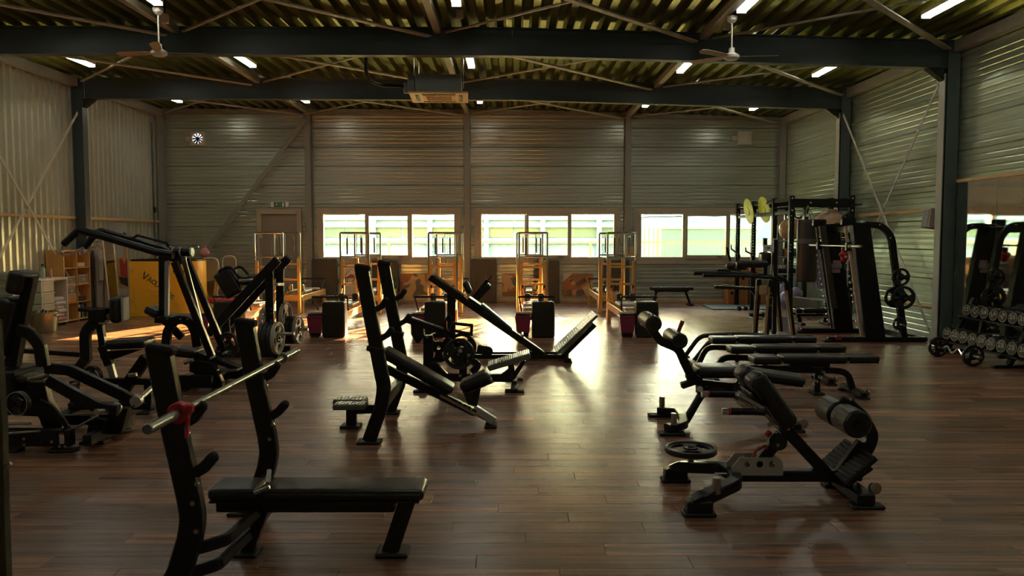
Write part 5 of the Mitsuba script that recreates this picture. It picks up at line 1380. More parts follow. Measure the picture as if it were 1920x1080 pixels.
pt, p0, w_, h_ = poster('studio_sign', 'cream sign reading PILATES with a red mountain line drawing, behind the second tower', 630, 700, 500, 557, 'p_cream', [
    ('p_red', [(.12, .92), (.88, .92), (.88, .96), (.12, .96)]), ('p_red', [(.25, .34), (.75, .34), (.75, .38), (.25, .38)]), ('p_red', [(.3, .34), (.42, .24), (.5, .28), (.58, .22), (.7, .34)]), ('p_brown', [(.2, .32), (.42, .06), (.425, .07), (.22, .33)]), ('p_brown', [(.42, .06), (.7, .3), (.69, .31), (.415, .075)])], 'sign')
tx = meshkit.text_mesh('PILATES', 0.2, 0.002)
tw = tx.extents[0]
pt.p('lettering', flat_y(tx, p0[0] + w_ / 2 - tw * .5 * min(1, w_ * .92 / tw), 23.917, p0[2] + h_ * .40, min(1, w_ * .92 / tw)), 'p_dark', False)
# bench at the back wall
t = Th('flat_bench', 'plain black flat bench with splayed legs against the back wall right of the reformers', 'weight bench')
Y = 22.9
zt = W(960, 537.5, Y)[2]
xa, xb = W(1219, 540, Y)[0], W(1299, 540, Y)[0]
t.p('seat_pad', boxm(xb - xa, .30, .10, .035, ((xa + xb) / 2, Y, zt - .05), None, 1), VINYL, 60)
t.p('spine', boxm((xb - xa) * .8, .08, .05, .006, ((xa + xb) / 2, Y, zt - .125)), BLACK)
for a, b in ((.16, .06), (.82, .94)):
    t.p('leg', beam([xa + (xb - xa) * a, Y, zt - .11], [xa + (xb - xa) * b, Y, .04], .07, .06), BLACK)
    t.p('foot', boxm(.14, .40, .05, .01, (xa + (xb - xa) * b, Y, .025)), RUBBER)
sg = W(1278 - 0, 475, YB - .05)
t = Th('wall_notice', 'small tan notice on the column behind the rightmost tower', 'notice')
q = W(1180, 473, YB - .25)
t.p('sheet', boxm(.28, .01, .32, .002, (q[0], YB - .25, q[2])), TAN)
t.p('frame', cat(*[boxm(.30, .012, .015, .002, (q[0], YB - .246, q[2] + s * .16)) for s in (-1, 1)]), PINE)

# ---------------------------------------------------------------- dip tower
K = crop(1180, 360, 4)
t = Th('dip_tower', 'black dip and knee raise tower with padded arm rests and four slanted legs', 'exercise machine')
Y = 15.7
for dy, arm in ((.32, [(485, 610), (760, 608), (1000, 625)]), (-.32, [(556, 625), (850, 628), (1060, 640), (1150, 665)])):
    q = L(K, Y + dy, arm)
    t.p('dip_arm', tube(fil(q, .1), .034, n=12), BLACK)
    t.p('dip_grip', cyl(q[0] - [.01, 0, 0], q[0] + [.25, 0, 0], .038, 14, .006), RUBBER)
for dy, a, b in ((.32, (725, 528), (880, 590)), (-.32, (800, 505), (1040, 575))):
    p0, p1 = K(a[0], (a[1] + b[1]) / 2, Y + dy), K(b[0], (a[1] + b[1]) / 2, Y + dy)
    t.p('arm_pad', boxm(p1[0] - p0[0], .14, .14, .05, (p0 + p1) / 2, None, 1), VINYL, 60)
for dy, a, b in ((.32, (757, 520), (730, 415)), (-.32, (828, 495), (805, 415))):
    t.p('upright_handle', cyl(K(*a, Y + dy), K(*b, Y + dy), .022), RUBBER)
    t.p('handle_base', boxm(.12, .06, .07, .01, K(a[0] - 5, 560, Y + dy)), BLACK)
t.p('back_pad', boxm(.20, .30, .26, .06, K(1015, 500, Y), None, 1), VINYL, 60)
for dy, a, b in ((.28, (1018, 350), (1018, 650)), (-.28, (1095, 355), (1085, 1065))):
    q = L(K, Y + dy, [a, b])
    t.p('column', bar(q, .065, .075), BLACK)
    t.p('column_cap', boxm(.08, .075, .03, .01, q[0]), GREY)
t.p('number_plate', boxm(.18, .012, .13, .003, K(1042, 422, Y - .33)), WHITE)
t.p('number_print', cat(*[flat_y(prism(Point(0, 0).buffer(.022, 8).difference(Point(0, 0).buffer(.012, 8)), .002), *(K(1042 + 5 * s, 420, Y - .338)), 1.0) for s in (-1, 1)]), 'p_dark', False)
legs = [((972, 655), (940, 1062), .32), ((1060, 660), (1025, 1088), -.32), ((1100, 690), (1132, 1078), .32), ((1180, 690), (1228, 1100), -.32)]
for a, b, dy in legs:
    yy = Y + dy
    q = L(K, yy, [a, b])
    q[1][2] = .02
    t.p('leg', bar(q, .075, .095), BLACK)
    t.p('leg_reflection', beam(q[0] + (q[1] - q[0]) * .12 + [-.03, -.0385, 0], q[0] + (q[1] - q[0]) * .97 + [-.03, -.0385, 0], .004, .04, .001), 'mat_legface')  # tan strip paints the warm floor reflection onto the black leg
    t.p('foot', boxm(.14, .12, .02, .006, (q[1][0], yy, .01)), RUBBER)
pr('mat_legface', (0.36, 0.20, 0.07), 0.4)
t.p('top_curve', bar(fil(L(K, Y - .32, [(1085, 630), (1160, 660), (1190, 700), (1196, 760)]), .1), .06, .08), BLACK)
t.p('top_curve', bar(fil(L(K, Y + .32, [(1000, 625), (1080, 640), (1108, 690), (1112, 740)]), .1), .06, .08), BLACK)
t.p('leg_brace', beam(K(1018, 735, Y - .3), K(1018, 735, Y + .3), .055, .17, side=(1, 0, 0)), BLACK)
t.p('brace_plate', boxm(.22, .02, .18, .004, K(1018, 735, Y - .30)), TAN)
bolts(t, [K(1060, a, Y - .37) for a in (760, 790, 850)], .016)
t.p('step', beam(K(1040, 1068, Y), K(1170, 1062, Y), .5, .03), SILVER)
# low silver rod machine lying left of the tower
# ---------------------------------------------------------------- power rig
t = Th('power_rig', 'tall black power rack rig with perforated posts and pull-up crossbeams by the right wall', 'power rack')
GX0, GX1 = 6.47, 7.86
GY = [18.6, 19.8, 21.5, 23.0]
GZ = W(960, 367, 18.6)[2]
def perf(x, y, z1):
    """square post with two rows of through holes facing -y"""
    w = .11
    pl = sbox(-w / 2, 0.0, w / 2, z1)
    for k in range(int((z1 - .5) / .075)):
        for s in (-1, 1):
            cx, cz = s * .02, .35 + k * .075
            pl = pl.difference(sbox(cx - .0095, cz - .0095, cx + .0095, cz + .0095))
    a = flat_y(prism(pl, .005), x, y - w / 2 + .005, 0)
    b = flat_y(prism(pl, .005), x, y + w / 2, 0)
    return cat(a, b, boxm(.005, w - .01, z1, .001, (x - w / 2 + .0025, y, z1 / 2)), boxm(.005, w - .01, z1, .001, (x + w / 2 - .0025, y, z1 / 2)), boxm(w, w, .01, .002, (x, y, z1 - .005)))
for y in GY:
    for x in (GX0, GX1):
        t.p('post', perf(x, y, GZ), BLACK, False)
        t.p('base_plate', boxm(.22, .22, .015, .004, (x, y, .0075)), BLACK)
def xb_(y, z, h=.13): return boxm(GX1 - GX0 - .09, .06, h, .006, ((GX0 + GX1) / 2, y, z))
t.p('crossbeam', xb_(18.6, GZ - .17, .2), BLACK)
for y in GY[1:]: t.p('crossbeam', xb_(y, GZ - .1), BLACK)
for y0, y1 in zip(GY, GY[1:]):
    for x in (GX0, GX1):
        for z in (GZ - .08, GZ - .38):
            t.p('side_beam', boxm(.06, y1 - y0 - .09, .09, .006, (x, (y0 + y1) / 2, z)), BLACK)
        t.p('pull_up_bar', cyl([x + .25, y0, GZ - .2], [x + .25, y1, GZ - .2], .018, 10), BLACK)
for x in (GX0, GX1):
    for y, zz in [(18.6, (GZ - .06, GZ - .34)), (19.8, (GZ - .1, GZ - .36)), (21.5, (GZ - .06, GZ - .3)), (23.0, (GZ - .06, GZ - .3))]:
        for z in zz: t.p('bolt', cyl([x, y - .043, z], [x, y - .058, z], .022, 8), SILVER)
for xx in (6.9, 7.5): t.p('bolt', cyl([xx, 18.57, GZ - .16], [xx, 18.555, GZ - .16], .022, 8), SILVER)
for x, s in ((GX0, 1), (GX1, -1)):
    t.p('corner_hook', tube(fil([[x + s * .05, 18.55, GZ - .32], [x + s * .07, 18.55, GZ - .50], [x + s * .2, 18.55, GZ - .52], [x + s * .22, 18.55, GZ - .46]], .05), .018), BLACK)
for y, xx in ((21.4, 6.30), (21.5, 6.62)):
    pass
for y in (22.9, 21.4):
    t.p('spotter_arm', beam([GX0 - .62, y - .08, 1.0], [GX0 + .05, y - .08, .98], .07, .1), BLACK)
t.p('j_hook', cat(beam([GX0 - .06, 22.9, 1.52], [GX0 - .2, 22.9, 1.62], .05, .04), beam([GX0 - .2, 22.9, 1.6], [GX0 - .21, 22.9, 1.74], .05, .03)), DARKRED)
t.p('j_hook', cat(beam([GX0 - .06, 21.4, 1.50], [GX0 - .22, 21.4, 1.58], .05, .04), beam([GX0 - .22, 21.4, 1.56], [GX0 - .23, 21.4, 1.68], .05, .03)), DARKRED)
for (px, py), Y, lab in (((1404, 396), 21.2, 'lime green round wall ball target on the rig, left one'), ((1433, 393), 20.6, 'lime green round wall ball target on the rig, right one')):
    c = W(px, py, Y)
    w = Th('wall_ball_target', lab, 'target', 'lime targets on the rig')
    ax_ = [-.96, -.05, -.20] if px < 1420 else [-.95, -.10, -.20]
    w.p('disc', orient(lathe([(0, -.012), (.31, -.012), (.34, -.005), (.34, .008), (.31, .02), (.12, .02), (.1, .035), (0, .035)], 20), c, ax_), LIME, 30)
    w.p('bracket', beam(c + [.03, .02, 0], [GX0, c[1] + .2, c[2] + .02], .05, .05), BLACK)
# orange plyo boxes and long low box inside the rig
for (a, b, y0, y1, Yb, lab) in ((1362, 1378, 540, 572, 23.4, 'small orange wooden plyo box at the far left of the rig'), (1380, 1400, 500, 572, 23.3, 'tall orange wooden plyo box behind the rig posts'), (1404, 1420, 500, 569, 23.4, 'narrow orange wooden plyo box right of the tall one'), (1426, 1450, 545, 570, 23.3, 'orange wooden plyo box behind the dip tower legs')):
    xa, xb2 = W(a, 550, Yb)[0], W(b, 550, Yb)[0]
    z1 = W(960, y0, Yb)[2]
    t = Th('plyo_box', lab, 'box', 'orange plyo boxes')
    t.p('body', boxm(xb2 - xa, .4, z1, .01, ((xa + xb2) / 2, Yb + .05, z1 / 2)), ORANGE)
    t.p('hand_hole', cyl([(xa + xb2) / 2, Yb - .152, z1 * .7], [(xa + xb2) / 2, Yb - .148, z1 * .7], .045, 14), BLACK)
t = Th('rubber_platform', 'dark green rubber mat on the floor in front of the rig', 'mat')
a, b, c, d = FL(1316, 573), FL(1336, 581), FL(1455, 581), FL(1440, 573)
t.whole(prism(Polygon([a[:2], b[:2], c[:2], d[:2]]), .03, .004), GREENMAT)
# barbell landmine lying on spotter arms left of the rig
p0, p1 = W(1338, 531, 19.5), W(1400, 540, 19.2)
t = Th('barbell', 'short steel bar on a black tray, low between the flat bench and the dip tower', 'barbell')
t.p('shaft', cyl(p0, p1, .016), STEEL)
t.p('sleeve', cyl(W(1388, 538, 19.2), p1, .03, 14), CHROME)
t.p('tray', beam(W(1340, 538, 19.4), W(1415, 541, 19.2), .3, .07), BLACK)
t.p('stand', bar(fil([W(1408, 542, 19.2), W(1416, 552, 19.2), W(1417, 600, 19.2) * [1, 1, 0] + [0, 0, .02]], .1), .07, .07), BLACK)
t.p('stand_foot', boxm(.2, .5, .02, .005, W(1417, 600, 19.2) * [1, 1, 0] + [0, 0, .01]), BLACK)
def dumb(t, c, axis, ln, r, hl):
    axis = unit(axis)
    for s in (-1, 1):
        a = np.array(c) + axis * s * ln / 2
        t.p('head', orient(lathe([(0, -hl / 2), (r * .9, -hl / 2), (r, -hl * .38), (r, hl * .38), (r * .9, hl / 2), (0, hl / 2)], 18), a, axis), RUBBER)
    t.p('handle', cyl(np.array(c) - axis * ln / 2, np.array(c) + axis * ln / 2, .016, 10), STEEL)
t = Th('dumbbell', 'small chrome dumbbell on the floor by the rubber mat', 'dumbbell')
q = FL(1392, 582)
dumb(t, q + [0, 0, .06], [1, .2, 0], .18, .06, .08)
# punching bag
t = Th('punching_bag', 'dark brown and black punching bag hanging on chains from the rig', 'punching bag')
Y = 18.55
zt, zb_ = W(1513, 412, Y)[2], W(1513, 528, Y)[2]
xx = W(1513, 470, Y)[0]
r = .235
t.p('bag', lathe([(0, zb_), (r * .9, zb_), (r, zb_ + .05), (r, zt - .08), (r * .9, zt), (0, zt)], 28).apply_translation([xx, Y, 0]), 'mat_bag')
pr('mat_bag', (0.022, 0.014, 0.010), 0.4)
t.p('band', lathe([(r + .002, zt - .55), (r + .003, zt - .545), (r + .003, zt - .445), (r + .002, zt - .44)], 28).apply_translation([xx, Y, 0]), DARKGREY)
for s in range(4):
    a = math.pi / 4 + s * math.pi / 2
    t.p('strap_chain', cyl([xx + r * .8 * math.cos(a), Y + r * .8 * math.sin(a), zt - .02], [xx, Y, zt + .33], .008, 6), STEEL)
t.p('chain', cyl([xx, Y, zt + .3], [xx, Y, GZ - .23], .01, 6), STEEL)
t.p('bottom_strap', beam([xx + .2, Y - .1, zb_ + .02], [xx + .2, Y - .1, zb_ - .14], .02, .01), CREAM)
# balls
def ball(px, py, rpx, Y, label, mat, group=None):
    c = W(px, py, Y)
    t = Th('exercise_ball', label, 'ball', group)
    r = rpx / FOCAL * Y
    t.p('ball', trimesh.creation.icosphere(3, r).apply_translation(c), mat, True)
    for k in (-.35, 0, .35):
        rr = math.sqrt(1 - k * k) * r
        t.p('seam', tube([[c[0] + rr * math.cos(a), c[1] + rr * math.sin(a), c[2] + k * r] for a in np.arange(32) * math.pi / 16], .006, n=5, closed=True), mat)
    return c, r
t = Th('storage_shelf', 'metal storage rack with rails for balls and kettlebells behind the rig', 'shelf')
Y = 22.3
sx0, sx1 = W(1455, 450, Y)[0], XR - .1
for z in [W(960, q, Y)[2] for q in (452, 482, 514)]:
    for dy in (0, .42):
        t.p('rail', cyl([sx0, Y + dy, z], [sx1, Y + dy, z], .02, 10), SILVER)
    t.p('shelf', boxm(sx1 - sx0, .3, .015, .003, ((sx0 + sx1) / 2, Y + .21, z - .03)), DARKGREY)
for x in (sx0 + .05, sx1 - .05):
    for dy in (0, .42): t.p('post', boxm(.05, .05, 2.3, .005, (x, Y + dy, 1.15)), DARKGREY)
c, r = ball(1482, 430, 21, 21.6, 'tan exercise ball on top of the storage rack behind the rig', 'mat_ballbrown')
pr('mat_ballbrown', (0.42, 0.26, 0.15), 0.35)
ball(1558, 421, 29, 18.9, 'large pinkish tan exercise ball high on the rig behind the punching bag', TAN)
bs = Th('ball_shelf', 'black bracket under the large tan ball', 'bracket')
q = W(1558, 421, 18.9)
for dy in (-.2, .2): bs.p('bar', cyl([q[0] - .5, 19.2 + dy, q[2] - .33], [GX1, 19.2 + dy, q[2] - .33], .02, 10), BLACK)
bs.p('cross_bar', cyl([q[0] - .4, 18.9, q[2] - .345], [q[0] - .4, 19.5, q[2] - .345], .02, 10), BLACK)
bs.p('mount', boxm(.06, .7, .08, .005, (GX1, 19.2, q[2] - .33)), BLACK)
zz = W(960, 482, Y)[2]
for i, (px, m, nm) in enumerate(((1463, GREY, 'grey'), (1468, DARKGREY, 'dark grey'), (1474, 'mat_amber', 'amber'), (1492, 'mat_teal', 'dark green'))):
    c = W(px, 474, Y + .1)
    w = Th('medicine_ball', f'{nm} medicine ball on the middle rail of the storage rack', 'ball', 'medicine balls on the rack')
    w.whole(trimesh.creation.icosphere(2, .13).apply_translation([c[0], Y + .2 + .0, zz + .11]), m, True)
pr('mat_amber', (0.45, 0.22, 0.04), 0.45)
pr('mat_teal', (0.02, 0.12, 0.09), 0.45)
zz = W(960, 514, Y)[2]
for i, px in enumerate((1461, 1466.5, 1472, 1477.5, 1488, 1493)):
    c = W(px, 505, Y)
    w = Th('kettlebell', f'kettlebell on the lowest rail of the storage rack, {["first", "second", "third", "fourth", "fifth", "sixth"][i]} from the left', 'kettlebell', 'kettlebells on the rack')
    w.p('body', trimesh.creation.icosphere(2, .085).apply_translation([c[0], Y + .2, zz + .075]), RUBBER, True)
    w.p('handle', tube(fil([[c[0] - .05, Y + .2, zz + .13], [c[0] - .06, Y + .2, zz + .23], [c[0] + .06, Y + .2, zz + .23], [c[0] + .05, Y + .2, zz + .13]], .04), .014), WHITE)
for px, py, rp, Yb, nm in ((1472, 545, 9, 22.2, 'purple exercise ball stacked on the floor behind the dip tower'), (1478, 556, 11, 21.8, 'larger purple exercise ball on the floor behind the dip tower'), (1492, 551, 8, 21.2, 'purple exercise ball right of the other two')):
    c = W(px, py, Yb)
    r = rp / FOCAL * Yb * 1.6
    w = Th('exercise_ball', nm, 'ball', 'purple balls')
    w.whole(trimesh.creation.icosphere(2, r).apply_translation([c[0], c[1], r + .001 if py > 540 and rp > 9 else c[2]]), PURPLE, True)
t = Th('hanging_towel', 'pale lavender towel hanging behind the punching bag', 'towel')
pr('mat_lavender', (0.34, 0.31, 0.40), 0.9)
a, b = W(1527, 466, 19.9), W(1549, 541, 19.9)
pts = []
xs_ = np.linspace(a[0], b[0], 14)
zs_ = np.linspace(a[2], b[2], 6)
v = np.array([[x, 19.9 + .015 * math.sin(i * 1.7) + s, z] for s in (0, .012) for z in zs_ for i, x in enumerate(xs_)])
f = []
for s in range(2):
    for j in range(5):
        for i in range(13):
            k = s * 84 + j * 14 + i
            f += [[k, k + 1, k + 15], [k, k + 15, k + 14]]
t.p('cloth', tm(v, f), 'mat_lavender', True)
t.p('rail', cyl([a[0] - .1, 19.9, a[2] + .01], [GX1, 19.9, a[2] + .01], .015), BLACK)
# long metal case and bench inside the rig
t = Th('metal_ramp', 'long silver edged box on the floor inside the rig, behind the punching bag', 'box')
a, b = W(1487, 556, 20.3), W(1537, 566, 19.9)
t.p('body', beam(a * [1, 1, 0] + [0, 0, .32], b * [1, 1, 0] + [0, 0, .26], .35, .24, .01), 'mat_olivebox')
t.p('edge', beam(a * [1, 1, 0] + [0, -.16, .45], b * [1, 1, 0] + [0, -.16, .39], .03, .03), SILVER)
for e in (a, b): t.p('leg', boxm(.06, .3, .2, .004, (e[0], e[1], .1)), BLACK)
pr('mat_olivebox', (0.10, 0.11, 0.09), 0.4)
t = Th('adjustable_bench', 'black adjustable bench inside the rig under the punching bag', 'weight bench')
Y = 17.9
xa, xm, xb2 = W(1489, 580, Y)[0], W(1503, 580, Y)[0], W(1563, 580, Y)[0]
zt = W(960, 579, Y - .14)[2]
pad(t, 'seat_pad', [xa, Y, zt], [xm - .02, Y, zt], .28, .09)
pad(t, 'back_pad', [xm, Y, zt], [xb2, Y, zt], .28, .09)
t.p('spine', beam([xa + .05, Y, zt - .17], [xb2 - .1, Y, zt - .17], .07, .08), BLACK)
for x in (xa + .12, xb2 - .18):
    t.p('leg', bar([[x, Y, zt - .15], [x, Y, .05]], .07, .09), BLACK)
    t.p('cross_foot', boxm(.09, .55, .05, .01, (x, Y, .03)), RUBBER)
t.p('rung', cat(cyl([xa + .1, Y - .16, zt - .18], [xb2 - .2, Y - .16, zt - .18], .012)), STEEL)
links = [np.array([xa + .25 + .04 * k, Y - .2, .12 + .0025 * (k - 3) ** 2]) for k in range(12)]
t.p('chain', cat(*[tube(np.array([c + [0.025 * math.cos(q), 0.0, 0.014 * math.sin(q)] for q in np.arange(8) * math.pi / 4]), 0.006, n=5, closed=True) for c in links]), STEEL, kind='stuff', label='small chain')
t = Th('aerobic_step', 'grey plastic step on the floor behind the legs of the dip tower', 'step')
Y = 17.0
a, b = W(1447, 600, Y), W(1476, 600, Y)
m = hull(np.array([[x, y, z] for z, e in ((0, 0), (.26, .05)) for x in (a[0] + e, b[0] - e) for y in (Y - .3 + e, Y + .3 - e)]))
t.p('body', m, GREY, False)
t.p('top_grip', boxm(b[0] - a[0] - .13, .44, .012, .004, ((a[0] + b[0]) / 2, Y, .265)), DARKGREY)
t = Th('hand_bar', 'short black bar lying low beside the grey step', 'bar')
q = W(1418, 592, 17.0)
t.p('bar', cyl([q[0] - .15, 17.0, .3], [q[0] + .35, 17.0, .3], .035, 12), BLACK)
t.p('ring', cyl([q[0] + .12, 17.0, .3], [q[0] + .15, 17.0, .3], .07, 12), BLACK)
t.p('stand', boxm(.08, .2, .3, .006, (q[0] + .28, 17.0, .15)), BLACK)

# ---------------------------------------------------------------- smith machine
Sm = crop(1500, 390, 4.154)
t = Th('smith_machine', 'black smith machine with leaning panels, curved rear arms and chrome bar', 'exercise machine')
yn, yf = 14.85, 16.25
def both(part, pts, mat, Y, hw, c=.006):
    t.p(part, side(L(Sm, Y, pts), Y - hw, Y + hw, c), mat)
pn = [(395, 118), (530, 112), (655, 1025), (497, 1020)]
qn = L(Sm, yn, pn)
for yy in (yn, yf):
    t.p('side_panel', side(qn + [0, yy - yn, 0], yy - .09, yy + .09, .012), BLACK)
    arm = L(Sm, yn, [(500, 130), (640, 135), (712, 230), (742, 480), (810, 1025)]) + [0, yy - yn, 0]
    t.p('rear_arm', bar(fil(arm, .35, 8), .09, .115), BLACK)
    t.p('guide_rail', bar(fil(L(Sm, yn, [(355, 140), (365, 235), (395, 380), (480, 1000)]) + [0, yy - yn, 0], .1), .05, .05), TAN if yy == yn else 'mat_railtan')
    bx = L(Sm, yn, [(215, 1045), (985, 1035)])
    t.p('base_rail', beam([bx[0][0], yy, .05], [bx[1][0], yy, .05], .10, .09, .012), BLACK)
    t.p('base_end', boxm(.16, .13, .05, .02, (bx[0][0], yy, .026)), RUBBER)
    t.p('panel_head', boxm(.26, .12, .14, .015, Sm(375, 105, yn) + [0, yy - yn, 0]), BLACK)
    t.p('bar_hook', boxm(.10, .09, .16, .01, Sm(385, 300, yn) + [-.02, yy - yn, 0]), BLACK)
    for k in range(12):
        q = Sm(372 + 8 * k, 380 + 50 * k, yn) + [-.05, yy - yn - .03, 0]
        t.p('catch_pin', cyl(q, q + [0.0, -.03, 0], .02, 8), SILVER)
    for a, b in ((622, 130), (704, 233)): t.p('bolt', cyl(Sm(a, b, yn - .05) + [0, yy - yn, 0], Sm(a, b, yn - .065) + [0, yy - yn, 0], .016, 8), SILVER)
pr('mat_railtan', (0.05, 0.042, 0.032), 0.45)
a = Sm(205, 690, yf)
t.p('rear_tie', beam([qn[1][0] - .1, yn, 2.1], [qn[1][0] - .1, yf, 2.1], .08, .12, side=(1, 0, 0)), BLACK)
t.p('rear_tie', beam([Sm(800, 1000, yn)[0], yn, .12], [Sm(800, 1000, yn)[0], yf, .12], .08, .1, side=(1, 0, 0)), BLACK)
t.p('base_tie', beam([bx[1][0] - .05, yn, .05], [bx[1][0] - .05, yf, .05], .09, .09, side=(1, 0, 0)), BLACK)
t.p('front_plate', side(L(Sm, yf, [(135, 140), (185, 140), (275, 780), (228, 780)]), yf - .12, yf - .09), 'mat_railtan')
t.p('instruction_label', flat_y(prism(sbox(0, 0, .22, .10), .003), *Sm(240, 470, yf - .105)), 'mat_labelblue')
t.p('instruction_label', flat_y(prism(sbox(0, 0, .16, .08), .003), *Sm(256, 438, yf - .105)), 'mat_labelpink')
t.p('instruction_label', flat_y(prism(sbox(0, 0, .16, .08), .003), *Sm(250, 505, yf - .105)), 'mat_labelpink')
pr('mat_labelblue', (0.20, 0.22, 0.24), .5)
pr('mat_labelpink', (0.32, 0.17, 0.14), .5)
t.p('red_stop', boxm(.10, .12, .09, .02, Sm(297, 1010, yn - .05), None, 1), DARKRED)
b0 = Sm(410, 303, yn - .2)
xbar, zbar = b0[0], W(1550, 461, yn + .3)[2]
t.p('bar', cyl([xbar, yn - .12, zbar], [xbar, yf + .12, zbar], .016, 14), CHROME)
t.p('bar_sleeve', cyl([xbar, yn - .55, zbar], [xbar, yn - .12, zbar], .026, 16, .004), STEEL)
t.p('bar_sleeve', cyl([xbar, yf + .12, zbar], [xbar, yf + .5, zbar], .026, 16, .004), STEEL)
for y in (yn - .14, yn - .05, yf + .06): t.p('bar_ring', cyl([xbar, y, zbar], [xbar, y + .035, zbar], .042, 18), STEEL)
for a, b in ((758, 535), (770, 695), (750, 900)):
    q = Sm(a, b, yn)
    t.p('plate_peg', cyl([q[0], yn - .06, q[2]], [q[0], yn - .32, q[2]], .024, 14, .004), STEEL if b > 800 else BLACK)
for a, b, r, dy, lab in ((758, 535, .165, -.1, 'top weight plate on the smith machine storage pegs'), (775, 693, .215, -.12, 'large weight plate on the middle peg of the smith machine'), (725, 690, .20, -.02, 'weight plate behind the large one on the middle peg of the smith machine'), (750, 897, .125, -.1, 'small weight plate on the lowest peg of the smith machine')):
    q = Sm(a, b, yn)
    if b == 690: q = Sm(775, 693, yn) + [-.10, 0, 0]
    plate([q[0], yn + dy - .03, q[2]], [0, 1, 0], r, .05, lab, 'weight plates on the smith machine', ring=BLACK, roll=.6)
w = Th('boxing_glove', 'red boxing glove hanging on the far panel of the smith machine', 'glove')
q = Sm(345, 375, 15.6)
m = cat(trimesh.creation.icosphere(2, .1).apply_transform(np.diag([.75, 1, 1.2, 1])).apply_translation(q), trimesh.creation.icosphere(2, .05).apply_translation(q + [-.06, -.02, .03]))
w.p('glove', m, RED, True)
w.p('cuff', cyl(q + [0, 0, .09], q + [0, 0, .17], .06, 14), DARKRED)
w.p('cord', cyl(q + [0, 0, .16], q + [.05, .55, .6], .006, 6), BLACK)

# ---------------------------------------------------------------- dumbbell rack in front of the mirrors
t = Th('dumbbell_rack', 'black two tier dumbbell rack along the mirrors', 'rack')
for x, z in ((7.38, .19), (7.68, .60)):
    for dx in (-.02, .2):
        t.p('tier_rail', boxm(.05, 3.9, .035, .005, (x + dx, 11.85, z + (.05 if dx > 0 else 0))), BLACK)
for y in (13.55, 11.85, 10.05):
    t.p('post', beam([7.42, y, .05], [7.86, y, .92], .09, .07, side=(0, 1, 0)), BLACK)
    t.p('base', boxm(.75, .10, .045, .01, (7.55, y, .025)), BLACK)
    for x, z in ((7.42, .19), (7.76, .6)):
        t.p('tier_arm', boxm(.34, .05, .05, .005, (x, y, z - .02)), BLACK)
pr('mat_dbface', (0.014, 0.013, 0.010), 0.5)
pr('mat_dbprint', (0.36, 0.32, 0.23), 0.5)
_txt = {}
def face_text(s, h):
    if (s, h) not in _txt:
        m = meshkit.text_mesh(s, h, .002, True)
        m.apply_translation([-m.bounds[:, 0].mean(), -m.bounds[:, 1].mean(), 0])
        _txt[s, h] = m
    return _txt[s, h].copy()
def to_face(m, c, n, up, roll=0.0):
    n = unit(n)
    up = unit(np.asarray(up) - np.dot(up, n) * n)
    x = np.cross(up, n)
    cr_, sr = math.cos(roll), math.sin(roll)
    X, U = x * cr_ + up * sr, up * cr_ - x * sr
    v = m.vertices
    m.vertices = np.asarray(c) + v[:, :1] * X + v[:, 1:2] * U + v[:, 2:3] * n
    return m
def dumbbell(c, r, num, roll, label):
    """c = middle of the outer face; the dumbbell points away from the camera side, up to the wall"""
    t = Th('dumbbell', label, 'dumbbell', 'numbered round dumbbells on the rack')
    n = unit([-.97, -.16, .12])
    ln, hl = .32, .115
    for s, part in ((0, 'head'), (1, 'head')):
        e = np.array(c) - n * (hl / 2 + s * (ln - hl))
        t.p(part, orient(lathe([(0, -hl / 2), (r * .9, -hl / 2), (r, -hl * .36), (r, hl * .36), (r * .9, hl / 2), (0, hl / 2)], 24), e, n), RUBBER)
    t.p('handle', cyl(np.array(c) - n * hl, np.array(c) - n * (ln - hl), .017, 10), STEEL)
    t.p('face', orient(lathe([(0, 0), (r * .80, 0), (r * .80, .002), (0, .002)], 24), c, n), 'mat_dbface')
    t.p('ring', orient(lathe([(r * .78, .001), (r * .785, .004), (r * .83, .004), (r * .835, .001)], 28), c, n), 'mat_dbprint')
    t.p('number', cat(to_face(face_text(num, r * .62), np.array(c) + n * .002 + [0, 0, r * .16], n, [0, 0, 1], roll), to_face(face_text('MP', r * .28), np.array(c) + n * .002 - [0, 0, r * .42], n, [0, 0, 1], roll)), 'mat_dbprint', False)
low = [('22', 1775, 625), ('22', 1790, 629), ('24', 1805.5, 632.5), ('24', 1822.5, 636), ('26', 1840, 640), ('26', 1857.5, 645), ('28', 1877, 649), ('28', 1897, 653.5), ('30', 1918, 658)]
upp = [('12', 1812, 581.5, 3.3), ('12', 1828, 585, -.7), ('14', 1845, 587, .1), ('14', 1862.5, 590.5, .3), ('16', 1880, 593.5, .9), ('16', 1899, 596.5, .0), ('18', 1918, 599.5, 0)]
_ord = ['first', 'second', 'third', 'fourth', 'fifth', 'sixth', 'seventh', 'eighth', 'ninth']
seen = {}
for i, (n_, px, py) in enumerate(low):
    X = 7.28
    u = (px - 960) / FOCAL
    Yd = X / u * (CP + (540 - py) / FOCAL * SP)
    c = W(px, py, Yd)
    k = seen.get(n_, 0)
    seen[n_] = k + 1
    dumbbell(c, .112, n_, 0.05, f'round black dumbbell marked {n_}, {_ord[i]} from the column on the lower tier')
seen = {}
for i, (n_, px, py, ro) in enumerate(upp):
    X = 7.56
    u = (px - 960) / FOCAL
    Yd = X / u * (CP + (540 - py) / FOCAL * SP)
    c = W(px, py, Yd)
    k = seen.get(n_, 0)
    seen[n_] = k + 1
    dumbbell(c, .105, n_, ro, f'round black dumbbell marked {n_}, {_ord[i]} from the column on the upper tier')
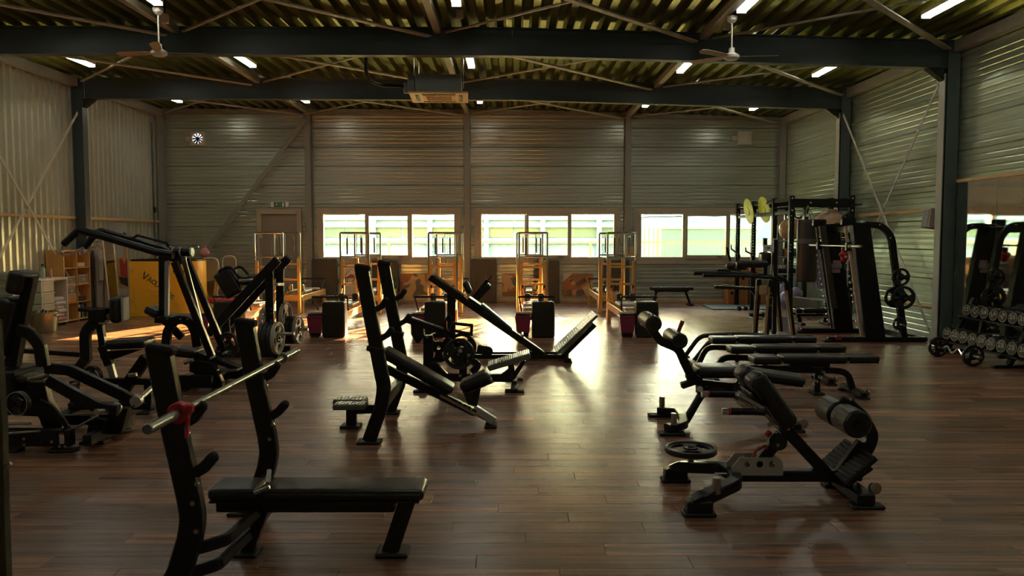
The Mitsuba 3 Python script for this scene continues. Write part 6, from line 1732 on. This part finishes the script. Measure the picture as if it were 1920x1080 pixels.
# curl bar on the floor
pa, pb = W(1763, 650, 13.05), W(1831.5, 667.5, 11.95)
r = .165
pa[2] = pb[2] = r
pa[0] = pb[0] = 6.97
t = Th('curl_bar', 'chrome zigzag curl bar lying on the floor in front of the dumbbell rack', 'barbell')
zs_ = [0, .0, .05, -.05, .05, -.05, 0, 0]
ts_ = [0.0, .18, .3, .42, .58, .70, .82, 1.0]
t.p('shaft', tube(fil([pa + (pb - pa) * a + [0, 0, z] for a, z in zip(ts_, zs_)], .04), .014), CHROME)
for e, s in ((pa, 1), (pb, -1)):
    t.p('sleeve', cyl(e + [0, s * -.02, 0], e + [0, s * .14, 0], .026, 14), STEEL)
d = unit(pb - pa)
plate(pb - d * .06, d, r, .05, 'black weight plate on the near end of the curl bar', 'plates on the curl bar', ring=BLACK, roll=.3)
plate(pa + d * .06, d, r, .05, 'black weight plate on the far end of the curl bar', 'plates on the curl bar', ring=BLACK, roll=.8)

# ---------------------------------------------------------------- back left corner: shelves, clothes, cabin
H = crop(0, 400, 4.5)
# open shelf of two by four compartments, its front faces +x
y0, y1 = 18.0, 19.1
xf, xw, zt = -10.08, XL + .02, W(122, 469, 18.0)[2]
t = Th('cube_shelf', 'birch cube shelf with two by four compartments against the left wall', 'shelf')
th = .035
t.p('side', boxm(xf - xw, th, zt, .003, ((xf + xw) / 2, y0, zt / 2)), BIRCH)
t.p('side', boxm(xf - xw, th, zt, .003, ((xf + xw) / 2, y1, zt / 2)), BIRCH)
t.p('divider', boxm(xf - xw - .01, .02, zt, .003, ((xf + xw) / 2, (y0 + y1) / 2, zt / 2)), BIRCH)
for k in range(5):
    z = .05 + (zt - .07) * k / 4
    t.p('shelf_board', boxm(xf - xw - .005, y1 - y0, .03 if k in (0, 4) else .02, .003, ((xf + xw) / 2, (y0 + y1) / 2, z)), BIRCH)
t.p('back', boxm(.012, y1 - y0, zt, .001, (xw + .006, (y0 + y1) / 2, zt / 2)), BIRCH)
cell = lambda i, j: ((y0 + (y1 - y0) * (.25 + .5 * i)), .065 + (zt - .07) * j / 4)
pr('mat_basket', (0.24, 0.22, 0.16), 0.8)
for i, j, s, lab in ((0, 2, .24, 'small grey storage basket, upper one in the left column of the birch shelf'), (1, 2, .26, 'small grey storage basket in the right column of the birch shelf'), (0, 1, .25, 'small grey storage basket, lower one in the left column of the birch shelf')):
    y, z = cell(i, j)
    w = Th('storage_basket', lab, 'basket', 'baskets in the birch shelf')
    off = .17 if (i, j) == (0, 1) else 0
    w.p('body', boxm(.34, .40, s * .8, .01, (xf - .19, y, z + s * .4 + off)), 'mat_basket')
    w.p('frame', cat(*[boxm(.012, .41, .018, .003, (xf - .015, y, z + off + q)) for q in (.01, s * .8 - .01)]), CREAM)
    w.p('handle', tube([[xf - .008, y + .035 * math.cos(a), z + s * .4 + off + .035 * math.sin(a)] for a in np.arange(10) * math.pi / 5], .008, n=6, closed=True), CREAM)
y, z = cell(0, 1)
w = Th('drawer_insert', 'small wooden two drawer insert in the left column of the birch shelf', 'drawers')
w.p('body', boxm(.34, .44, .16, .005, (xf - .18, y, z + .082)), 'mat_orangewood')
pr('mat_orangewood', (0.50, 0.24, 0.07), 0.5)
for q in (.042, .12):
    w.p('drawer', boxm(.012, .40, .065, .003, (xf - .008, y, z + q)), 'mat_orangewood')
    for s in (-.12, .12): w.p('knob', cyl([xf - .002, y + s, z + q], [xf + .014, y + s, z + q], .01, 8), CREAM)
y, z = cell(1, 0)
for k in range(6):
    w = Th('book', ['black binder on the bottom shelf, nearest the divider', 'white binder on the bottom shelf', 'black binder right of the white one', 'grey binder on the bottom shelf', 'dark binder near the right side', 'black binder at the right side of the bottom shelf'][k], 'binder', 'binders in the birch shelf')
    w.whole(boxm(.26, .055, .30, .004, (xf - .2, y - .17 + .065 * k, z + .16)), [BLACK, WHITE, BLACK, GREY, MATB, BLACK][k])
for (i, j, lab) in ((1, 3, 'stack of pale papers on the top shelf, right column'), (1, 1, 'stack of dark cloths in the right column of the birch shelf')):
    y, z = cell(i, j)
    w = Th('paper_stack', lab, 'stack')
    w.whole(boxm(.26, .30, .09, .008, (xf - .18, y, z + .048)), CREAM if j == 3 else DARKCLOTH)
w = Th('spray_can', 'small bottle at the bottom left of the birch shelf', 'bottle')
y, z = cell(0, 0)
w.whole(lathe([(0, 0), (.03, 0), (.03, .14), (.012, .17), (.012, .2), (0, .2)], 14).apply_translation([xf - .12, y - .1, z + .002]), GREY)
# low open cabinet with towels, drawers tower
t = Th('low_cabinet', 'low dark cabinet with pale edges holding folded towels, left of the birch shelf', 'cabinet')
cy0, cy1, cz = 17.3, 17.96, W(100, 523, 17.1)[2]
cx = -9.99
xw = XL + .07
t.p('top', boxm(cx - xw, cy1 - cy0, .05, .004, ((cx + xw) / 2, (cy0 + cy1) / 2, cz - .025)), CREAM)
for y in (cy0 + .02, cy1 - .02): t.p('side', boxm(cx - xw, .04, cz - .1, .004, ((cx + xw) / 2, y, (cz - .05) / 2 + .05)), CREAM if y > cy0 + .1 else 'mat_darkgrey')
t.p('back', boxm(.02, cy1 - cy0, cz - .1, .002, (xw + .02, (cy0 + cy1) / 2, cz / 2)), BLACK)
t.p('bottom', boxm(cx - xw, cy1 - cy0, .04, .004, ((cx + xw) / 2, (cy0 + cy1) / 2, .08)), CREAM)
for y in (cy0 + .08, cy1 - .08): t.p('caster', cyl([cx - .06, y - .015, .03], [cx - .06, y + .015, .03], .03, 12), BLACK)
nms = ['lowest', 'second lowest', 'third', 'fourth', 'fifth', 'topmost']
for k in range(6):
    w = Th('folded_towel', f'folded pale towel, {nms[k]} of the pile in the low cabinet', 'towel', 'folded towels')
    w.whole(boxm(.36, .40, .085, .04, (cx - .16 + .02 * (-1) ** k, 17.63 + .012 * (-1) ** k, .146 + .088 * k), None, 1), TOWEL if k else PINK, 60)
t = Th('drawer_tower', 'pale translucent plastic drawer tower with three drawers beside the low cabinet', 'drawers')
dy0, dy1, dz = 16.78, 17.24, W(80, 528, 16.4)[2]
dx = -9.86
pr('mat_translucent', (0.52, 0.54, 0.40), 0.3)
t.p('frame', boxm(.5, .46, .03, .006, (dx - .25, (dy0 + dy1) / 2, dz)), WHITE)
for k in range(4):
    z = .04 + (dz - .06) * k / 4
    t.p('drawer', boxm(.48, .42, (dz - .1) / 4, .02, (dx - .25, (dy0 + dy1) / 2, z + (dz - .1) / 8 + .005)), 'mat_translucent')
    t.p('drawer_lip', boxm(.03, .4, .02, .006, (dx - .005, (dy0 + dy1) / 2, z + (dz - .1) / 4 - .005)), WHITE)
for a in (-.22, .22):
    t.p('post', boxm(.025, .025, dz, .004, (dx - .25 + a, dy0 + .005, dz / 2)), WHITE)
t = Th('tool_chest', 'silver tool chest with many drawers and chrome pulls at the left edge', 'tool chest')
tx0, tx1, ty = W(-60, 550, 14.9)[0], W(23, 550, 14.9)[0], 14.9
tz0, tz1 = .15, W(0, 511, 14.9)[2]
t.p('body', boxm(tx1 - tx0, .5, tz1 - tz0, .01, ((tx0 + tx1) / 2, ty + .26, (tz0 + tz1) / 2)), 'mat_chest')
pr('mat_chest', (0.30, 0.31, 0.27), 0.35, 0.4)
for k in range(8):
    z = tz0 + (tz1 - tz0) * (k + .5) / 8
    d = t.p('drawer', boxm(tx1 - tx0 - .04, .02, (tz1 - tz0) / 8 - .015, .004, ((tx0 + tx1) / 2, ty, z)), 'mat_chest')
    t.p(d + '__pull', boxm(tx1 - tx0 - .08, .025, .022, .006, ((tx0 + tx1) / 2, ty - .015, z + .045)), CHROME)
for x in (tx0 + .1, tx1 - .1): t.p('caster', cyl([x - .02, ty + .1, .06], [x + .02, ty + .1, .06], .06, 14), BLACK)
t.p('caster_plate', boxm(tx1 - tx0 - .1, .4, .04, .005, ((tx0 + tx1) / 2, ty + .25, .135)), BLACK)
t = Th('planter_tub', 'round dark metal tub on the floor in front of the drawer tower', 'tub')
q = FL(77, 619)
Yb, r = 16.4, .325
cx_ = W(77, 600, Yb)[0]
t.p('tub', lathe([(0, 0), (r * .86, 0), (r * .9, .02), (r, .40), (r * 1.02, .405), (r * 1.02, .425), (r * .97, .425), (r * .85, .05), (0, .05)], 36).apply_translation([cx_, Yb, 0]), 'mat_tub')
pr('mat_tub', (0.24, 0.21, 0.12), 0.3, 0.7)
for s in (-1, 1): t.p('handle', tube(fil([[cx_ + s * r, Yb - .08, .34], [cx_ + s * (r + .04), Yb - .08, .36], [cx_ + s * (r + .04), Yb + .08, .36], [cx_ + s * r, Yb + .08, .34]], .03), .01), 'mat_tub')
for k in range(7):
    a = k * .9
    w = Th('resistance_tube', f'pale exercise tube end in the round metal tub, {["first", "second", "third", "fourth", "fifth", "sixth", "seventh"][k]} from the left', 'tube', 'tubes in the metal tub')
    xk = cx_ - .22 + .07 * k
    w.whole(tube(fil([[xk, Yb + .1 * math.sin(a), .056 + .02], [xk + .02, Yb + .1 * math.sin(a), .35], [xk + .05, Yb + .05 + .1 * math.sin(a), .42 + .02 * (k % 3)]], .1), .014), CREAM if k % 2 else BLACK)
t = Th('bottle', 'pale green bottle with dark cap standing on the low cabinet', 'bottle')
q = W(52, 494, 17.3)
t.p('body', lathe([(0, 0), (.05, 0), (.05, .20), (.022, .24), (.022, .26), (0, .26)], 18).apply_translation([cx - .25, 17.45, cz + .001]), 'mat_palegreen')
pr('mat_palegreen', (0.35, 0.42, 0.32), 0.3)
t.p('cap', cyl([cx - .25, 17.45, cz + .255], [cx - .25, 17.45, cz + .31], .028, 12), BLACK)
t = Th('bottle', 'reddish bottle next to the pale green bottle on the low cabinet', 'bottle')
t.whole(lathe([(0, 0), (.035, 0), (.035, .16), (.015, .2), (0, .2)], 16).apply_translation([cx - .14, 17.55, cz + .001]), PINK)
# clothes rail with robes
t = Th('clothes_rail', 'thin metal clothes rail in front of the left wall', 'clothes rail')
ra, rb = W(163, 454, 19.6), W(212, 452, 20.0)
for e in (ra, rb):
    t.p('post', cyl([e[0], e[1], 0], [e[0], e[1], e[2]], .014, 8), STEEL)
    t.p('foot', beam([e[0], e[1] - .22, .02], [e[0], e[1] + .22, .02], .03, .03, side=(1, 0, 0)), STEEL)
t.p('rail', cyl(ra, rb, .012, 8), STEEL)
def robe(px0, px1, py0, py1, Y, mat, label, seed, group):
    a, b = W(px0, py0, Y), W(px1, py1, Y)
    cxm, hw = (a[0] + b[0]) / 2, (b[0] - a[0]) / 2
    t = Th('robe', label, 'robe', group)
    n, m = 36, 14
    v = []
    for j in range(m):
        s = j / (m - 1)
        z = a[2] - .06 + (b[2] - a[2]) * s
        w = hw * (.25 + .75 * min(1, s * 5)) * (.86 + .14 * s)
        for i in range(n):
            th_ = 2 * math.pi * i / n
            rad = 1 + .13 * s * math.sin(5 * th_ + seed) + .06 * math.sin(9 * th_ + 2 * seed)
            v.append([cxm + w * math.cos(th_) * rad, Y + .10 * (.5 + .5 * s) * math.sin(th_) * rad, z])
    f = [q for j in range(m - 1) for i in range(n) for q in ([j * n + i, j * n + (i + 1) % n, (j + 1) * n + (i + 1) % n], [j * n + i, (j + 1) * n + (i + 1) % n, (j + 1) * n + i])]
    v += [[cxm, Y, a[2] - .05], [cxm, Y, b[2] - .06]]
    f += [[i, len(v) - 2, (i + 1) % n] for i in range(n)] + [[(m - 1) * n + i, (m - 1) * n + (i + 1) % n, len(v) - 1] for i in range(n)]
    t.p('body', tm(v, f), mat, True)
    for s in (-1, 1):
        t.p('sleeve', sweep(fil([[cxm + s * hw * .5, Y, a[2] - .12], [cxm + s * hw * .95, Y - .05, a[2] - .35], [cxm + s * hw * 1.0, Y - .08, a[2] - .85]], .2), circ(1, 10) * [.06, .06]), mat, True)
    t.p('hanger', cat(tube(fil([[cxm - hw * .6, Y, a[2] - .07], [cxm, Y, a[2] + .03], [cxm + hw * .6, Y, a[2] - .07]], .05), .012), tube(fil([[cxm, Y, a[2] + .02], [cxm, Y, a[2] + .07], [cxm, Y + .02, a[2] + .085]], .01), .006, n=6)), 'mat_orangewood')
robe(160, 178, 461, 572, 19.5, DARKCLOTH, 'dark brown robe hanging on the clothes rail, leftmost', 1.0, None)
robe(174, 194, 461, 575, 19.75, CLOTH, 'pale beige robe hanging on the clothes rail, in the middle', 2.2, None)
robe(187, 206, 463, 576, 20.02, 'mat_cloth2', 'grey beige robe hanging on the clothes rail next to the standing mirror', 3.1, None)
pr('mat_cloth2', (0.56, 0.48, 0.38), 0.9)
# standing mirror
t = Th('standing_mirror', 'tall leaning mirror with thin pale wooden frame between the robes and the banner', 'mirror')
a, b, c, d = W(192, 447, 19.2), W(212, 449, 19.67), W(226, 592, 19.67), W(208, 594, 19.2)
quad = np.array([a, b, c, d])
c[2] = max(c[2], .02); d[2] = max(d[2], .02)
quad = np.array([a, b, c, d])
nrm = unit(np.cross(b - a, d - a))
if nrm[1] > 0: nrm = -nrm
t.p('glass', tm(np.array([*quad, *(quad - nrm * .01)]), [[0, 1, 2], [0, 2, 3], [4, 6, 5], [4, 7, 6]]), 'mat_mirror', False)
for p_, q_ in ((a, b), (b, c), (c, d), (d, a)):
    t.p('frame', beam(p_, q_, .03, .03, .004, side=nrm), CREAM)
t.p('backing', tm(np.array([*(quad - nrm * .02), *(quad - nrm * .03)]), [[0, 1, 2], [0, 2, 3], [4, 6, 5], [4, 7, 6], [0, 4, 1], [4, 5, 1], [1, 5, 2], [5, 6, 2], [2, 6, 3], [6, 7, 3], [3, 7, 0], [7, 4, 0]]), DARKGREY, False)
t.p('prop', cyl((a + b) / 2 * [1, 1, .9] - nrm * .03, [((c + d) / 2)[0] - .1, (c[1] + d[1]) / 2 + .5, .02], .014), CREAM)
# banner with a sporty figure
Yb = 20.9
a, b = W(192, 418, Yb), W(242, 575, Yb)
w_, h_ = b[0] - a[0], a[2] - b[2]
t = Th('roll_up_banner', 'white roll up banner showing a dark haired person in a red tank top', 'banner')
t.p('sheet', boxm(w_, .012, h_, .002, (a[0] + w_ / 2, Yb, b[2] + h_ / 2)), 'mat_banner')
pr('mat_banner', (0.50, 0.49, 0.46), 0.5)
t.p('base', boxm(w_ + .05, .2, .08, .01, (a[0] + w_ / 2, Yb, .04)), SILVER)
t.p('top_rail', boxm(w_ + .02, .02, .03, .004, (a[0] + w_ / 2, Yb, a[2])), SILVER)
t.p('support_pole', cyl([a[0] + w_ / 2, Yb + .03, .08], [a[0] + w_ / 2, Yb + .03, a[2]], .012, 8), SILVER)
for i, (m, pts) in enumerate([('p_red', [(.12, .13), (.30, .10), (.42, .15), (.28, .16), (.40, .18), (.16, .17)]), ('p_skin', [(.55, .42), (.90, .40), (1.0, .48), (.96, .75), (.6, .95), (.5, .6)]),
        ('p_dark', [(.80, .15), (.9, .11), (1, .13), (1, .26), (.93, .24), (.84, .28), (.79, .22)]), ('p_skin', [(.83, .20), (.95, .18), (.98, .3), (.9, .34), (.84, .30)]), ('p_skin', [(.86, .32), (.96, .30), (1, .42), (.8, .42)]),
        ('p_red', [(.66, .44), (.76, .42), (.88, .5), (.96, .42), (1, .44), (1, .66), (.72, .62)]), ('p_dark', [(.64, .64), (1, .66), (1, .76), (.7, .72)]), ('p_skin', [(.5, .46), (.64, .44), (.62, .62), (.5, .62)]), ('p_cream', [(.4, .76), (1, .8), (1, .86), (.45, .88)]), ('p_red', [(.4, .90), (1, .89), (1, .93), (.4, .94)]), ('p_dark', [(.4, .95), (1, .94), (1, 1), (.4, 1)])]):
    g = Polygon([(x * w_, (1 - y) * h_) for x, y in pts]).buffer(.012).buffer(-.006).intersection(sbox(.004, .004, w_ - .004, h_ - .004))
    t.p('print', flat_y(prism(g, .0015), a[0], Yb - .0062 - .0012 * i, b[2]), m, False)
# yellow vacuum training cabin
Yb = 19.55
zt, xa, xb2 = W(300, 490, Yb)[2], W(243, 540, Yb)[0], W(368, 540, Yb)[0]
t = Th('vacuum_cabin', 'yellow rounded vacuum training cabin with black lettering by the back left corner', 'exercise cabin')
dpt, rr = 1.05, .45
pl = sbox(xa, Yb, xb2, Yb + dpt).buffer(-.12).buffer(.12, 4)
pl = sbox(xa, Yb, xb2 - rr, Yb + dpt).union(sbox(xa, Yb, xb2, Yb + dpt).buffer(-rr).buffer(rr, 10))
t.p('shell', prism(pl, zt, .02), YELLOW, 30)
t.p('top_gasket', prism(pl.buffer(-.03), .05, .01).apply_translation([0, 0, zt]), BLACK)
t.p('base_plinth', prism(pl.buffer(.012), .12, .01), 'mat_yellow')
t.p('opening_rim', tube([[xa + (xb2 - xa) * .55 + .3 * math.cos(q), Yb + .5 + .3 * math.sin(q), zt + .06] for q in np.arange(20) * math.pi / 10], .03, closed=True), BLACK)
pts_ = [(272.5, 517.5), (281, 524), (288.5, 529), (295, 533.5), (303, 540), (308, 543.5), (312, 547), (319, 552.5), (324, 557)]
hs = [.17, .12, .12, .12, .13, .11, .11, .11, .10]
let = []
for ch, (px, py), hh in zip('VACUSLIDE', pts_, hs):
    q = W(px, py, Yb)
    m = meshkit.text_mesh(ch, hh, .003, True)
    m.apply_translation([-m.bounds[:, 0].mean(), -m.bounds[:, 1].mean(), 0])
    let.append(flat_y(m, q[0], Yb - .0005, q[2], 1.0, -.55))
for m in let: t.p('letter', m, 'p_dark', False)
for k in range(4):
    q0 = W(276 + 4 * k, 542 + 7 * k, Yb - .003)
    t.p('wave_print', tube(fil([q0, q0 + [.18, 0, -.08], q0 + [.4, 0, -.02], q0 + [.62, 0, -.14]], .1), .006, n=5), 'p_gold')
t.p('hinge_line', boxm(.012, .012, zt * .8, .002, (xa + .12, Yb - .002, zt * .5)), 'p_gold')
for py in (507, 565): t.p('hinge', cyl([xa + .06, Yb - .015, W(250, py, Yb)[2]], [xa + .06, Yb + .01, W(250, py, Yb)[2]], .04, 14), 'p_gold')
t.p('control_rod', cyl([xb2 - .55, Yb - .02, zt - .25], [xb2 - .2, Yb - .02, zt - .25], .015), BLACK)
q = W(392, 530, 21.6)
t = Th('yellow_cabinet', 'smaller yellow cabin partly hidden behind the first one', 'exercise cabin')
t.p('shell', boxm(.5, .6, W(392, 498, 21.6)[2], .12, (q[0] - .72, 23.3, W(392, 498, 21.6)[2] / 2), None, 1), YELLOW, 60)
t.p('top', boxm(.4, .7, .04, .01, (q[0] - .72, 23.3, W(392, 498, 21.6)[2] + .01)), BLACK)
# arched bentwood frames on a low red bench
def arch(pa, pb, pt, pbm, Y, label):
    t = Th('arched_frame', label, 'frame')
    a, b = W(pa, 520, Y)[0], W(pb, 520, Y)[0]
    z1, z0 = W(960, pt, Y)[2], W(960, pbm, Y)[2]
    wd = b - a
    t.p('bent_frame', bar(fil([[a - .02, Y, z0], [a + wd * .16, Y, z0 + .20], [a, Y, z0 + .52], [a + .02, Y, z1], [b - .02, Y, z1], [b, Y, z0 + .52], [b - wd * .16, Y, z0 + .20], [b + .02, Y, z0]], .16, 7), .05, .035), CREAM)
    t.p('panel', boxm(wd * .8, .012, (z1 - z0) * .5, .004, ((a + b) / 2, Y, z1 - (z1 - z0) * .29)), 'mat_canvas')
    t.p('cross_bar', boxm(wd * .92, .03, .03, .004, ((a + b) / 2, Y, z0 + (z1 - z0) * .48)), CREAM)
    return t, a, b, z0, z1
pr('mat_canvas', (0.26, 0.23, 0.14), 0.8)
Ya = 21.2
t, a, b, z0, z1 = arch(377, 411, 484, 565, Ya, 'tall arched bentwood frame with dark cloth, left of the pair')
t.p('dark_cloth', side(np.array([[a + .1, 0, z0 + (z1 - z0) * .46], [b - .1, 0, z0 + (z1 - z0) * .5], [(a + b) / 2 + .08, 0, z0 + .12], [(a + b) / 2 - .02, 0, z0 + .12]]), Ya - .05, Ya - .03, .003), DARKCLOTH)
arch(417, 444, 480, 565, 21.9, 'arched bentwood frame, right of the pair, behind the carriage of the hack squat')
t = Th('padded_bench', 'low long bench with a red upholstered top under the arched frames', 'bench')
xa, xb2 = W(368, 570, 21.0)[0], W(448, 570, 21.0)[0]
zt = W(960, 561, 21.0)[2]
t.p('red_pad', boxm(xb2 - xa, 1.3, .10, .03, ((xa + xb2) / 2, 21.6, zt - .05), None, 1), RED, 60)
t.p('base', boxm(xb2 - xa - .05, 1.2, zt - .2, .01, ((xa + xb2) / 2, 21.6, (zt - .1) / 2 + .04)), CREAM)
for s in (xa + .1, xb2 - .1):
    for yy in (21.1, 22.1): t.p('foot', boxm(.1, .1, .05, .01, (s, yy, .025)), BLACK)
t = Th('speed_ball', 'pink pear shaped ball on a thin pole left of the arched frames', 'ball')
Yb = 22.4
q0, q1 = W(384, 483, Yb), W(384, 462, Yb)
hh = q1[2] - q0[2]
t.p('ball', lathe([(0, 0), (.08, .01), (.135, .08), (.14, .14), (.10, .22), (.05, .29), (.04, hh - .02), (.05, hh), (0, hh)], 24).apply_translation([q0[0], Yb, q0[2]]), PINK, 50)
t.p('pole', cyl([q0[0], Yb, 0], [q0[0], Yb, q0[2] + .02], .018, 8), CREAM)
t.p('pole_base', lathe([(0, 0), (.18, 0), (.18, .02), (.03, .04), (0, .04)], 20).apply_translation([q0[0], Yb, 0]), BLACK)
t.p('cap', boxm(.16, .12, .03, .008, (q0[0] - .03, Yb, q1[2] + .01)), 'p_gold')
